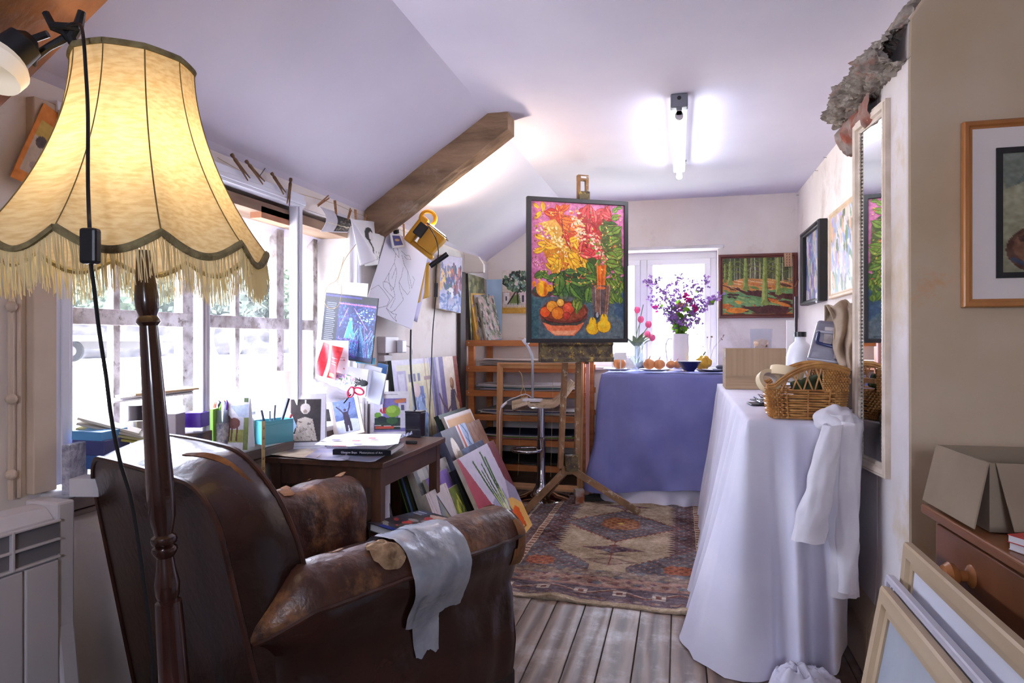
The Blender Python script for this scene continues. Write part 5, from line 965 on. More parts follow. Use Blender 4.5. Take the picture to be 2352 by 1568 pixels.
for i in range(11):
    a_ = rnd.uniform(0, 2*pi); L_ = rnd.uniform(.13, .2); d = Vector((cos(a_)*.6, sin(a_)*.4, .8)); sd_ = Vector((-sin(a_), cos(a_), 0)); bs = Vector((0, 0, .15)); b = MB()
    b.grid(lambda u, v: bs+d*L_*u+Vector((cos(a_), sin(a_), -.4))*.06*u*u+sd_*.022*sin(pi*u**.7)*(v-.5)*2+Vector((0, 0, .008*abs(v-.5))), 8, 4); b.build('leaf', pm('tulip_leaf', (150, 170, 120), (112, 140, 84), scale=20, rough=.5), tu, smooth='all')
# wine glass, onions, plates, bowl, squash
def wine(px, py): 
    p = onT(px, py); b = MB(); b.lathe([(.001, 0), (.033, 0), (.033, .002), (.006, .006), (.004, .012), (.004, .075), (.012, .085), (.03, .105), (.036, .135), (.033, .175), (.031, .175), (.033, .135), (.026, .108), (.001, .088)], 24, c=p)
    tag(b.build('wine_glass', thin('wine_glass_clear', (244, 246, 248), haze=.10), smooth=True), 'empty stemmed wine glass at the front of the blue-clothed table', 'glass')
wine(1461, 848)
plm = pm('white_plate', (226, 226, 232), rough=.15)
def plate(name, label, px, py, r, m, z=TZ, h=.014):
    p = onT(px, py, z); b = MB(); b.lathe([(.001, 0), (r*.6, 0), (r, h), (r*.98, h+.003), (r*.6, .005), (.001, .004)], 32, c=p); return tag(b.build(name, m, smooth=True), label, 'plate')
plate('plate', 'white plate under the two onions in front of the jug', 1503, 848, .105, plm)
plate('plate', 'grey-blue dark plate at the right end beside the cardboard box', 1638, 848, .095, pm('slate_plate', (70, 76, 110), rough=.2)); plate('saucer', 'beige saucer between the blue bowl and the slate plate', 1618, 849, .055, pm('beige_saucer', (190, 172, 150), rough=.4))
plate('plate', 'thin white plate under the single onion by the easel', 1419, 849, .10, plm)
onm = pm('onion_skin', (200, 120, 66), (224, 156, 100), scale=9, rough=.35, stretch=(3, 3, .5))
def onion(px, py, r, lab, y=None):
    p = at(px, py, Y=y) if y else onT(px, py); z = TZ+r*.88+.012; t_ = thing('onion', lab, 'onion', (p.x, p.y, z))
    b = MB(); b.ball((0, 0, 0), r, sq=(1, 1, .9), n=20, k=14); b.build('bulb', onm, t_, smooth='all')
    b = MB(); b.tube([(0, 0, r*.8), (.003, 0, r*1.05), (.009, 0, r*1.35)], [r*.16, r*.09, r*.05], 6); b.build('dry_tip', pm('onion_tip', (190, 150, 110), rough=.8), t_)
onion(1423, 846, .045, 'single brown onion beside the patterned cloth near the easel'); onion(1491, 843, .042, 'left onion of the two on the white plate'); onion(1514, 842, .040, 'right onion of the two on the white plate')
onion(1540, 842, .033, 'onion behind the plate left of the blue bowl', 4.82); onion(1555, 842, .032, 'onion half hidden behind the blue bowl', 4.86)
p = onT(1583, 848); bb = thing('blue_bowl', 'deep blue glazed bowl with pale rim on the table', 'bowl', p)
b = MB(); b.lathe([(.001, 0), (.035, 0), (.035, .006), (.055, .03), (.078, .068), (.080, .072), (.074, .07), (.05, .034), (.001, .012)], 32); b.build('bowl_body', pm('cobalt_glaze', (40, 46, 110), (30, 34, 88), scale=12, rough=.12), bb, smooth=True)
b = MB(); b.lathe([(.0795, .069), (.0815, .0725), (.078, .0735)], 32); b.v = b.v; b.build('rim', cer, bb, smooth=True)
p = at(1614, 845, Y=4.95); sq_ = thing('yellow_squash', 'knobbly yellow squash behind the blue bowl', 'squash', (p.x, 4.95, TZ+.05)); b = MB(); b.ball((0, 0, 0), .055, n=40, k=20, sq=(1, 1, .85)); b.v = [v*(1+.14*cos(5*atan2(v.y, v.x))+.2*nz(v, 40)) for v in b.v]; b.build('fruit', pm('squash_yellow', (230, 190, 50), (206, 150, 30), scale=12, rough=.4), sq_, smooth='all'); b = MB(); b.tube([(0, 0, .04), (.01, 0, .07), (.02, 0, .08)], .006, 6); b.build('stalk', stem, sq_)
b = MB(); p = onT(1552, 849); b.grid(lambda u, v: (p.x-.06+.13*u+.01*nz((v*4, u*3, 0), 1), p.y-.05+.1*v, TZ+.006+.006*sin(3*u+v)), 8, 6, thick=.003); tag(b.build('flat_bread', pm('pale_bread', (222, 196, 160), (200, 166, 124), scale=20, rough=.9)), 'flat cream scrap lying between plate and blue bowl', 'scrap')
pc = Cv(60, 40, (226, 230, 238)); [pc.ell(random.Random(i).random(), random.Random(i+50).random(), .07, .05, (120, 150, 200), 0, .8) for i in range(14)]
def towel(u, v): p = onT(1432, 847); return (p.x-.085+.17*u*(1-.3*v), p.y+.02+.08*v, TZ+.014+.10*sin(pi*min(1, v*1.1)*.6)*(1-.4*u)+.02*nz((u*6, v*6, 0), 1))
b = MB(); b.grid(towel, 30, 20, thick=.003); tag(b.build('tea_towel', pm('patterned_towel', (226, 230, 238), (110, 140, 190), scale=26, rough=.9, lo=.6, hi=.66), smooth='all'), 'white and blue patterned tea towel rumpled beside the glass vase', 'towel')
b = MB(); p = at(1425, 800, Y=4.56); b.box((p.x, 4.56, .99), (.085, .003, .05), rx=R(-8)); b.bx(p.x-.003, p.x+.003, 4.565, 4.575, .885, .99); tag(b.build('price_card', paper), 'small white card propped by the right edge of the easel tray', 'card')
b = MB(); p = onT(1475, 846); b.ball((p.x, 4.9, TZ+.03), .045, sq=(1.4, 1, .7), n=16, k=8); b.v = [v+Vector((0, 0, .008*nz(v, 40))) for v in b.v]; tag(b.build('grey_stone', pm('grey_shell', (140, 136, 136), (90, 84, 84), scale=20, rough=.8, bump=.8), smooth='all'), 'grey rough lump lying behind the wine glass', 'stone')
b = MB(); p = at(1654, 838, Y=4.7); b.ball((p.x, 4.7, TZ+.032), .025, sq=(1.2, 1, .6)); tag(b.build('grey_cup', pm('grey_cup', (110, 112, 124)), smooth='all'), 'small grey object on the slate plate beside the box', 'dish')
b = MB(); rnd = random.Random(5)
pd_ = thing('dried_sprig', 'thin dried brown sprig standing right of the white jug', 'sprig', (at(1625, 845, Y=5.1).x, 5.1, TZ))
for k in range(7): a_ = rnd.uniform(-.5, .5); L_ = rnd.uniform(.12, .28); tip = (sin(a_)*L_, rnd.uniform(-.02, .02), cos(a_)*L_); b.tube([(0, 0, 0), (sin(a_)*L_*.4, 0, L_*.6), tip], .0008, 3); petals(b, tip, .012, 5, 0, rnd)
b.build('dried_stems', pm('dried_brown', (150, 120, 100)), pd_)
# ------------------------------------------------------------ things on the white dust sheet
WZ = WT+.008
c0, c1 = at(1667, 893, Z=WZ), at(1822, 896, Z=WZ); hb = .225
cbx = thing('cardboard_box', 'plain brown cardboard box on the far part of the white dust sheet', 'box', ((c0.x+c1.x)/2, c0.y+.13, WZ)); w = c1.x-c0.x
b = MB(); t = .004
b.bx(-w/2, w/2, -.13, -.13+t, 0, hb).bx(-w/2, w/2, .13-t, .13, 0, hb).bx(-w/2, -w/2+t, -.13+t, .13-t, 0, hb).bx(w/2-t, w/2, -.13+t, .13-t, 0, hb).bx(-w/2+t, w/2-t, -.13+t, .13-t, 0, t); b.build('carton', card, cbx)
b = MB(); b.bx(-w/2, w/2, -.1345, -.131, .075, hb-.002); b.build('front_flap', pm('cardboard_flap', (160, 136, 106), (148, 124, 96), scale=60, rough=.85, stretch=(1, .1, .02)), cbx)
b = MB(); b.bx(-w/2-.0015, -w/2, -.12, -.07, .175, .21); b.build('barcode_label', paper, cbx)
p = at(1748, 790, Y=4.2); tb = thing('clear_tub', 'clear plastic tub with pale scraps behind the brown cardboard box', 'tub', (p.x, 4.2, WZ))
b = MB(); b.lathe([(.001, 0), (.055, 0), (.065, .34), (.062, .34), (.052, .006), (.001, .004)], 4); b.build('tub_wall', thin('tub_plastic', (240, 240, 244), haze=.12), tb)
b = MB(); b.ball((0, 0, .25), .045, n=16, k=8, sq=(1, 1, .6)); b.v = [v+Vector((.02*nz(v, 50), 0, .03*nz(v, 60))) for v in b.v]; b.lathe([(.001, .002), (.04, .002), (.042, .24), (.001, .24)], 12); b.build('tub_contents', pm('pasta_scraps', (214, 180, 150), (240, 220, 200), scale=50), tb, smooth=True)
p = at(1838, 860, Z=WZ); bo = thing('white_bottle', 'white plastic bottle between the cardboard box and the wicker basket', 'bottle', (at(1838, 830, Y=3.2).x, 3.2, WZ))
b = MB(); b.lathe([(q_[0], q_[1]*1.4) for q_ in [(.001, 0), (.058, 0), (.062, .01), (.062, .05), (.060, .054), (.062, .058), (.062, .085), (.060, .089), (.062, .093), (.060, .14), (.045, .175), (.024, .19), (.022, .205), (.001, .205)]], 28); b.build('bottle_body', pm('milk_plastic', (220, 222, 230), rough=.3), bo, smooth=True)
b = MB(); b.lathe([(.001, .287), (.026, .287), (.026, .31), (.001, .311)], 20); b.build('bottle_cap', black, bo, smooth=True)
b = MB(); q = at(1836, 700, Y=3.35); b.box((q.x-.01, 3.38, 1.22), (.012, .02, .18)); b.bx(q.x-.018, q.x-.002, 3.37, 3.39, WZ, 1.14); tag(b.build('dark_brush', pm('dark_bristle', (44, 30, 34))), 'dark upright brush behind the white bottle', 'brush')
b = MB(); q = at(1822, 760, Y=3.5); b.bx(q.x-.03, q.x+.02, 3.5, 3.52, WZ, 1.2); tag(b.build('white_folder', paper), 'upright white card edge behind the white bottle', 'card')
# toolbox propped on the basket's contents, and the linen cloth over it
g0 = at(1853, 826, D=2.62); g1 = at(1950, 826, D=2.64); b = MB(T((g0.x+.11, g0.y+.07, 0), rz=TH-R(24))); b.bx(-.09, .10, -.06, .07, WZ, g0.z-.016); tag(b.build('support_box', pm('dim_box', (84, 70, 60)), bevel=.004), 'dim brown box behind the wicker basket carrying the toolbox', 'box'); tbx = thing('clear_toolbox', 'grey translucent toolbox with blue handle tilted behind the wicker basket', 'toolbox', g0, rot=(R(-4), R(7), TH-R(24)))
gp = pm('smoky_plastic', (134, 130, 144), (104, 100, 116), scale=9, rough=.25, bump=.2); b = MB()
b.add([(0, 0, 0), (.22, 0, 0), (.22, .16, 0), (0, .16, 0), (.02, .01, .165), (.20, .01, .165), (.20, .15, .165), (.02, .15, .165)], [(3, 2, 1, 0), (4, 5, 6, 7), (0, 1, 5, 4), (1, 2, 6, 5), (2, 3, 7, 6), (3, 0, 4, 7)]); b.build('box_body', gp, tbx, bevel=.012, seg=3)
b = MB(); b.bx(.015, .205, -.003, .155, .112, .125); b.bx(.0, .22, -.006, .16, .0, .012); b.build('lid_rim', pm('smoky_rim', (150, 148, 160), rough=.3), tbx, bevel=.004)
b = MB(); b.tube(smoothp([(.03, .0, .115), (.03, -.012, .10), (.03, -.02, .075), (.05, -.024, .068), (.11, -.026, .06), (.17, -.024, .058), (.19, -.02, .07), (.19, -.01, .10)]), .0065, 8); b.build('handle', pm('navy_plastic', (28, 40, 88), rough=.3), tbx, smooth=True)
b = MB(); b.bx(.05, .17, .0035, .006, .075, .14); b.bx(.095, .15, -.0015, .001, .018, .05); lb_ = b.build('paper_label', pm('label_paper', (206, 200, 200), (170, 160, 160), scale=30), tbx)
b = MB()
for i in range(9): b.bx(.103+i*.0045, .105+i*.0045, -.0025, -.0015, .024, .044)
b.build('barcode', black, lb_)
linenm = pm('linen_rag', (178, 160, 140), (150, 132, 114), scale=12, rough=.95, bump=.8, bscale=14)
def rag(u, v):
    a0, a1, a2, a3 = at(1893, 702, D=2.66), at(1965, 690, D=2.60), at(1930, 850, D=2.50), at(1965, 850, D=2.45); w = .5+.5*u
    p = (a0*(1-u)+a1*u)*(1-v)+(a2*(1-u)+a3*u)*v; k = sin(u*13+v*2)*.012+.02*nz((u*5, v*5, 2), 1); return p+Vector((.01*sin(v*7)+k*.3, -.02*sin(pi*v)+k-.03*(1-v), -.01*sin(u*9)*(1-v)))
b = MB(); b.grid(rag, 40, 40, thick=.004); b.grid(lambda u, v: Vector(rag(u, v*.35))+Vector((-.03*v, .03+.05*v, .0-.05*v*v+.012*sin(u*11))), 30, 12, thick=.004); tag(b.build('linen_rag', linenm, smooth='all'), 'crumpled beige linen rag hanging over the grey toolbox', 'cloth')
# wicker basket
q0, q1 = at(1800, 950, Z=WZ), at(1955, 962, Z=WZ)
bk = thing('wicker_basket', 'golden wicker basket with arched side on the near end of the dust sheet', 'basket', (.43, 2.515, WZ), rz=R(-2))
wick = pm('golden_wicker', (196, 146, 82), (160, 108, 56), scale=30, rough=.45); bw, bd_, n = .115, .10, 60
def rect_pt(t, gx, gy):   # rounded rectangle, t 0..1
    a = 2*pi*t; c, s = cos(a), sin(a); e = .35; return Vector((math.copysign(abs(c)**e, c)*gx, math.copysign(abs(s)**e, s)*gy, 0))
rowsz = [.006+i*.0086 for i in range(12)]
for side_ in (0,):
    b = MB()
    for r_, z in enumerate(rowsz):
        fl = 1+.10*z/.1; pts = []
        for i in range(n*2+1): p = rect_pt(i/(2*n), bw*fl, bd_*fl); p = p*(1+.05*(1 if (i//2+r_) % 2 else -1)*(1 if i % 2 else .2)); pts.append(Vector((p.x, p.y, z+.0012*nz((i, r_, 0), .7))))
        b.tube(pts, .0036, 5, cap=False)
    w_ = b.build('woven_wall', wick, bk, smooth=True); w_['kind'] = 'stuff'
for i in range(0, 36): b = MB(); p = rect_pt(i/36, bw, bd_); b.tube([p+Vector((0, 0, .0)), p*1.11+Vector((0, 0, .10))], .0028, 5); b.build('stake', wick, bk)
archz = lambda x: .105+.075*max(0, 1-((x-.045)/.155)**2)
b = MB()
for k in range(4):
    for sgn in (-1, 1): b.tube([(x, sgn*(bd_*1.11+.003*(k % 2)), archz(x)+.0045*k) for x in np.linspace(-.128, .128, 26)], .0042, 6)
for k in range(3): b.tube([(-.128, y, .105+.005*k) for y in np.linspace(-.11, .11, 8)], .0042, 6); b.tube([(.128, y, .13+.005*k) for y in np.linspace(-.11, .11, 8)], .0042, 6)
b.build('rim', wick, bk, smooth=True)
for sgn in (-1, 1):
    b = MB()
    for x in (-.085, -.05, -.015, .02): b.tube([(x, sgn*bd_*1.1, .10), (x+.022, sgn*bd_*1.11, archz(x+.022))], .0028, 5); b.tube([(x+.03, sgn*bd_*1.1, .10), (x+.002, sgn*bd_*1.11, archz(x+.002))], .0028, 5)
    for k in range(10):
        z = .104+k*.0072; xs = [x for x in np.linspace(.045, .125, 20) if archz(x) > z]
        if len(xs) > 2: b.tube([(x, sgn*(bd_*1.11+.002*(1 if (i+k) % 2 else -1)), z) for i, x in enumerate(xs)], .0034, 5)
    b.build('arched_side', wick, bk, smooth=True)
b = MB(); b.bx(-bw*.95, bw*.95, -bd_*.95, bd_*.95, .0, .006); b.build('basket_floor', wick, bk)
mtape = pm('masking_tape', (226, 208, 172), (214, 194, 156), scale=4, rough=.6); core = pm('tape_core', (196, 190, 186), rough=.8)
def roll(label, c, r, w, rot):
    o = thing('tape_roll', label, 'tape', c, rot=rot)
    b = MB(); m_ = 40; pr_ = [(r*.68, -w/2), (r, -w/2), (r, w/2), (r*.68, w/2)]
    vs = [(q[0]*cos(2*pi*i/m_), q[0]*sin(2*pi*i/m_), q[1]) for i in range(m_) for q in pr_]; b.add(vs, [(i*4+k, ((i+1) % m_)*4+k, ((i+1) % m_)*4+(k+1) % 4, i*4+(k+1) % 4) for i in range(m_) for k in range(4)]); b.build('tape', mtape, o, smooth=True)
    b = MB(); pr_ = [(r*.64, -w/2), (r*.68, -w/2), (r*.68, w/2), (r*.64, w/2)]; vs = [(q[0]*cos(2*pi*i/m_), q[0]*sin(2*pi*i/m_), q[1]) for i in range(m_) for q in pr_]; b.add(vs, [(i*4+k, ((i+1) % m_)*4+k, ((i+1) % m_)*4+(k+1) % 4, i*4+(k+1) % 4) for i in range(m_) for k in range(4)]); b.build('cardboard_core', core, o, smooth=True)
roll('big masking tape roll lying tilted on the basket', mw(bk) @ Vector((-.055, .02, .150)), .058, .034, (R(-14), R(14), 0))
roll('small masking tape roll standing against the basket corner', mw(bk) @ Vector((-.118, -.01, .125)), .042, .028, (R(60), R(-28), R(40)))
b = MB(mw(bk)); b.box((.02, 0, .115), (.12, .05, .05), rz=.3, ry=-.3); tag(b.build('green_sponge', pm('green_sponge', (70, 84, 50), (50, 60, 40), scale=40, rough=1, bump=.8), bevel=.008), 'dark green scourer block inside the wicker basket', 'sponge')
b = MB(mw(bk)); b.tube([(-.04, -.03, .03), (.05, .03, .10)], .035, 12); b.box((0, .02, .04), (.17, .12, .06)); tag(b.build('dark_pouch', pm('dark_pouch', (40, 32, 34), rough=.6), bevel=.01), 'dark pouch filling the bottom of the wicker basket', 'pouch')
for k, (px, py, a_, lb_) in enumerate(((1752, 930, .1, 'black clipboard lying lowest on the dust sheet beside the basket'), (1762, 926, .25, 'black clipboard with metal clip lying on the lower clipboard'))):
    p = at(px, py, Z=WZ); o = thing('clipboard', lb_, 'clipboard', (p.x+.02, p.y+.02, WZ+.001+.006*k), rz=a_)
    b = MB(); b.box((0, 0, .003), (.15, .11, .005)); b.build('board', black, o, bevel=.002)
    b = MB(); b.tube([(-.03, -.03, .014), (-.03, .03, .014)], .006, 8); b.box((.0, 0, .012), (.06, .05, .006), ry=.1); b.tube([(-.03, -.035, .014), (-.05, -.02, .03), (-.05, .02, .03), (-.03, .035, .014)], .0025, 6); b.build('metal_clip', chrome, o, smooth=True)
# ------------------------------------------------------------ right foreground: chest, box, leaning frames
hn = pm('honey_varnish', (140, 88, 50), (112, 66, 36), scale=5, rough=.3, stretch=(1, .5, 1)); ch = thing('chest_of_drawers', 'honey brown wooden chest of drawers at the lower right', 'chest', (.81, 1.34, 0), rz=R(3))
b = MB(); b.bx(-.20, .28, -.58, .42, .06, .685); b.build('carcass', hn, ch, bevel=.004); b = MB(); b.bx(-.225, .30, -.60, .44, .685, .708); b.build('top', hn, ch, bevel=.006, seg=3); b = MB(); b.bx(-.19, .27, -.56, .40, 0, .06); b.build('plinth', hn, ch)
dk = pm('darker_drawer_wood', (116, 70, 40), (92, 54, 30), scale=6, rough=.35)  # drawer fronts in a darker tone of the chest's wood
for k, (z0, z1) in enumerate(((.545, .675), (.31, .53), (.09, .28))):
    b = MB(); b.bx(-.212, -.198, -.55, .385, z0, z1); d_ = b.build('drawer', dk, ch, bevel=.003)
    for y in (-.35, .22): b = MB(Matrix.Translation((-.212, y, (z0+z1)/2)) @ Matrix.Rotation(-pi/2, 4, 'Y')); b.lathe([(.001, 0), (.024, 0), (.022, .004), (.011, .010), (.012, .022), (.024, .032), (.027, .042), (.020, .052), (.001, .056)], 20); b.build('knob', pm('turned_knob', (164, 104, 56), (130, 76, 40), scale=10, rough=.25), d_, smooth=True)
gcard = pm('grey_brown_card', (156, 140, 118), (140, 124, 102), scale=4, rough=.85)
gb = thing('open_carton', 'open grey-brown cardboard carton with flaps standing on the chest of drawers', 'box', (.755, 1.655, .71), rz=R(3)); b = MB(); w, d, h, t = .30, .24, .14, .004
b.bx(-w/2, w/2, -d/2, -d/2+t, 0, h).bx(-w/2, w/2, d/2-t, d/2, 0, h).bx(-w/2, -w/2+t, -d/2+t, d/2-t, 0, h).bx(w/2-t, w/2, -d/2+t, d/2-t, 0, h).bx(-w/2+t, w/2-t, -d/2+t, d/2-t, 0, t); b.build('carton', gcard, gb)
def flap(o, pts, m, th=.003):
    b = MB(); b.grid(lambda u, v: (Vector(pts[0])*(1-u)+Vector(pts[1])*u)*(1-v)+(Vector(pts[3])*(1-u)+Vector(pts[2])*u)*v, 2, 2, thick=th); return b.build('flap', m, o)
flap(gb, [(-w/2, d/2, h), (-w/2, -d/2, h), (-w/2-.03, -d/2-.008, .006), (-w/2-.03, d/2, .006)], gcard); flap(gb, [(-w/2+.01, -d/2-.002, h), (w/2, -d/2-.002, h), (w/2, -d/2-.05, .02), (-w/2+.02, -d/2-.05, .015)], gcard)
bkz = .709
for k, (c, lb_) in enumerate((((206, 200, 210), 'lower white paperback on the chest of drawers'), ((190, 54, 50), 'upper red-covered paperback on the chest of drawers'))):
    b = MB(T((.705, 1.34, bkz), rz=R(20+6*k))); b.box((0, 0, .008), (.15, .21, .012), m=0); b.box((0, 0, .0145), (.152, .212, .0015), m=1); b.box((0, 0, .0012), (.152, .212, .0015), m=1); tag(b.build('paperback', [paper, pm('cover_%d' % k, c, rough=.35)]), lb_, 'book'); bkz += .0165
def leanf(name, label, x0, ztop, yfar, wdt, fw, fd, fm, tilt_, hgt, fill=None, mnt=0, mntm=None):
    # frame stands on the floor and leans towards +x against the chest; its far vertical edge is at yfar
    o = thing(name, label, 'frame', (x0-hgt*sin(tilt_), yfar-wdt/2, .0), rot=(0, tilt_, 0))
    M = Matrix.Rotation(-pi/2, 4, 'Z') @ Matrix.Translation((0, 0, fw)); b = MB(M); frame_mb(b, wdt-2*fw, hgt-2*fw, fw, fd, prof=[(0, 0), (0, -fd*.5), (.3, -fd*.55), (.4, -fd), (.9, -fd), (1, -fd*.8), (1, 0)]); b.build('frame', fm, o)
    if mnt: b = MB(M); [None]; b2 = MB(M @ Matrix.Translation((0, 0, mnt))); frame_mb(b2, wdt-2*fw-2*mnt, hgt-2*fw-2*mnt, mnt, .004, y=-.002); b2.build('mount', mntm, o)
    if fill: b = MB(M); b.bx(-wdt/2+fw, wdt/2-fw, -.006, -.001, 0, hgt-2*fw); b.build('backing', fill, o)
    return o
pf = pm('pale_pine_frame', (192, 172, 142), (176, 152, 120), scale=5, rough=.5, stretch=(1, .4, 1)); lv = pm('silver_lavender_frame', (190, 188, 200), rough=.35)
leanf('leaning_frame', 'wide pale pine picture frame leaning against the chest, rearmost', .535, .62, 1.735, .95, .05, .02, pf, R(5), .622, fill=pm('white_mount_board', (214, 216, 226), rough=.7))
leanf('leaning_frame', 'slim silver-lavender frame leaning between the two pine frames', .495, .53, 1.73, .92, .022, .018, lv, R(7), .545, fill=pm('white_mount_board', (214, 216, 226)))
leanf('leaning_frame', 'pale pine frame leaning in front at the lower right', .478, .515, 1.70, .90, .055, .022, pf, R(10), .53, fill=pm('pale_blue_picture', (176, 182, 190), (150, 158, 170), scale=4))
# ------------------------------------------------------------ small table in front of the window wall
TT = .65; tx0, tx1, ty0, ty1 = -1.55, -1.05, 2.20, 2.86
simple_table('side_table', 'small dark brown table under the window sill behind the armchair', tx0, tx1, ty0, ty1, TT, brown, inset=.02, leg=.04)
b = MB(); b.bx(-1.54, -1.30, 2.36, 2.80, .32, .52); tag(b.build('under_crate', pm('dim_wood_crate', (96, 74, 50), (72, 54, 36), scale=6), bevel=.004), 'dark wooden crate beneath the small brown table', 'crate'); b_ = bpy.data.objects['under_crate']; 
b = MB(); b.bx(-1.53, -1.31, 2.37, 2.79, 0, .318); tag(b.build('storage_box', pm('dark_box', (52, 42, 36)), bevel=.004), 'dark box on the floor under the wooden crate', 'box')
b = MB(); b.lathe([(.001, 0), (.032, 0), (.032, .56), (.001, .56)], 20, c=(-1.215, 2.54, 0)); tag(b.build('white_cylinder', white_up, smooth=True), 'white roll of paper standing behind the right table leg', 'roll')
TTs = TT+.001
def flatsheet(name, label, pts, z, m, curl=.004, cat='paper', seed=0, group=None):
    b = MB(); q = [Vector((p[0], p[1], z)) for p in pts]
    b.grid(lambda u, v: (q[0]*(1-u)+q[1]*u)*(1-v)+(q[3]*(1-u)+q[2]*u)*v+Vector((0, 0, .002+curl*abs(nz((u*2.5+seed, v*2.5, 0), 1))+curl*1.5*(abs(u-.5)*2)**4*(1-v))), 12, 8, thick=-.0012)
    return tag(b.build(name, m, smooth=True), label, cat, group)
def pxs(L, z): return [at(x, y, Z=z)[:2] for x, y in L]
mag = pm('magazine_page', (150, 120, 84), (206, 190, 170), scale=14, rough=.35, c3=(90, 100, 150), s3=9)
flatsheet('magazine', 'brownish open magazine lying at the left of the small table', pxs([(618, 1048), (730, 1056), (760, 1030), (660, 1020)], TT), TTs, mag, seed=1)
flatsheet('magazine', 'blue-edged magazine page lying under the stacked books', pxs([(700, 1058), (800, 1064), (830, 1036), (740, 1030)], TT), TTs+.004, pm('blue_page', (96, 100, 160), (200, 190, 190), scale=8, rough=.3), seed=3)
flatsheet('paper_sheet', 'pale flyer overhanging the front edge of the small table', pxs([(780, 1062), (862, 1070), (900, 1044), (830, 1036)], TT), TTs+.008, pm('pink_flyer', (206, 176, 170), (180, 186, 214), scale=8, rough=.4), seed=5)
bks = at(820, 1050, Z=TT+.01); BR = atan2(at(880, 1052, Z=TT).y-at(745, 1050, Z=TT).y, at(880, 1052, Z=TT).x-at(745, 1050, Z=TT).x)
def lines(b, x0, x1, y, z, n, seed, h=.006, m=0, ax='x'):
    """small pieces of lettering along a spine"""
    rnd = random.Random(seed); x = x0
    while x < x1: w = rnd.uniform(.0015, .004); b.bx(x, min(x+w, x1), y-.0008, y, z-h*rnd.uniform(.35, .5), z+h*rnd.uniform(.3, .5), m); x += w+rnd.uniform(.0008, .003)
def text(parent, s, size, loc, rot, m, name='lettering', ext=.0003):
    cu = bpy.data.curves.new(name, 'FONT'); cu.body = s; cu.size = size; cu.extrude = ext; cu.align_x = 'CENTER'; cu.align_y = 'CENTER'
    o = bpy.data.objects.new(name, cu); dg = COL.objects.link(o); 
    bpy.context.view_layer.update(); me = bpy.data.meshes.new_from_object(o.evaluated_get(bpy.context.evaluated_depsgraph_get())); bpy.data.objects.remove(o)
    o = bpy.data.objects.new(name, me); COL.objects.link(o); me.materials.append(m); o.parent = parent; o.location = loc; o.rotation_euler = rot; return o
ink = pm('black_ink', (24, 24, 28), rough=.6); whi = pm('white_ink', (236, 236, 240), rough=.5)
def book(label, c, rz, w, d, h, cover, txt=None, tsize=.014, tm=None, tx=0, name='book'):
    o = thing(name, label, 'book', c, rz=rz); b = MB(); b.bx(-w/2+.003, w/2-.003, -d/2+.004, d/2-.003, .002, h-.002); b.build('page_block', paper, o)
    b = MB(); b.bx(-w/2, w/2, -d/2, d/2, 0, .002).bx(-w/2, w/2, -d/2, d/2, h-.002, h).bx(-w/2, w/2, -d/2, -d/2+.003, .002, h-.002); b.build('cover', cover, o, bevel=.0008)
    if txt: text(o, txt, tsize, (tx, -d/2-.0006, h/2), (pi/2, 0, 0), tm or whi, 'spine_title')
    return o
bz = TT+.016; bc = at(822, 1046, Z=bz+.0)
nvy = pm('black_glossy_cover', (28, 30, 40), rough=.25); wbk = pm('white_blue_cover', (190, 192, 222), (224, 220, 230), scale=12, rough=.3)
d_ = Vector((-sin(BR), cos(BR), 0))
book('black art book with white spine lettering, lowest of the two on the table', bc+d_*.115+Vector((.012, -.0, 0)), BR, .225, .21, .020, nvy, 'Glasgow Boys   Masterpieces of Art', .011)
book('white cookery book lying on the black art book', bc+d_*.12+Vector((-.012, 0, .021)), BR, .235, .20, .026, wbk, 'The English Kitchen', .021, pm('grey_ink', (236, 232, 236)), tx=-.02)
fl_ = flatsheet('printed_leaflet', 'white leaflet with small coloured blocks lying on top of the white cookery book', pxs([(722, 1028), (915, 1026), (922, 998), (765, 1000)], bz+.052), bz+.052, paper, curl=.006)
b = MB(); rnd = random.Random(2)
for (px, py, w, h, c) in ((772, 1010, .03, .010, 0), (768, 1018, .026, .008, 1), (818, 1012, .03, .01, 2), (822, 1020, .03, .008, 0), (855, 1006, .026, .01, 2), (860, 1014, .03, .008, 1), (740, 1012, .016, .012, 3), (780, 1024, .05, .006, 2), (893, 1012, .014, .008, 3), (907, 1006, .014, .006, 3)): p = at(px, py, Z=bz+.063); b.box((p.x, p.y, bz+.0635), (w, h*1.6, .0006), m=c, rz=BR)
b.build('printed_blocks', [pm('print_violet', (110, 90, 160)), pm('print_green', (176, 196, 140)), pm('print_red', (206, 80, 100)), pm('print_grey', (190, 186, 200))], fl_, world=True)

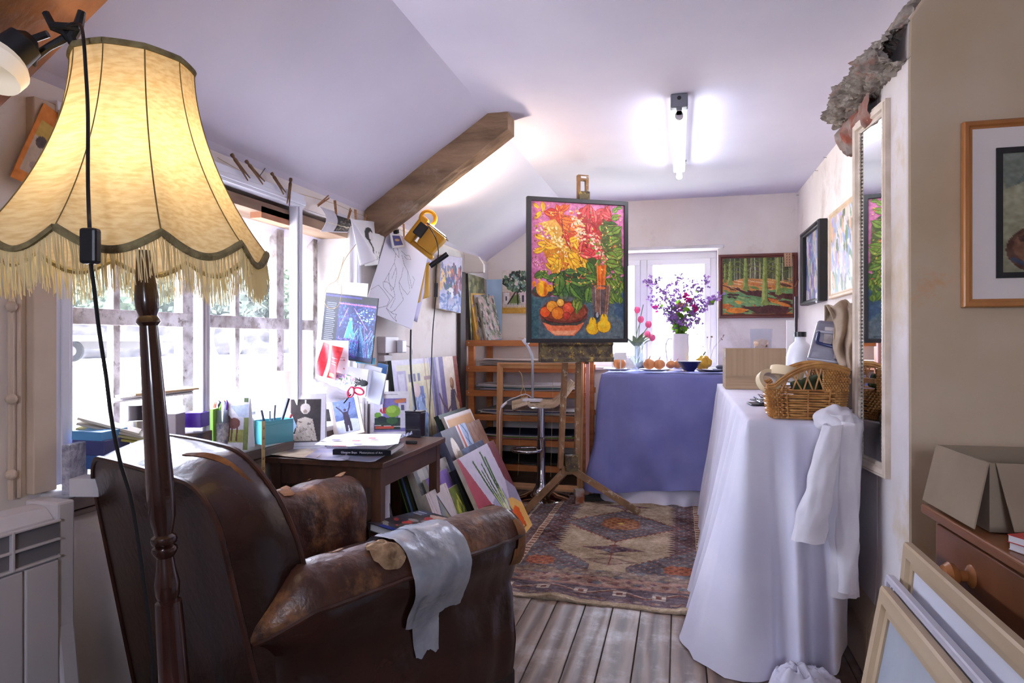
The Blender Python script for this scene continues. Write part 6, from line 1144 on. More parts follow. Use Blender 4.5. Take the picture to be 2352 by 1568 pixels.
def cal(name, label, cv, px0, px1, pyb, pyt, z, lean_, depth=.05, rz=None, cat='calendar', body=paper, D=None):
    """standing card: bottom corners at the two pixels' floor points on height z"""
    a = at(px0, pyb[0], Z=z); Da = -a.x*sin(TH)+a.y*cos(TH); c = at(px1, pyb[1], D=Da+.03); c.z = z; rz_ = atan2(c.y-a.y, c.x-a.x) if rz is None else rz; w = sqrt((c.x-a.x)**2+(c.y-a.y)**2)
    dd = (a.x*-sin(TH)+a.y*cos(TH)+c.x*-sin(TH)+c.y*cos(TH))/2; h = (sum(pyb)/2-pyt)*dd/FPX/cos(lean_)*.97
    o = thing(name, label, cat, (a+c)/2, rot=(0, 0, rz_)); M = Matrix.Rotation(-lean_, 4, 'X')
    art('printed_face', cv, w, h, .003, body, o, M=M)
    b = MB(); b.add([(-w/2, depth+h*sin(lean_), 0), (w/2, depth+h*sin(lean_), 0), (w/2, h*sin(lean_)+.004, h*cos(lean_)), (-w/2, h*sin(lean_)+.004, h*cos(lean_)), (-w/2, depth+h*sin(lean_)+.003, 0), (w/2, depth+h*sin(lean_)+.003, 0), (w/2, h*sin(lean_)+.007, h*cos(lean_)), (-w/2, h*sin(lean_)+.007, h*cos(lean_))], [(0, 1, 2, 3), (7, 6, 5, 4), (0, 4, 5, 1), (1, 5, 6, 2), (2, 6, 7, 3), (3, 7, 4, 0)]); b.build('back_flap', body, o)
    return o, w, h
# photograph cards and frames on the table
c1_ = Cv(60, 88, (222, 218, 226)); c1_.rect(.12, .10, .88, .86, (62, 56, 58)); c1_.ell(.5, .27, .12, .14, (206, 196, 190)); c1_.line([(.5, .12), (.5, .2)], .03, (220, 214, 206)); c1_.ell(.5, .32, .05, .05, (150, 130, 120)); c1_.poly([(.32, .46), (.5, .42), (.68, .46), (.80, .84), (.24, .84)], (200, 188, 176)); c1_.dab(60, (.3, .5, .72, .84), [(150, 136, 124), (220, 212, 200), (120, 108, 100)], .03, 3); c1_.line([(.12, .94), (.88, .94)], .012, (180, 176, 186)); c1_.noise(8, 2)
cal('portrait_card', 'white card with sepia photo of a turbaned figure, leftmost on the table', c1_, 652, 746, (1034, 1018), 896, TT, R(12))
c2_ = Cv(40, 60, (216, 214, 222)); c2_.rect(.3, .25, 1, 1, (30, 28, 30)); c2_.poly([(.75, .35), (1, .4), (.9, .95), (.6, .6)], (150, 140, 134)); c2_.line([(.08, .12), (.8, .12)], .03, (120, 120, 130))
o, w, h = cal('desk_calendar', 'pale calendar card with a black photo half hidden behind the white frame', c2_, 726, 786, (1000, 1002), 920, TT, R(6))
text(o, '25', .012, (-w*.38, -.003, h*.93), (pi/2-R(8), 0, 0), ink, 'number')
c3_ = Cv(54, 84, (104, 122, 168)); c3_.poly([(0, .62), (.4, .56), (1, .66), (1, 1), (0, 1)], (190, 196, 214)); c3_.poly([(0, .42), (.5, .52), (1, .44), (1, .6), (0, .62)], (84, 100, 140)); c3_.dab(30, (0, .1, 1, .5), [(120, 136, 180), (96, 112, 158)], .1, 4); c3_.poly([(.38, .38), (.6, .38), (.66, .7), (.66, .96), (.56, .96), (.52, .74), (.48, .96), (.38, .96), (.36, .7)], (52, 44, 62)); c3_.ell(.49, .33, .06, .06, (60, 48, 60)); c3_.line([(.40, .42), (.26, .28), (.14, .2)], .06, (52, 44, 62)); c3_.line([(.58, .42), (.70, .28), (.76, .14)], .06, (52, 44, 62)); c3_.noise(12, 2)
a = at(766, 1008, Z=TT); c = at(842, 1000, D=-a.x*sin(TH)+a.y*cos(TH)+.02); c.z = TT; fr = thing('snow_photo', 'white frame with photo of a person with raised arms in snow', 'photo frame', (a+c)/2, rot=(0, 0, atan2(c.y-a.y, c.x-a.x))); fr.rotation_euler = (Matrix.Rotation(atan2(c.y-a.y, c.x-a.x), 3, 'Z') @ Matrix.Rotation(R(-12), 3, 'X') @ Matrix.Rotation(R(-12), 3, 'Y')).to_euler(); fr.location.z += .014
art('photo', c3_, .10, .155, .004, paper, fr, M=Matrix.Translation((0, 0, .016))); b = MB(Matrix.Translation((0, 0.004, .016))); frame_mb(b, .10, .155, .019, .014, prof=[(0, 0), (0, -.006), (.5, -.012), (.8, -.014), (1, -.010), (1, 0)]); b.build('frame', pm('ivory_frame', (226, 218, 206), rough=.4), fr); b = MB(); b.box((0, .045, .055), (.04, .003, .12), rx=R(28)); b.build('strut', pm('frame_back', (90, 76, 60)), fr)
c4_ = Cv(60, 76, (222, 220, 226)); c4_.rect(.1, .16, .92, .88, (120, 110, 170)); c4_.poly([(.1, .16), (.34, .34), (.34, .60), (.1, .7)], (206, 204, 220)); c4_.poly([(.6, .2), (.9, .15), (.9, .24), (.65, .27)], (196, 120, 80)); c4_.rect(.72, .26, .92, .8, (206, 200, 214)); c4_.rect(.78, .3, .86, .42, (80, 80, 110)); c4_.ell(.36, .42, .11, .09, (170, 50, 70)); c4_.ell(.58, .44, .19, .17, (120, 160, 50)); c4_.ell(.54, .40, .12, .10, (150, 186, 70)); c4_.ell(.2, .52, .09, .08, (100, 150, 50)); c4_.rect(.12, .58, .76, .84, (36, 56, 48)); c4_.ell(.3, .62, .12, .1, (28, 44, 50)); c4_.ell(.56, .64, .14, .1, (50, 90, 50)); c4_.rect(.14, .76, .6, .82, (190, 70, 50)); c4_.line([(.12, .74), (.9, .78)], .012, (220, 210, 210)); c4_.line([(.08, .08), (.7, .07)], .02, (150, 148, 160)); c4_.noise(12, 2)
o, w, h = cal('desk_calendar', 'white desk calendar with picture of green bushes and red roof', c4_, 850, 940, (1004, 1000), 896, TT, R(8))
for k, x in enumerate((0,)): 
    b = MB(); b.box((-w/2-.018, .05, h*.46), (.010, .07, h*.9), rx=0); b.box((-w/2-.032, .05, h*.45), (.008, .07, h*.86)); b.build('spare_cards', paper, o)
bx_ = at(950, 1004, Z=TT); cb = thing('black_pen_pot', 'black glossy box standing at the right end of the small table', 'pot', (bx_.x, bx_.y+.02, TT), rz=TH+R(-14)); b = MB(); b.box((0, 0, .058), (.075, .06, .115), taper=1.05); b.box((0, -.0, .118), (.082, .066, .008)); b.build('pot_body', pm('black_gloss', (24, 22, 32), rough=.12), cb, bevel=.005); b = MB(); b.bx(-.036, .036, -.0325, -.031, .035, .037); b.build('seam', black, cb)
b = MB(); p = at(925, 1014, Z=TT); b.grid(lambda u, v: (p.x-.03+.06*u, p.y-.03+.07*v, TT+.008+.028*abs(nz((u*5, v*5, 1), 1))+.02*u), 14, 14, thick=.001); tag(b.build('crumpled_wrapper', thin('clear_wrapper', (220, 220, 236), haze=.3), smooth=True), 'crumpled clear wrapper at the right corner of the small table', 'wrapper')
b = MB(); p = at(945, 1020, Z=TT); b.box((p.x, p.y, TT+.009), (.05, .016, .014), rz=TH); tag(b.build('dark_stick', black, bevel=.003), 'short dark stick near the right corner of the small table', 'stick')
# ------------------------------------------------------------ things on the window sill
SZ = .7155
def sp(px, py, X=None): return at(px, py, Z=SZ) if X is None else at(px, py, X=X)
ry_ = lambda px: 0
def sbox(name, label, cat, px0, px1, pyt, pyb, m, depth=.05, D=None, bev=.002, rzo=0, z=None):
    z = SZ if z is None else z; a = at(px0, pyb, Z=z); 
    if D is None: D = -a.x*sin(TH)+a.y*cos(TH)
    a = at(px0, pyb, D=D); c = at(px1, pyb, D=D); hh = at(px0, pyt, D=D).z-a.z; w = (c-a).length
    b = MB(T(((a.x+c.x)/2-sin(TH)*depth/2, (a.y+c.y)/2+cos(TH)*depth/2, z if D else a.z), rz=TH+rzo)); b.bx(-w/2, w/2, -depth/2, depth/2, 0, hh); o = b.build(name, m, bevel=bev); tag(o, label, cat); return o
D1 = 1.92
bubble = pm('clear_bubble', (196, 196, 210), (150, 150, 170), scale=50, rough=.2, bump=.8)
sbox('plastic_case', 'upright bubble-textured plastic case at the left end of the window sill', 'case', 141, 160, 975, 1090, bubble, depth=.07, D=1.62)
sbox('white_carton', 'low white carton lying at the left end of the window sill', 'box', 158, 226, 1076, 1118, pm('white_carton', (206, 206, 212), rough=.4), depth=.06, D=1.60)
zb = SZ+.045
for k, (c, pt_, pb_, lb_) in enumerate((((56, 92, 150), 1045, 1078, 'dark blue paperback, lowest of the leaning blue books on the sill'), ((60, 66, 120), 1010, 1046, 'indigo book in the middle of the blue stack on the sill'), ((80, 150, 206), 990, 1012, 'bright blue book topmost of the blue stack on the sill'))):
    a = at(162, pb_, D=1.68); c2 = at(248-6*k, pb_, D=1.68); hh = (pb_-pt_)*1.68/FPX; b = MB(T(((a.x+c2.x)/2-.01, (a.y+c2.y)/2+.05, a.z), rz=TH-.08, ry=R(2))); w = (c2-a).length; b.bx(-w/2, w/2, -.05, .05, 0, hh-.001)
    o = tag(b.build('paperback', pm('blue_cover_%d' % k, c, tuple(min(255, x+20) for x in c), scale=8, rough=.35), bevel=.002), lb_, 'book')
    t_ = text(o, ('the art of seeing', 'MONET IN LONDON', 'collected letters')[k] if False else '', .01, (0, 0, 0), (0, 0, 0), whi) if False else None
env = [(220, 214, 200), (206, 200, 190), (196, 190, 140), (190, 182, 100)]
for k in range(4):
    a, c2 = at(160, 962+12*k, D=1.72), at(300+10*k, 998+7*k, D=1.78); d = c2-a; b = MB(Matrix.Translation((a+c2)/2+Vector((0, .03, 0))) @ Matrix.Rotation(atan2(d.y, d.x), 4, 'Z') @ Matrix.Rotation(-atan2(d.z, sqrt(d.x**2+d.y**2)), 4, 'Y')); L_ = d.length; b.bx(-L_/2, L_/2, -.05, .05, 0, .006)
    tag(b.build('envelope', cloth('envelope_%d' % k, env[k], tr=.2)), ('topmost pale envelope sloping across the blue books', 'second pale envelope of the sloping pile', 'third cream-green envelope of the sloping pile', 'yellowish envelope at the bottom of the sloping pile')[k], 'envelope')
sbox('blue_card', 'small blue patterned card behind the sloping envelopes', 'card', 258, 290, 940, 998, pm('blue_pattern_card', (110, 140, 200), (170, 180, 220), scale=40), depth=.004, D=1.95, rzo=.3)
def cyl(name, label, cat, px0, px1, pyt, pyb, m, D, z=None, n=28, smooth=True, parent=None):
    a, c = at(px0, pyb, D=D), at(px1, pyb, D=D); r = (c-a).length/2; z = a.z if z is None else z; h = at(px0, pyt, D=D).z-z; p = (a+c)/2; b = MB(); b.lathe([(.001, 0), (r, 0), (r, h), (r*.9, h), (r*.88, h*.98), (.001, h*.97)], n, c=(p.x, p.y, z)); o = b.build(name, m, parent, smooth=smooth, world=bool(parent)); return tag(o, label, cat) if label else o, p, r, h, z
cyl('steel_tin', 'shiny steel tin under the dark tub on the window sill', 'tin', 290, 336, 965, 1035, pm('brushed_steel', (190, 186, 184), rough=.25, metal=.9), 2.0, z=SZ)
zt0 = at(290, 964, D=2.0).z
o, p, r, h, z = cyl('dark_tub', 'dark plastic tub standing on the steel tin', 'tub', 291, 336, 930, 965, pm('dark_tub', (44, 38, 48), rough=.3), 2.0, z=zt0+.001)
for k, (x0, y0, x1, y1, c, lb_) in enumerate(((258, 927, 440, 905, (222, 220, 224), 'white folder across the dark tub, lowest of the flat papers'), (270, 919, 438, 899, (206, 204, 206), 'grey folder in the middle of the flat papers on the tub'), (300, 910, 446, 896, (206, 178, 140), 'kraft envelope topmost of the flat papers on the dark tub'))):
    a, c2 = at(x0, y0, D=1.93), at(x1, y1, D=2.05); d = c2-a; b = MB(Matrix.Translation((a+c2)/2+Vector((-.03, .03, .003))) @ Matrix.Rotation(atan2(d.y, d.x), 4, 'Z') @ Matrix.Rotation(-atan2(d.z, sqrt(d.x**2+d.y**2)), 4, 'Y')); L_ = d.length; b.bx(-L_/2, L_/2, -.06, .06, 0, .005)
    tag(b.build('folder', cloth('folder_%d' % k, c, tr=.15)), lb_, 'folder')
sbox('grey_carton', 'tall grey carton behind the lamp pole on the window sill', 'box', 378, 404, 918, 1030, pm('grey_carton', (150, 142, 148), rough=.5), depth=.06, D=2.05)
o = sbox('eco_carton', 'small white carton with purple lettering behind the grey carton', 'box', 402, 417, 915, 1010, paper, depth=.04, D=2.2)
o = sbox('purple_box', 'purple box wrapped in clear film on the window sill', 'box', 412, 462, 948, 982, pm('purple_box', (74, 40, 150), (90, 56, 170), scale=8, rough=.25), depth=.06, D=2.12, z=at(412, 982, D=2.12).z)
o = sbox('brown_carton', 'brown and dark carton below the purple box', 'box', 412, 462, 982, 1040, pm('brown_dark_carton', (96, 70, 50), (44, 40, 60), scale=30), depth=.08, D=2.12, z=SZ)
sbox('green_carton', 'green and white carton beside the window post on the sill', 'box', 474, 490, 942, 1040, pm('green_white_carton', (126, 176, 60), (120, 170, 56)), depth=.05, D=2.25)
# jar with pens
o_ = thing('pen_jar', 'glass jar with a printed label full of coloured pens', 'jar', (at(508, 1015, D=2.3).x, at(508, 1015, D=2.3).y, SZ)); r = .030
b = MB(); b.lathe([(.001, 0), (r, 0), (r, .105), (r*.86, .122), (r*.86, .14), (r*.8, .14), (r*.8, .12), (r*.93, .10), (r*.93, .006), (.001, .005)], 24); b.build('glass_body', thin('jar_glass', (214, 222, 226), haze=.25), o_, smooth=True); b = MB(); b.lathe([(r*1.01, .012), (r*1.01, .095)], 24); b.build('label', pm('jar_label', (206, 200, 196), (90, 90, 120), scale=60, rough=.5), o_, smooth=True)
rnd = random.Random(4)
for k, c in enumerate(((220, 120, 40), (200, 50, 60), (60, 50, 150), (30, 30, 40), (130, 180, 70), (190, 110, 60), (40, 120, 200), (90, 40, 120))):
    x = -.024+.0065*k; b = MB(); b.tube([(x*.5, 0, .01), (x*1.05, rnd.uniform(-.012, .012), .15+rnd.uniform(-.005, .02)), (x*1.1, 0, .165+rnd.uniform(0, .012))], [.0042, .0042, .001], 6)
    o = b.build('pen', pm('pen_%d' % k, c, rough=.4)); o.location = o_.location; tag(o, '%s pen standing in the glass jar' % ('orange', 'red', 'violet', 'black', 'light green', 'ochre', 'bright blue', 'purple')[k], 'pen')
hc = Cv(60, 76, (206, 200, 208)); hc.poly([(.0, .0), (1, 0), (1, .35), (0, .3)], (220, 214, 222)); hc.poly([(.25, .18), (1, .14), (1, .4), (.6, .38)], (170, 180, 200)); hc.rect(.0, .4, 1, .62, (186, 184, 196)); hc.rect(0, .62, 1, .86, (150, 150, 84)); hc.ell(.42, .5, .24, .13, (110, 62, 56)); hc.ell(.18, .42, .10, .09, (96, 50, 46)); [hc.line([(x, .55), (x-.03, .82)], .06, (96, 50, 46)) for x in (.25, .36, .56)]; hc.rect(.8, .4, 1, 1, (110, 120, 70)); hc.rect(.78, .02, .95, .1, (90, 110, 70)); hc.noise(14, 3)
a = at(525, 1026, D=2.30); c = at(556, 1028, D=2.28); o = thing('horse_calendar', 'calendar with a brown horse in a field standing on the window sill', 'calendar', ((a.x+c.x)/2, (a.y+c.y)/2, SZ), rz=TH); art('printed_face', hc, .088, .185, .003, paper, o, M=Matrix.Rotation(R(-6), 4, 'X'))
b = MB(); b.box((0, .045, .09), (.088, .002, .18), rx=R(12)); b.build('back_flap', paper, o)
p = at(571, 1020, Z=SZ); o_ = thing('thread_jar', 'glass jar of pale string with white lid beside the teal tin', 'jar', p); b = MB(); b.lathe([(.001, 0), (.023, 0), (.023, .098), (.019, .104), (.019, .11), (.001, .11)], 24); b.build('glass_body', thin('jar_glass', (214, 222, 226), haze=.25), o_, smooth=True)
b = MB(); b.lathe([(.001, .004), (.019, .004), (.018, .095), (.001, .095)], 20, wob=lambda t, z: 1+.05*sin(z*900)); b.build('string_roll', pm('pale_string', (206, 180, 140), (186, 156, 116), scale=60), o_, smooth=True); b = MB(); b.lathe([(.001, .11), (.024, .11), (.024, .122), (.001, .122)], 24); b.build('lid', white_up, o_, smooth=True)
# teal tin with tools
a, c = at(600, 1020, D=2.42), at(655, 1012, D=2.50); tn = thing('teal_tin', 'pale turquoise tin holding pens and tools on the window sill', 'tin', ((a.x+c.x)/2, (a.y+c.y)/2, SZ), rz=atan2(c.y-a.y, c.x-a.x)); teal = pm('turquoise_enamel', (96, 180, 190), (84, 168, 180), scale=5, rough=.2)
b = MB(); w, d, h = .125, .07, .085; b.bx(-w/2, w/2, -d/2, -d/2+.002, 0, h).bx(-w/2, w/2, d/2-.002, d/2, 0, h).bx(-w/2, -w/2+.002, -d/2+.002, d/2-.002, 0, h).bx(w/2-.002, w/2, -d/2+.002, d/2-.002, 0, h).bx(-w/2, w/2, -d/2, d/2, 0, .002); b.build('tin_body', teal, tn); b = MB(); [b.tube([(-w/2, -d/2, z), (w/2, -d/2, z), (w/2, d/2, z), (-w/2, d/2, z), (-w/2, -d/2, z)], .0018, 5) for z in (h, h-.012)]; b.build('rolled_rim', teal, tn)
for k, (x, L_, r_, c, a_) in enumerate(((-.02, .12, .005, (60, 60, 80), -.25), (.0, .13, .004, (90, 88, 100), .05), (.01, .16, .006, (44, 46, 70), .35), (.03, .10, .005, (200, 70, 80), .5), (-.01, .11, .004, (150, 150, 165), -.05))):
    b = MB(mw(tn)); b.tube([(x, 0, .004), (x+sin(a_)*L_, .0, cos(a_)*L_+.01)], [r_*.8, r_], 8); tag(b.build('tool', pm('tool_%d' % k, c, rough=.3), smooth=True), ('dark blue-grey cutter leaning left in the turquoise tin', 'slim grey pen upright in the turquoise tin', 'navy handle leaning right in the turquoise tin', 'short red tool lowest in the turquoise tin', 'light grey pen in the middle of the turquoise tin')[k], 'tool')
b = MB(mw(tn)); p = (-w/2-.004, -d/2-.003); 
b.grid(lambda u, v: (-w/2+.004-.014*u, -d/2-.0035, h+.004-.215*v), 2, 24, thick=.0008); o = tag(b.build('tape_measure', pm('yellow_tape_cloth', (206, 180, 126), rough=.6)), 'cloth measuring tape hanging over the edge of the turquoise tin', 'tape measure')
for k, s_ in enumerate(('19', '18', '17', '16', '15')): t_ = text(None, s_, .012, mw(tn) @ Vector((-w/2-.003, -d/2-.0048, h-.02-.037*k)), (mw(tn).to_euler().x, 0, 0), ink, 'number'); t_.rotation_euler = (Matrix.Rotation(mw(tn).to_euler().z, 3, 'Z') @ Matrix.Rotation(pi/2, 3, 'X') @ Matrix.Rotation(-pi/2, 3, 'Z')).to_euler(); t_.parent = o
flatsheet('cream_papers', 'cream paper sheets lying behind the turquoise tin at the window', [(-1.72, 2.22), (-1.58, 2.25), (-1.58, 2.5), (-1.72, 2.5)], SZ, pm('cream_sheet', (224, 206, 196)), curl=.05)
o, p, r, h, z = cyl('paper_roll', 'pale standing roll behind the turquoise tin against the window', 'roll', 627, 667, 852, 965, cloth('roll_paper', (232, 226, 220), tr=.35), 2.62, z=SZ)
b = MB(); p0 = at(620, 915, D=2.55); b.grid(lambda u, v: p0+Vector((.085*v+.02*u, .02*v, -.03-.11*v*v+.035*u+.01*nz((u*4, v*4, 0), 1))), 8, 12, thick=.001); tag(b.build('blue_strap', pm('pale_blue_strap', (176, 206, 232), rough=.4), smooth=True), 'pale blue plastic strip drooping beside the paper roll', 'strip')
# ------------------------------------------------------------ pinned and stacked papers at the window's right end
DS = 2.93
def card_at(name, label, cat, cv, px, py, w, h, roll, D, tilt=0, side=paper, t=.002, bend=None):
    """flat sheet hanging with its bottom centre at the pixel, facing the room"""
    p = at(px, py, D=D); M = Matrix.Translation(p) @ Matrix.Rotation(TH-R(20), 4, 'Z') @ Matrix.Rotation(roll, 4, 'Y') @ Matrix.Rotation(tilt, 4, 'X')
    return tag(art(name, cv, w, h, t, side, M=M, bend=bend), label, cat)
S_ = lambda d: d/FPX
bp = Cv(120, 136, (20, 24, 40)); rnd = random.Random(6); bp.rect(.28, .12, .985, .97, (28, 42, 92)); bp.rect(0, 0, 1, .12, (26, 24, 30)); bp.rect(.02, .02, .7, .05, (60, 54, 130))
for k in range(27): bp.line([(.05, .15+.03*k), (.05+rnd.uniform(.14, .19), .15+.03*k)], .009, (130, 134, 150))
for k in range(160): bp.ell(rnd.uniform(.28, .98), rnd.uniform(.13, .5), .02, .012, rnd.choice([(50, 84, 150), (60, 110, 180), (90, 60, 130), (40, 60, 120)]), rnd.uniform(0, 180), .8)
for k in range(26): bp.line([(.28+.7*k/26, .135), (.28+.7*k/26+.02, .15)], .014, (190, 110, 180))
for x0, y0, x1, y1 in ((.46, .2, .33, .5), (.58, .2, .85, .5)): bp.line([(x0, y0), (x1, y1)], .012, (150, 120, 200))
bp.poly([(.50, .40), (.56, .40), (.62, .66), (.44, .66)], (60, 150, 180)); bp.ell(.53, .37, .03, .03, (110, 190, 210)); bp.line([(.44, .66), (.5, .42)], .008, (160, 220, 230)); bp.line([(.62, .66), (.56, .42)], .008, (160, 220, 230))
for k in range(30): x = rnd.uniform(.64, .95); y = rnd.uniform(.2, .42); bp.ell(x, y, .014, .010, (150, 190, 226), rnd.uniform(0, 180))
for k in range(34): x = rnd.uniform(.55, .97); bp.line([(x, .92), (x+rnd.uniform(-.05, .05), .7), (x+rnd.uniform(-.14, .12), rnd.uniform(.45, .66))], .009, rnd.choice([(90, 160, 210), (130, 180, 220), (70, 120, 190), (150, 130, 210)]))
bp.dab(60, (.3, .66, .7, .95), [(90, 60, 150), (50, 90, 170), (120, 90, 180)], .03, 9); bp.noise(14, 2)
card_at('art_poster', 'dark blue art poster of a night garden with a column of text', 'poster', bp, 794, 826, .275, .29, R(7), DS, side=black, t=.006)
card_at('white_backing_sheet', 'white sheet behind the dark blue poster', 'paper', Cv(4, 4, (226, 226, 240)), 780, 800, .25, .30, R(5), DS+.02)
b = MB(); pts = smoothp([at(790, 590, D=2.9), at(775, 640, D=2.87), at(755, 655, D=2.86), at(744, 680, D=2.86), at(752, 705, D=2.86), at(772, 706, D=2.86), at(782, 690, D=2.86), at(784, 655, D=2.86), at(775, 650, D=2.86), at(790, 600, D=2.88), at(818, 560, D=2.92)]); b.tube(pts, .0016, 5); tag(b.build('string_loop', MATS['twine'], smooth=True), 'white string loop hanging in front of the blue poster', 'string')
b = MB(); rnd = random.Random(3)
rk = thing('letter_rack', 'pale cardboard letter rack standing on the small table behind the frames', 'rack', (at(850, 1000, D=3.13).x, at(850, 1000, D=3.13).y, TT), rz=TH-R(20))
b.bx(-.10, .10, 0, .004, 0, .26).bx(-.10, .10, -.05, -.046, 0, .15).bx(-.10, -.096, -.046, 0, 0, .20).bx(.096, .10, -.046, 0, 0, .20).bx(-.096, .096, -.046, 0, 0, .004); b.build('rack_body', pm('pale_rack', (176, 168, 172), rough=.7), rk)
wl = Cv(60, 60, (236, 236, 244)); [wl.line([(.5, .3+.07*k), (.9, .3+.07*k)], .006, (180, 180, 190)) for k in range(5)]; wl.ell(.87, .5, .022, .022, (196, 70, 90)); wl.ell(.87, .72, .022, .022, (196, 70, 90))
card_at('letter_sheet', 'white letter with two red dots tucked below the blue poster', 'paper', wl, 762, 870, .17, .17, R(1), DS-.05)
rdc = Cv(50, 60, (206, 40, 54)); rdc.rect(.0, .0, 1, .12, (220, 60, 60)); rdc.rect(.4, .0, .54, 1, (232, 226, 232)); [rdc.line([(.05, .2+.05*k), (.34, .2+.05*k)], .012, (240, 190, 196)) for k in range(14) if k % 4 != 3]; [rdc.line([(.62, .3+.06*k), (.92, .3+.06*k)], .012, (236, 150, 150)) for k in range(6)]; rdc.rect(.6, .84, .86, .93, (150, 180, 120)); rdc.noise(24, 3)
card_at('red_packet', 'crumpled red and white foil packet tucked below the poster', 'packet', rdc, 748, 866, .105, .145, R(14), DS-.08, side=pm('red_foil', (190, 40, 50), rough=.3), bend=lambda x, z: .008*sin(x*60+z*30))
for k, (px, py, w, h, rl, c, lb_, d) in enumerate(((812, 905, .13, .12, R(8), (226, 226, 232), 'white sheet sticking up between the red packet and the spiral pads', -.02), (845, 915, .09, .15, R(12), (206, 208, 222), 'grey spiral-bound pad leaning in the letter rack', .0), (858, 925, .07, .14, R(14), (190, 196, 214), 'pale lilac spiral pad in front of the grey pad', -.03), (868, 920, .05, .17, R(10), (56, 110, 170), 'blue magazine standing at the right end of the rack', .03), (840, 835, .10, .03, R(4), (90, 180, 214), 'turquoise card edge under the blue poster', .01))):
    card_at('paper_sheet' if k in (0, 4) else 'note_pad' if k < 3 else 'magazine', lb_, 'paper' if k in (0, 4) else 'pad' if k < 3 else 'magazine', Cv(4, 4, c), px, py, w, h, rl, DS+d, t=.005)
fpic = Cv(40, 24, (200, 190, 206)); fpic.dab(60, (0, 0, 1, 1), [(90, 130, 80), (200, 110, 150), (120, 130, 190), (220, 200, 210)], .08, 5); card_at('flower_postcard', 'small floral postcard between the white pouch and the sheets', 'postcard', fpic, 790, 885, .10, .05, R(8), DS-.09)
b = MB(); pz = at(745, 925, D=DS-.1)
b.grid(lambda u, v: at(716+88*u-10*v, 868+36*u*(1-v)+60*v-12*u*v, D=DS-.12)+Vector((0, -.03*sin(pi*u)*sin(pi*v)-.006*nz((u*7, v*7, 0), 1), .004*nz((u*9, v*5, 2), 1))), 20, 20, thick=.006); tag(b.build('white_pouch', cloth('white_pouch', (236, 236, 244), tr=.2, bump=.4), smooth='all'), 'white cloth pouch slumped above the portrait card', 'pouch')
sc_ = thing('scissors', 'red-handled scissors stuck among the papers above the photo frame', 'scissors', at(822, 900, D=DS-.12)); b = MB()
for (x, y, rx, ry, a_) in ((806, 900, .014, .022, 20), (824, 898, .024, .014, 15)): c = at(x, y, D=DS-.14); b.tube([c+Vector((rx*cos(t)*cos(R(a_))-ry*sin(t)*sin(R(a_)), 0, -(rx*cos(t)*sin(R(a_))+ry*sin(t)*cos(R(a_))))) for t in [2*pi*i/20 for i in range(21)]], .004, 6)
b.build('handle', pm('red_pink_plastic', (206, 40, 86), rough=.3), sc_, world=True, smooth=True); b = MB(); b.tube([at(806, 905, D=DS-.13), at(790, 925, D=DS-.10)], .004, 4); b.build('blade', nail, sc_, world=True)
b = MB(); rnd = random.Random(2); c = at(835, 880, D=DS-.1)
for k in range(26): a_ = rnd.uniform(-1.2, 1.4)+pi; b.tube([c, c+Vector((cos(a_)*.03, 0, rnd.uniform(-.015, .02))), c+Vector((cos(a_)*.05, 0, rnd.uniform(-.03, .03)))], .0012, 3)
b.ball(c, .014, sq=(1.5, .6, 1)); tag(b.build('dark_feather', pm('dark_feather', (44, 50, 54), rough=.7)), 'small dark feathery sprig above the scissors', 'feather')
# socket boxes and cables on the left wall
sk = thing('wall_socket', 'grey metal socket box with plug on the left wall below the drawing', 'socket', (-1.55, 3.28, 1.06)); gm = pm('grey_conduit', (186, 178, 180), rough=.4)
b = MB(); b.bx(-1.56, -1.51, 3.19, 3.36, 1.03, 1.12); b.bx(-1.56, -1.52, 3.20, 3.30, .985, 1.02); b.build('box_body', gm, sk, world=True, bevel=.004); b = MB(); b.bx(-1.51, -1.475, 3.33, 3.39, 1.03, 1.10); b.build('plug', white_up, sk, world=True, bevel=.006)
b = MB(); b.tube([(-1.548, 3.30, 1.03), (-1.545, 3.34, .85), (-1.545, 3.33, .3)], .008, 6); b.tube(smoothp([(-1.48, 3.39, 1.07), (-1.47, 3.45, 1.04), (-1.5, 3.46, .9), (-1.52, 3.44, .4), (-1.53, 3.4, .1)]), .004, 6); b.build('cable', gm, sk, world=True, smooth=True)
# ------------------------------------------------------------ line of pegs and hanging drawings
XLn = -1.535
lz = lambda px, py: at(px, py, X=XLn)
b = MB(); b.tube([lz(500, 362), lz(600, 420), lz(700, 448), lz(770, 468), lz(812, 487), lz(870, 508), lz(930, 532), lz(965, 545)], .0012, 4); tag(b.build('string_line', MATS['twine']), 'thin string stretched along the top of the window wall holding pegs', 'string')
pegm = pm('peg_wood', (180, 130, 84), (150, 104, 66), scale=20, rough=.7); dolm = pm('old_peg_wood', (140, 106, 76), (110, 80, 56), scale=20, rough=.7)
def dolly(px0, py0, px1, py1, lb, X=-1.53):
    a, c = at(px0, py0, X=X), at(px1, py1, X=X+.02); d = (c-a); L_ = d.length; n_ = d.normalized(); s_ = n_.cross(Vector((1, 0, 0))).normalized(); b = MB(); r = .0065
    b.tube([a+n_*t*L_ for t in (0, .02, .08, .13, .17, .22, .45)], [r*.5, r*1.05, r*1.1, r*.75, r*.75, r*1.05, r*.95], 10)
    for k in (-1, 1): b.tube([a+n_*L_*.42+s_*k*r*.45, a+n_*L_*.7+s_*k*r*.75, a+n_*L_+s_*k*r*1.35], [r*.6, r*.55, r*.35], 6)
    tag(b.build('dolly_peg', dolm, smooth=True), lb, 'clothes peg')
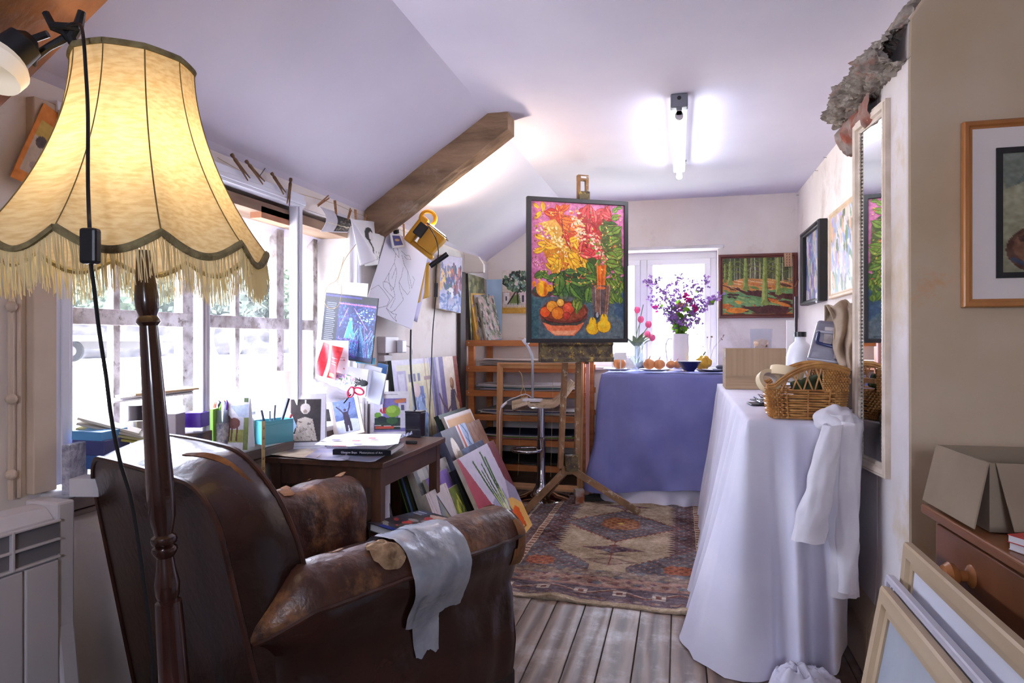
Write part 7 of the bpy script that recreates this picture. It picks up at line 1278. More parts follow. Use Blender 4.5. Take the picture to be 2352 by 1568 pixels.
dolly(531, 353, 572, 412, 'leftmost old dolly peg above the window, next to the lamp shade'); dolly(564, 368, 606, 420, 'second dolly peg from the lamp shade, beside a nail'); dolly(623, 396, 654, 444, 'third dolly peg from the lamp shade, tilted'); dolly(668, 409, 662, 470, 'fourth dolly peg, hanging straight at the window post')
b = MB(); b.tube([at(610, 385, X=-1.555), at(598, 402, X=-1.51)], .002, 6); tag(b.build('wall_nail', nail), 'thin nail in the wall between the second and third dolly pegs', 'nail')
def spring(px0, py0, px1, py1, lb, X=-1.52, sp_=.006):
    a, c = at(px0, py0, X=X), at(px1, py1, X=X); n_ = (c-a).normalized(); s_ = Vector((.0, n_.z, -n_.y)).normalized(); L_ = (c-a).length; b = MB()
    for k in (-1, 1):
        p0, p1, p2 = a+s_*k*sp_, a+n_*L_*.55+s_*k*.0032, c+s_*k*.0032; w = .004
        b.tube([p0, p1, p2], [.0035, .0042, .0030], 4)
    o = tag(b.build('spring_peg', pegm), lb, 'clothes peg'); b = MB(); b.tube([a+n_*L_*.45+s_*.007*k for k in (-1, 1)], .0028, 6); b.build('spring', nail, o)
for q in ((755, 452, 730, 472, 'spring peg lying sideways left of the small photo print'), (769, 460, 773, 500, 'spring peg holding the curled photo print'), (806, 480, 795, 518, 'slanting spring peg at the left of the curled photocopy'), (816, 481, 818, 518, 'upright spring peg at the top of the curled photocopy'), (840, 492, 838, 508, 'short-looking spring peg between photocopy and beam'), (864, 500, 864, 535, 'spring peg at the lower end of the near side of the beam'), (880, 510, 872, 545, 'first spring peg of the cluster left of the big drawing'), (886, 512, 876, 560, 'second spring peg of the cluster left of the big drawing'), (892, 512, 896, 545, 'spring peg holding the left corner of the big drawing'), (927, 514, 928, 547, 'spring peg holding the right corner of the big drawing')): spring(*q)
phc = Cv(50, 40, (206, 204, 212)); phc.rect(.45, .2, .98, .95, (50, 46, 46)); phc.dab(40, (.5, .3, .95, .9), [(90, 80, 70), (60, 54, 50), (130, 120, 110)], .06, 4); phc.line([(.05, .62), (.95, .72)], .02, (236, 226, 190)); phc.noise(10, 2)
def hanging(name, label, cat, cv, corners, X, side=paper, bend=None, t=.0015, Xs=None):
    """sheet hung near the left wall; corners top-left, top-right, bottom-right, bottom-left in the photograph"""
    Xs = Xs or [X]*4; q = [at(x, y, X=xx) for (x, y), xx in zip(corners, Xs)]; W_, H_ = cv.w, cv.h; b = MB(); g = []
    for j in range(H_):
        v = j/(H_-1)
        for i in range(W_): u = i/(W_-1); p = (q[0]*(1-u)+q[1]*u)*(1-v)+(q[3]*(1-u)+q[2]*u)*v; g.append(p+(Vector(bend(u, v)) if bend else Vector()))
    F_ = [(j*W_+i, (j+1)*W_+i, (j+1)*W_+i+1, j*W_+i+1) for j in range(H_-1) for i in range(W_-1)]; n = len(g)
    b.add(g, F_, 0); b.add([p+Vector((-t, t*.5, 0)) for p in g], [f[::-1] for f in F_], 1); c = np.ones((2*n, 4)); c[:n] = cv.cols().reshape(-1, 4); b.c = c
    ring = [j*W_ for j in range(H_)]+[(H_-1)*W_+i for i in range(1, W_)]+[j*W_+W_-1 for j in range(H_-2, -1, -1)]+[i for i in range(W_-2, 0, -1)]; k = len(ring)
    b.f += [(ring[i], ring[i]+n, ring[(i+1) % k]+n, ring[(i+1) % k]) for i in range(k)]; b.mi += [1]*k
    return tag(b.build(name, [vc('printed_sheet', rough=.7), side], smooth='all'), label, cat)
hanging('photo_print', 'curled photo print with a dark picture pegged beside the window', 'photo', phc, [(735, 474), (802, 497), (798, 534), (736, 532)], -1.53, bend=lambda u, v: (.03*sin(pi*v)*(1-.5*u), -.0, 0))
xc_ = Cv(50, 66, (222, 222, 224)); xc_.ell(.42, .3, .13, .2, (50, 48, 52)); xc_.ell(.48, .34, .07, .13, (214, 210, 212)); xc_.line([(.4, .45), (.5, .62), (.46, .8)], .05, (70, 68, 72)); xc_.dab(14, (.6, .7, .8, .9), [(90, 88, 92)], .03, 3); xc_.noise(6, 2)
hanging('photocopy', 'curling white photocopy of a dark-haired figure pegged to the line', 'paper', xc_, [(810, 503), (886, 512), (878, 606), (822, 612)], -1.50, bend=lambda u, v: (.06*max(0, v-.35)*(1-u)**2+.02*sin(pi*u)*v, -.0, 0))
hanging('curled_sheet', 'white page curling forward over the left of the photocopy', 'paper', Cv(20, 30, (238, 238, 246)), [(806, 500), (812, 505), (856, 586), (827, 610)], -1.47, bend=lambda u, v: (.05*sin(pi*u)*v, 0, 0))
dr = Cv(150, 190, (206, 204, 220)); ink_ = (70, 66, 84); DX = lambda x, y: ((x-60)/600*1.0, (y-160)/920)
def pen(pts, w=.006):
    P_ = [((x-30)/520, (y-40)/1060) for x, y in pts]; dr.line(P_, w, ink_)
for pts in ([(140, 200), (120, 260), (160, 300), (170, 420), (150, 560), (130, 700)], [(170, 420), (200, 470), (190, 620)], [(140, 200), (180, 260), (200, 330), (160, 300)], [(200, 230), (260, 260), (300, 240), (330, 280), (280, 300), (250, 280)], [(220, 280), (270, 380), (330, 440), (380, 520), (430, 620), (440, 500), (400, 470)], [(270, 420), (280, 540), (270, 620), (330, 680), (400, 720), (420, 660)], [(330, 440), (360, 540), (410, 640)], [(120, 700), (160, 680), (230, 720), (270, 800), (260, 830), (200, 800), (140, 760), (120, 700)], [(0, 900), (90, 760), (150, 800), (230, 870), (220, 950), (150, 1010), (120, 1030)], [(270, 620), (300, 700), (370, 800), (310, 960), (280, 1000)], [(260, 830), (230, 930), (220, 980), (300, 1010), (340, 1000), (330, 1040), (360, 1080), (300, 1050), (220, 980)], [(280, 820), (260, 960)], [(150, 560), (160, 640), (220, 760), (240, 700), (220, 520), (200, 470)]): pen(pts)
hanging('lilac_sheet', 'lilac sheet pegged behind the big line drawing', 'paper', Cv(12, 12, (176, 170, 206)), [(906, 532), (996, 580), (958, 740), (880, 700)], -1.515)
hanging('line_drawing', 'big lavender sheet with a pen line drawing of a seated figure', 'drawing', dr, [(892, 528), (985, 578), (946, 756), (836, 712)], -1.49, Xs=[-1.50, -1.49, -1.46, -1.45], bend=lambda u, v: (.015*sin(pi*u)*(1-v), 0, 0))
och = hanging('ochre_cloth', 'ochre cloth hanging behind the right edge of the line drawing', 'cloth', Cv(10, 20, (176, 136, 44)), [(975, 612), (984, 600), (986, 680), (955, 697)], -1.51, side=pm('ochre_fabric', (176, 136, 44)), bend=lambda u, v: (.01*sin(9*u), 0, 0))
smc = Cv(24, 30, (214, 214, 214)); smc.rect(.15, .12, .85, .85, (70, 74, 130)); smc.ell(.5, .45, .2, .12, (196, 160, 110)); smc.rect(0, 0, 1, .06, (200, 200, 200))
hanging('small_print', 'small framed print of a plate clipped over the big drawing', 'print', smc, [(896, 536), (920, 538), (932, 566), (902, 570)], -1.465, side=white_up, t=.006)
b = MB(); c = at(910, 532, X=-1.46); b.box(c, (.02, .03, .02), rx=.3); b.tube([c+Vector((0, -.012, .0)), c+Vector((.005, -.012, .035)), c+Vector((.005, -.004, .035)), c], .0012, 4); b.tube([c+Vector((0, .012, .0)), c+Vector((.005, .012, .035)), c+Vector((.005, .004, .035)), c], .0012, 4); tag(b.build('binder_clip', black), 'black binder clip above the small plate print', 'clip')
# print on the wall left of the lamp
orp = Cv(50, 80, (226, 140, 60)); orp.rect(.12, .2, .95, .86, (206, 190, 170)); orp.rect(.12, .2, .95, .4, (214, 180, 90)); orp.ell(.62, .42, .22, .22, (110, 50, 56)); orp.ell(.55, .38, .1, .1, (170, 110, 100)); orp.ell(.3, .45, .12, .12, (96, 84, 84)); orp.ell(.5, .75, .25, .1, (176, 160, 150)); orp.poly([(.5, 0), (1, 0), (1, .2), (.6, .16)], (230, 190, 170)); orp.noise(16, 3)
hanging('orange_print', 'orange-bordered print of red fruit on the wall left of the lamp shade', 'print', orp, [(100, 236), (190, 300), (120, 450), (22, 405)], -1.53)
# painting of two figures on the left wall, work light, flexes
cpn = Cv(60, 96, (176, 176, 206)); rnd = random.Random(4); cpn.rect(0, 0, 1, .3, (196, 190, 216)); cpn.dab(60, (.05, .2, .5, .6), [(226, 190, 140), (214, 170, 130), (120, 120, 160), (230, 200, 120)], .12, 3, 80); cpn.dab(50, (.5, .2, .95, .7), [(110, 80, 110), (200, 120, 100), (70, 90, 110), (150, 100, 120)], .12, 4, 80); cpn.dab(30, (.2, .4, .7, .7), [(70, 100, 110), (90, 90, 150)], .1, 7, 80); cpn.dab(70, (0, .72, 1, 1), [(130, 150, 200), (190, 200, 220), (110, 130, 180)], .09, 5); cpn.ell(.5, .62, .12, .07, (232, 230, 232)); cpn.ell(.56, .7, .06, .09, (226, 226, 230)); cpn.noise(16, 3)
hanging('two_figure_painting', 'small unframed lilac painting with orange figures and a white cat on the left wall', 'painting', cpn, [(1013, 585), (1062, 592), (1058, 719), (1008, 708)], -1.50, side=cream, t=.03)
yl = pm('yellow_work_plastic', (214, 158, 26), (196, 140, 20), scale=10, rough=.35); wk = thing('work_light', 'yellow portable work light hanging behind the lower end of the brown beam', 'work light', at(978, 545, D=3.62))
P = lambda x, y, d=3.6: at(x, y, D=d)
b = MB(); b.tube([P(983+17*cos(t), 502+17*sin(t)) for t in [2*pi*(i/20)*.85+2.4 for i in range(21)]], .011, 8); b.build('hook_handle', yl, wk, world=True, smooth=True)
b = MB(); c = P(990, 553, 3.62); b.add([], []); X0 = Matrix.Translation(c) @ Matrix.Rotation(TH, 4, 'Z') @ Matrix.Rotation(R(38), 4, 'Y'); b.M = X0; b.box((0, 0, 0), (.10, .09, .12), taper=1.25); b.build('housing', yl, wk, world=True, bevel=.012, seg=3)
b = MB(); b.M = X0; b.box((-.015, .02, -.07), (.16, .05, .03)); b.box((-.10, .0, .0), (.05, .06, .17)); b.build('frame', yl, wk, world=True, bevel=.01)
b = MB(); b.M = X0; b.box((-.07, -.05, .01), (.055, .035, .075)); lb_ = b.build('driver_box', black, wk, world=True, bevel=.004); b = MB(); b.M = X0; b.box((-.07, -.069, .01), (.035, .002, .05)); b.build('rating_label', pm('grey_label', (150, 146, 150), (90, 88, 92), scale=60), lb_)if False else None
b = MB(); b.M = X0; b.box((0, 0, .066), (.10, .085, .008)); b.build('lens', em('work_light_lens', (255, 226, 190), 12), wk, world=True, bevel=.002)
b = MB(); b.M = X0; b.tube([(-.065, -.055, .062), (.065, -.055, .062), (.065, .055, .062), (-.065, .055, .062), (-.065, -.055, .062)], .004, 6); b.build('wire_guard', nail, wk, world=True)
sp_ = bpy.data.lights.new('work_light_beam', 'SPOT'); sp_.energy = 15; sp_.color = (1, .80, .58); sp_.spot_size = R(150); sp_.spot_blend = .9; sp_.shadow_soft_size = .04; s2 = bpy.data.objects.new('work_light_beam', sp_); COL.objects.link(s2); q = X0 @ Vector((0, 0, .085)); s2.location = q; s2.rotation_euler = (X0.to_3x3() @ Vector((0, 0, 1))).to_track_quat('-Z', 'Y').to_euler()
b = MB(); b.tube([P(988, 611, 3.5), P(1028, 583, 3.5)], .014, 12); tag(b.build('black_torch', black, smooth=True), 'short black tube hanging on the flex below the yellow work light', 'torch')
fx = thing('hanging_flex', 'black flex with inline switch running down from the work light', 'cable', P(1000, 660, 3.52)); b = MB(); b.tube(smoothp([P(985, 520, 3.56), P(1000, 545, 3.5), P(1007, 580, 3.48), P(1001, 620, 3.48), P(1001, 680, 3.5), P(994, 760, 3.5), P(990, 860, 3.45), P(986, 960, 3.4), P(982, 1060, 3.3), P(978, 1100, 3.25)]), .0032, 6); b.build('cable', black, fx, world=True, smooth=True)
b = MB(); b.tube([P(1002, 650, 3.49), P(1001, 682, 3.49)], .010, 8); b.build('inline_switch', black, fx, world=True, smooth=True)
b = MB(); b.tube(smoothp([P(944, 757, 3.35), P(944, 850, 3.3), P(956, 950, 3.25), P(958, 1030, 3.2), P(966, 1075, 3.2)]), .0055, 6); tag(b.build('thick_cable', black, smooth=True), 'thick black cable hanging below the big line drawing', 'cable')
# ------------------------------------------------------------ stacks of canvases leaning to the left wall
def leanw(name, label, cv, Xb, a, TL, TR, t=.02, side=cream, D=None, z0=0, cat='painting', extra=None, frame=None):
    a = R(a); k = tan(a)
    def hit(p): d = ray(*p); s = (Xb-k*EYE)/(d.x+k*d.z); return Vector((d.x*s, d.y*s, EYE+d.z*s))
    q0, q1 = hit(TL), hit(TR); h = ((q0.z+q1.z)/2-z0)/cos(a); w = q1.y-q0.y
    M = Matrix.Translation((Xb-k*z0, (q0.y+q1.y)/2, z0)) @ Matrix.Rotation(-a, 4, 'Y') @ Matrix.Rotation(pi/2, 4, 'Z')
    if frame:
        o = thing(name, label, cat); o.matrix_world = M; o.location = M.to_translation(); o.rotation_euler = M.to_euler(); fw, fm, fd = frame
        art('canvas', cv, w-2*fw, h-2*fw, t, side, o, M=Matrix.Translation((0, 0, fw))); b = MB(Matrix.Translation((0, 0, fw))); frame_mb(b, w-2*fw, h-2*fw, fw, fd); b.build('frame', fm, o); return o
    return tag(art(name, cv, w, h, t, side, M=M), label, cat)
lk = Cv(110, 90, (196, 190, 206)); lk.poly([(.86, 0), (1, 0), (1, 1), (.98, 1)], (112, 52, 56)); lk.poly([(.80, 0), (1, 0), (1, .66), (.84, .5)], (112, 52, 58)); lk.poly([(.84, .42), (1, .56), (1, .80), (.7, .66)], (150, 146, 166)); lk.poly([(0, 0), (.05, 0), (.34, .62), (.30, 1), (0, .5)], (160, 64, 76)); lk.poly([(.34, .52), (.68, .48), (.74, 1), (.28, 1)], (158, 156, 182)); lk.poly([(.0, .62), (.30, 1), (0, 1)], (196, 160, 150)); lk.poly([(.70, .60), (.82, .62), (1, .74), (1, 1), (.55, 1)], (232, 182, 96))
for x0, y0, x1, y1, w in ((.54, .06, .62, .66, .035), (.60, .12, .64, .62, .03), (.30, .10, .52, .66, .03), (.46, .16, .56, .62, .025), (.40, .22, .54, .64, .02)): lk.line([(x0, y0), ((x0+x1)/2-.02, (y0+y1)/2), (x1, y1)], w, (60, 96, 44)); lk.line([((x0+x1*2)/3, (y0+y1*2)/3), (x1, y1)], w*.7, (190, 204, 130))
lk.ell(.6, .74, .09, .075, (72, 72, 96)); lk.line([(.56, .62), (.58, .76)], .05, (222, 226, 190)); lk.line([(.63, .60), (.61, .76)], .05, (214, 222, 180)); lk.ell(.44, .90, .10, .09, (60, 80, 90)); lk.ell(.44, .90, .09, .08, (224, 218, 208)); lk.line([(.38, .84), (.5, .94)], .02, (80, 100, 110)); lk.ell(.49, .94, .03, .025, (50, 60, 80)); lk.ell(.49, .94, .015, .012, (220, 220, 220))
for y in (.76, .81, .86, .91): lk.line([(.66, y), (.78, y-.03), (.84, y+.01)], .045, (226, 96, 26)); lk.line([(.66, y+.02), (.84, y+.03)], .006, (150, 50, 20))
lk.noise(9, 2)
leanw('leek_painting', 'still life canvas of leeks and carrots on a yellow cloth, front of the leaning stack', lk, -.86, 26, (1037, 1054), (1128, 1018), t=.022)
nv_ = Cv(40, 40, (40, 50, 84)); nv_.dab(60, (0, 0, 1, 1), [(54, 66, 104), (30, 38, 64), (70, 84, 120)], .08, 3); leanw('painting', 'dark navy canvas just behind the leek painting', nv_, -.895, 26, (1050, 1034), (1102, 1014))
ol = Cv(40, 60, (60, 60, 56)); ol.poly([(.2, .5), (1, .3), (1, 1), (.2, 1)], (92, 88, 60)); ol.noise(20, 3); leanw('painting', 'black-framed olive and grey canvas under the left edge of the leek painting', ol, -.92, 26, (1030, 1084), (1060, 1070), frame=(.02, black, .03))
sp2 = Cv(50, 70, (150, 170, 206)); sp2.rect(0, 0, .08, 1, (226, 222, 226)); sp2.rect(.08, 0, .42, 1, (186, 84, 54)); sp2.line([(.2, 0), (.2, 1)], .03, (120, 50, 40)); sp2.line([(.3, .2), (.28, 1)], .05, (60, 50, 50)); sp2.rect(.42, 0, .52, 1, (214, 214, 226)); [sp2.line([(.6, y), (.85, y+.1), (.65, y+.2)], .03, (40, 60, 110)) for y in np.linspace(0, .9, 8)]; sp2.line([(.75, 0), (.75, 1)], .03, (40, 60, 110)); sp2.noise(14, 3)
leanw('painting', 'narrow orange and blue striped canvas behind the navy canvas', sp2, -.955, 26, (1034, 984), (1060, 972))
bwn = Cv(60, 60, (140, 104, 86)); [bwn.line([(.3+.07*i, 0), (.2+.1*i, .3), (.3+.08*i, .7)], .006, (96, 70, 58)) for i in range(7)]; bwn.noise(26, 4); leanw('wooden_panel', 'bare brown wooden board with a branch drawing behind the leek painting', bwn, -.975, 26, (1052, 984), (1093, 962), side=pm('board_edge', (186, 140, 96)), cat='panel')
pt2 = Cv(56, 80, (72, 64, 80)); pt2.ell(.42, .24, .20, .22, (226, 218, 206)); pt2.ell(.46, .30, .11, .16, (206, 186, 172)); pt2.ell(.44, .28, .03, .02, (60, 50, 54)); pt2.ell(.53, .28, .03, .02, (60, 50, 54)); pt2.line([(.44, .40), (.52, .40)], .02, (150, 60, 60)); pt2.poly([(.5, .48), (.8, .56), (.9, .9), (.6, 1), (.45, .7)], (150, 90, 76)); pt2.dab(30, (.45, .5, .85, .95), [(220, 210, 200), (120, 60, 56), (80, 70, 84)], .05, 3, 60); pt2.rect(.9, 0, 1, 1, (206, 196, 200)); pt2.noise(16, 3)
leanw('painting', 'portrait canvas of a white-hooded figure in the leaning stack', pt2, -.99, 25, (993, 1000), (1031, 984), t=.05, side=pm('slate_canvas_edge', (96, 100, 124), (80, 84, 108), scale=12))
# canvas seen from behind: stretcher bars round cream cloth
bk2 = Cv(60, 50, (222, 212, 186)); bk2.rect(0, 0, 1, .16, (206, 160, 110)); bk2.rect(0, 0, .13, 1, (206, 160, 110)); bk2.rect(.87, 0, 1, 1, (206, 160, 110)); bk2.rect(0, 0, 1, .05, (230, 224, 220)); bk2.rect(0, 0, .05, 1, (230, 224, 220)); bk2.rect(.95, 0, 1, 1, (230, 224, 220)); [bk2.ell(x, .025, .008, .008, (150, 140, 130)) for x in np.linspace(.05, .95, 10)]; bk2.noise(8, 2)
leanw('stretched_canvas', 'back of a cream canvas showing its pine stretcher bars', bk2, -1.03, 25, (1013, 963), (1073, 939), cat='canvas')
dg = Cv(40, 40, (44, 62, 54)); dg.noise(14, 3); leanw('painting', 'dark green panel behind the reversed canvas', dg, -1.07, 25, (998, 963), (1058, 934), t=.03, side=pm('dark_green_edge', (36, 54, 44)))
kd = Cv(64, 60, (196, 186, 184)); [kd.line([(x, 0), (x+.2, 1)], .02, (170, 140, 140)) for x in (.05, .15, .9)]; kd.poly([(.42, .05), (.82, .45), (.6, .98), (.2, .55)], (60, 70, 100)); kd.poly([(.43, .10), (.78, .46), (.6, .92), (.24, .55)], (150, 140, 100)); [kd.poly([(x, y), (x+.12, y+.1), (x+.04, y+.22), (x-.08, y+.12)], c) for x, y, c in ((.42, .14, (120, 130, 130)), (.34, .34, (226, 190, 90)), (.5, .3, (60, 110, 140)), (.45, .5, (200, 90, 90)), (.3, .52, (90, 140, 170)), (.6, .62, (226, 180, 70)))]; kd.ell(.62, .5, .07, .06, (176, 40, 60)); kd.noise(12, 3)
leanw('painting', 'pale pink canvas with a tilted window of coloured shapes, front of the lower stack', kd, -.93, 22, (968, 1137), (1016, 1113))
yg = Cv(40, 40, (110, 124, 56)); yg.dab(90, (0, 0, 1, 1), [(150, 160, 60), (70, 90, 50), (130, 130, 100), (190, 190, 80)], .08, 4); leanw('painting', 'yellow-green canvas peeping out right of the pale pink canvas', yg, -.955, 22, (1000, 1136), (1048, 1114))
pu = Cv(60, 60, (122, 92, 176)); pu.poly([(0, 0), (.5, 0), (.56, .4), (0, .7)], (104, 72, 160)); pu.poly([(.5, 0), (1, 0), (1, .8), (.56, .4)], (140, 116, 190)); pu.line([(.3, .6), (.4, .35), (.5, .4)], .03, (40, 34, 70)); pu.ell(.55, .52, .16, .08, (44, 40, 70)); pu.line([(.68, .5), (.74, .36), (.82, .5)], .03, (44, 40, 70)); pu.rect(0, .75, 1, 1, (176, 150, 160)); pu.noise(12, 3)
leanw('painting', 'violet canvas with a dark teapot behind the pale pink canvas', pu, -.985, 22, (969, 1102), (1018, 1078))
gr = Cv(60, 60, (156, 156, 152)); gr.dab(80, (0, 0, 1, 1), [(140, 142, 140), (176, 176, 172), (120, 124, 126), (190, 186, 184)], .14, 3); gr.ell(.25, .6, .12, .2, (214, 212, 212), 0, .6); leanw('painting', 'cloudy grey canvas behind the violet canvas', gr, -1.02, 22, (939, 1087), (1015, 1053), t=.022)
sk2 = Cv(70, 70, (160, 166, 206)); sk2.poly([(.62, 0), (1, .1), (1, .9), (.7, .8)], (110, 90, 96)); sk2.dab(40, (.7, .4, 1, .8), [(196, 92, 60), (150, 80, 60), (100, 90, 110)], .08, 3); [sk2.line([(.05+.06*i, .05*(i % 3)), (.2+.045*i, .6), (.3+.03*i, 1)], .008, (70, 66, 86)) for i in range(11)]; sk2.noise(14, 3)
leanw('painting', 'lilac sky canvas with bare branches at the back of the lower stack', sk2, -1.09, 20, (921, 1052), (998, 1010))
for i, (c, dx, p0, p1, lb_) in enumerate((((60, 66, 44), -1.12, (912, 1056), (990, 1016), 'green'), ((120, 150, 200), -1.145, (906, 1052), (984, 1012), 'pale blue'), ((50, 44, 40), -1.17, (902, 1058), (980, 1016), 'dark brown'), ((110, 160, 60), -1.195, (897, 1052), (974, 1012), 'bright green'))): leanw('painting', 'canvas with a %s edge behind the branch painting' % lb_, Cv(4, 4, c), dx, 19, p0, p1, t=.016, side=pm('edge_'+lb_.replace(' ', '_'), c))
# two tall paintings against the wall
ye = Cv(90, 120, (206, 200, 166)); ye.poly([(0, 0), (.1, 0), (.1, 1), (0, 1)], (190, 184, 214)); ye.rect(.1, .12, .32, .5, (150, 140, 180)); ye.rect(.12, .15, .28, .45, (190, 186, 206)); ye.rect(.0, 0, 1, .06, (196, 190, 206)); [ye.rect(x, .16, x+.07, .24, (96, 90, 130)) for x in (.38, .5, .62)]; ye.rect(.42, .3, .76, .6, (96, 112, 170)); ye.ell(.56, .34, .10, .10, (214, 190, 190)); ye.poly([(.4, .5), (.6, .4), (.78, .56), (.8, 1), (.34, 1)], (140, 166, 206)); ye.dab(60, (.36, .4, .8, .95), [(170, 190, 226), (96, 120, 180), (206, 210, 226)], .04, 4, 80); [ye.line([(x, 0), (x, 1)], .02, (176, 130, 90)) for x in (.86, .95)]; ye.rect(.8, .2, 1, .24, (150, 120, 120)); ye.noise(14, 3)
dge = pm('dark_green_edge', (36, 54, 44))
leanw('painting', 'pale yellow painting of a seated blue figure leaning on the left wall', ye, -1.39, 7, (890, 832), (976, 820), t=.022, side=dge, z0=.45)
mn = Cv(90, 120, (176, 168, 200)); mn.rect(.0, 0, .28, 1, (140, 136, 180)); mn.rect(.12, 0, .2, 1, (90, 84, 120)); mn.rect(.28, 0, .38, 1, (206, 200, 214)); mn.rect(.36, 0, .5, 1, (120, 110, 160)); mn.rect(.5, 0, .86, 1, (236, 222, 206)); mn.rect(.86, 0, 1, 1, (150, 74, 60)); [mn.line([(.86, y), (1, y+.02)], .006, (100, 50, 50)) for y in np.linspace(.05, .9, 14)]
mn.ell(.72, .34, .07, .1, (150, 110, 80)); mn.ell(.70, .32, .05, .07, (190, 150, 110)); mn.poly([(.66, .42), (.8, .42), (.9, .6), (.96, 1), (.58, 1), (.6, .6)], (96, 90, 116)); mn.poly([(.78, .46), (.9, .6), (.94, .95), (.84, .9)], (214, 190, 150)); mn.line([(.64, .6), (.5, .66), (.36, .56), (.28, .44)], .045, (110, 90, 100)); mn.rect(.56, .8, .72, .95, (170, 96, 60)); mn.noise(14, 3)
leanw('painting', 'tall painting of a standing figure painting at a bright window on the left wall', mn, -1.42, 7, (972, 829), (1040, 812), t=.024, side=dge, z0=.45)
b = MB(); b.bx(-1.555, -1.33, 2.99, 4.40, 0, .445); tag(b.build('low_bench', brown, bevel=.006), 'low brown bench hidden behind the leaning canvases along the left wall', 'bench')
b = MB(); p = at(930, 1165, Z=.3); b.tube([(-1.12, 2.62, 0), (-1.22, 2.50, .62)], .004, 6); tag(b.build('metal_rod', chrome), 'thin metal rod leaning by the right table leg', 'rod')
# low stool with a big art book in front of the armchair
lo = thing('low_stool', 'low dark wooden stool between armchair and the side table', 'stool', (-.93, 2.27, 0), rz=-.41)
b = MB(); b.bx(-.14, .14, -.10, .10, .37, .395); b.build('seat', brown, lo, bevel=.004)
for x in (-.12, .12):
    for y in (-.08, .08): b = MB(); b.bx(x-.014, x+.014, y-.014, y+.014, 0, .37); b.build('leg', brown, lo)
ac = Cv(90, 70, (52, 44, 52)); ac.rect(0, 0, .3, .35, (54, 66, 90)); ac.poly([(.3, .1), (.62, .05), (.9, .2), (.55, .36)], (206, 180, 160)); rnd = random.Random(5); ac.dab(46, (.1, .25, 1, 1), [(176, 50, 50), (40, 44, 60), (140, 136, 130), (190, 70, 60), (60, 50, 50)], .12, 5, 10); ac.ell(.55, .72, .2, .1, (90, 80, 70)); ac.ell(.55, .72, .12, .05, (50, 44, 44)); ac.rect(.2, .9, .6, 1, (30, 50, 130)); [ac.line([(.05, .1+.05*i), (.22, .1+.05*i)], .012, (190, 200, 220)) for i in range(3)]; ac.noise(14, 3)
bk3 = thing('art_book', 'large red and black patterned art book lying on the low stool', 'book', (-.93, 2.25, .396), rz=-.50); b = MB(); b.bx(-.135, .135, -.12, .12, .002, .026); b.build('page_block', paper, bk3); b = MB(); b.bx(-.14, .14, -.125, .125, 0, .002); b.build('back_cover', black, bk3)
art('front_cover', ac, .28, .25, .002, black, bk3, M=Matrix.Translation((0, -.125, .0282)) @ Matrix.Rotation(-pi/2, 4, 'X'))
b = MB(T((-.80, 2.33, .398), rz=-.3)); b.ball((0, .02, .002), .07, sq=(1.2, .9, .05), n=24); tag(b.build('woven_mat', pm('straw_mat', (200, 180, 150), (150, 130, 100), scale=50, bump=.6)), 'small oval straw mat edge behind the art book', 'mat')
# clutter under the blue table and easel
b = MB(T(at(1330, 1140, Z=.05), rz=.4)); b.box((0, 0, 0), (.06, .05, .10)); tag(b.build('foil_box', pm('foil', (206, 200, 196), (150, 90, 60), scale=14, rough=.2, metal=.4)), 'small shiny foil box on the floor behind the easel', 'box')
heap('dark_rag', 'dark crumpled rag on the floor beside the foil box', (at(1350, 1150, Z=0).x+.02, at(1350, 1150, Z=0).y, .01), .09, .05, .03, pm('dark_rag', (60, 56, 52), rough=1), 6)
# ------------------------------------------------------------ fluorescent batten
ft = thing('strip_light', 'lit fluorescent strip light on the flat ceiling', 'ceiling light', (0, 3.6, ZC)); b = MB(); b.bx(-.034, .034, -.55, .60, -.055, 0); b.build('batten', em('lit_white_enamel', (240, 242, 246), .5), ft, bevel=.004)
b = MB(); b.bx(-.038, .038, -.60, -.55, -.062, 0); e_ = b.build('end_cap', pm('grey_end_cap', (112, 116, 128), rough=.4), ft, bevel=.006); b = MB(); b.tube([(0, -.602, -.022), (0, -.598, -.022)], .009, 14); b.build('cap_hole', black, e_)
b = MB(); b.tube([(0, -.54, -.085), (0, .59, -.085)], .014, 16); b.build('tube', em('fluorescent_glow', (240, 243, 255), 13), ft, smooth=True)
for y in (-.56, .585): b = MB(); b.tube([(0, y, -.085), (0, y+.02, -.085)], .019, 20); b.bx(-.012, .012, y, y+.02, -.085, -.05); b.build('tube_holder', pm('holder_grey', (190, 184, 190), rough=.5), ft, smooth=True)
b = MB(); b.bx(.036, .042, .45, .50, -.03, -.02); b.build('side_screw', nail, ft)
# ------------------------------------------------------------ nails along the top of the right wall
for i, (px, py) in enumerate(((1835, 448), (1879, 392), (1899, 362), (1918, 325), (1928, 309), (1945, 291))):
    p = at(px, py, X=XR-.0); b = MB(); b.tube([p, p+Vector((-.05 if i > 2 else -.02, -.01, 0))], .0014, 5); tag(b.build('wall_nail', nail), ('nail at the far top corner of the right wall', 'second nail from the back corner on the right wall', 'third nail from the back corner on the right wall', 'lowest of the three long nails near the broken masonry', 'middle of the three long nails near the broken masonry', 'long nail nearest the broken masonry')[i], 'nail')
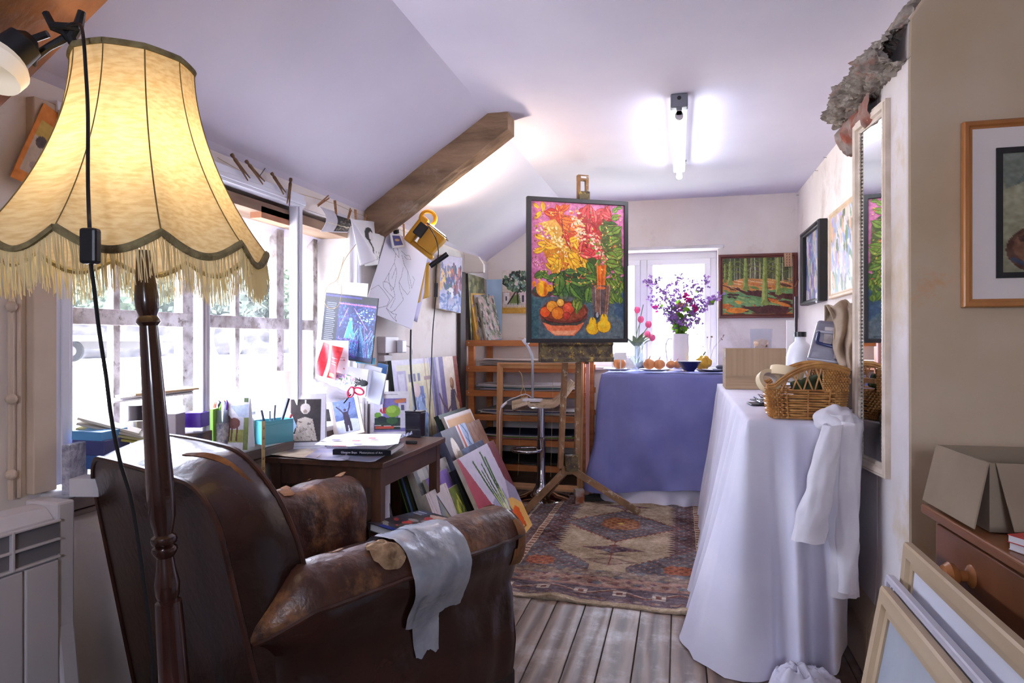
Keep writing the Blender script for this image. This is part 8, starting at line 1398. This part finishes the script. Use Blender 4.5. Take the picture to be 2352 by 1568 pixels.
# ------------------------------------------------------------ the yard outside
wl_ = pm('yard_stone', (46, 44, 50), (28, 27, 31), scale=4, rough=.95, bump=.5); b = MB(); b.grid(lambda u, v: (-12.2+.3*nz((u*30, v*5, 0), 1), 2+18*u, .6+.95*v+.08*nz((u*22, 0, 3), 1)*v), 120, 8, thick=.4); tag(b.build('stone_wall', wl_, smooth='all'), 'rough stone wall across the yard outside the long window', 'wall')
def bush(label, c, r, m, seed, sq=(1, 1, .8)):
    b = MB(); b.ball((0, 0, 0), r, n=60, k=40, sq=sq); b.v = [v*(1+.22*nz(v+Vector((seed, 0, 0)), 1.2/r)+.12*nz(v, 7/r)+.06*nz(v, 22/r)) for v in b.v]; rnd = random.Random(seed)
    for i in range(0, 5200):
        d = Vector((rnd.gauss(0, 1), rnd.gauss(0, 1), rnd.gauss(0, 1))).normalized(); p = Vector((d.x*sq[0], d.y*sq[1], d.z*sq[2]))*r*(1+.2*nz(d*r+Vector((seed, 0, 0)), 1.2/r)+rnd.uniform(.0, .13)); e = Vector((rnd.uniform(-1, 1), rnd.uniform(-1, 1), rnd.uniform(-1, 1))).normalized(); f = e.cross(d).normalized(); s = r*.035; b.add([p-e*s, p+f*s*.6, p+e*s, p-f*s*.6], [(0, 1, 2, 3)])
    b.v = [v+Vector(c) for v in b.v]; return tag(b.build('bush', m), label, 'bush')
lfm = pm('yard_leaves', (34, 46, 30), (22, 32, 22), scale=2, rough=.8); lf2 = pm('yard_leaves_pale', (56, 68, 46), (36, 48, 34), scale=2, rough=.8)
for i, (x, y, z, r, m, lb_) in enumerate(((-15, 8.5, 1.7, 2.4, lfm, 'dark bush beyond the yard wall at the left of the long window'), (-15.5, 12.5, 2.2, 2.7, lf2, 'pale bush beyond the yard wall behind the lamp pole'), (-15, 17, 2.3, 3.0, lfm, 'wide dark bush beyond the yard wall in the middle panes'), (-13.5, 22, 2.0, 2.7, lf2, 'pale bush furthest right beyond the long window'), (-17, 15, 4.6, 2.6, lfm, 'tall tree crown high behind the yard bushes'), (-17, 4.5, 2.8, 3.2, lf2, 'big pale bush leftmost beyond the yard wall'))): bush(lb_, (x, y, z), r, m, i*3+1, sq=(.7, 1.1, .7))
tr = thing('flatbed_trailer', 'flat farm trailer with a fat tyre parked in the yard', 'trailer', (-9, 7.6, .7)); tm_ = pm('trailer_steel', (62, 58, 60), rough=.6); b = MB(); b.box((-9.3, 7.9, 1.13), (1.6, 3.6, .09), rz=-.15); b.build('flatbed', tm_, tr, world=True); b = MB(); b.box((-9.3, 7.9, 1.02), (.12, 3.8, .12), rz=-.15); b.build('chassis', tm_, tr, world=True)
wc = at(163, 806, D=10.2); b = MB(Matrix.Translation(wc) @ Matrix.Rotation(TH+.4, 4, 'Z') @ Matrix.Rotation(pi/2, 4, 'X')); b.lathe([(.07, -.06), (.16, -.06), (.175, -.03), (.175, .03), (.16, .06), (.07, .06)], 28); wh = b.build('wheel', pm('tyre', (20, 20, 22), rough=.9), tr, world=True, smooth=True); b = MB(Matrix.Translation(wc) @ Matrix.Rotation(TH+.4, 4, 'Z') @ Matrix.Rotation(pi/2, 4, 'X')); b.lathe([(.001, .05), (.08, .05), (.085, .066), (.001, .064)], 20); b.build('hub', pm('hub_grey', (96, 94, 96)), wh, world=True)
b = MB(); b.tube([(-10.6, 13.5+.0*i, 1.05+.0*i) if False else (-10.6+.0*i, 13.6+.55*cos(t), 1.15+.55*sin(t)) for i, t in enumerate([2*pi*i/24 for i in range(25)])], .05, 6); tag(b.build('cable_drum', pm('drum_teal', (50, 66, 72)), smooth=True), 'round drum rim leaning on the yard wall outside', 'drum')
# ------------------------------------------------------------ families of like things
GR = {'pen': 'pens in the glass jar', 'tool': 'tools in the turquoise tin', 'dolly_peg': 'old dolly pegs above the window', 'spring_peg': 'spring pegs on the string', 'onion': 'onions on the table', 'paperback': 'paperback books', 'envelope': 'sloping pile of envelopes', 'folder': 'flat papers on the dark tub',
      'leaning_frame': 'frames leaning against the chest', 'wall_nail': 'nails in the walls', 'bush': 'bushes beyond the yard wall', 'tape_roll': 'masking tape rolls', 'clipboard': 'clipboards on the dust sheet', 'desk_calendar': 'calendar cards on the small table', 'painting': 'canvases leaning along the left wall',
      'canvas': 'canvases on top of the shelves', 'paper_scrap': 'papers on top of the shelves', 'magazine': 'magazines and pages', 'note_pad': 'spiral pads in the letter rack', 'plate': 'plates on the blue-clothed table', 'book': 'books on the small table', 'sheet_end': 'cloth ends on the floor', 'price_card': 'small white cards', 'trestle_table': 'tables under the dust sheet', 'paper_sheet': 'loose white sheets'}
import re as _re
fam = {}
for o in S.objects:
    if o.parent is None and o.get('category'): fam.setdefault(_re.sub(r'[.]\d+$', '', o.name), []).append(o)
for k, L_ in fam.items():
    if k in GR and len(L_) > 1:
        for o in L_:
            if not o.get('group'): o['group'] = GR[k]
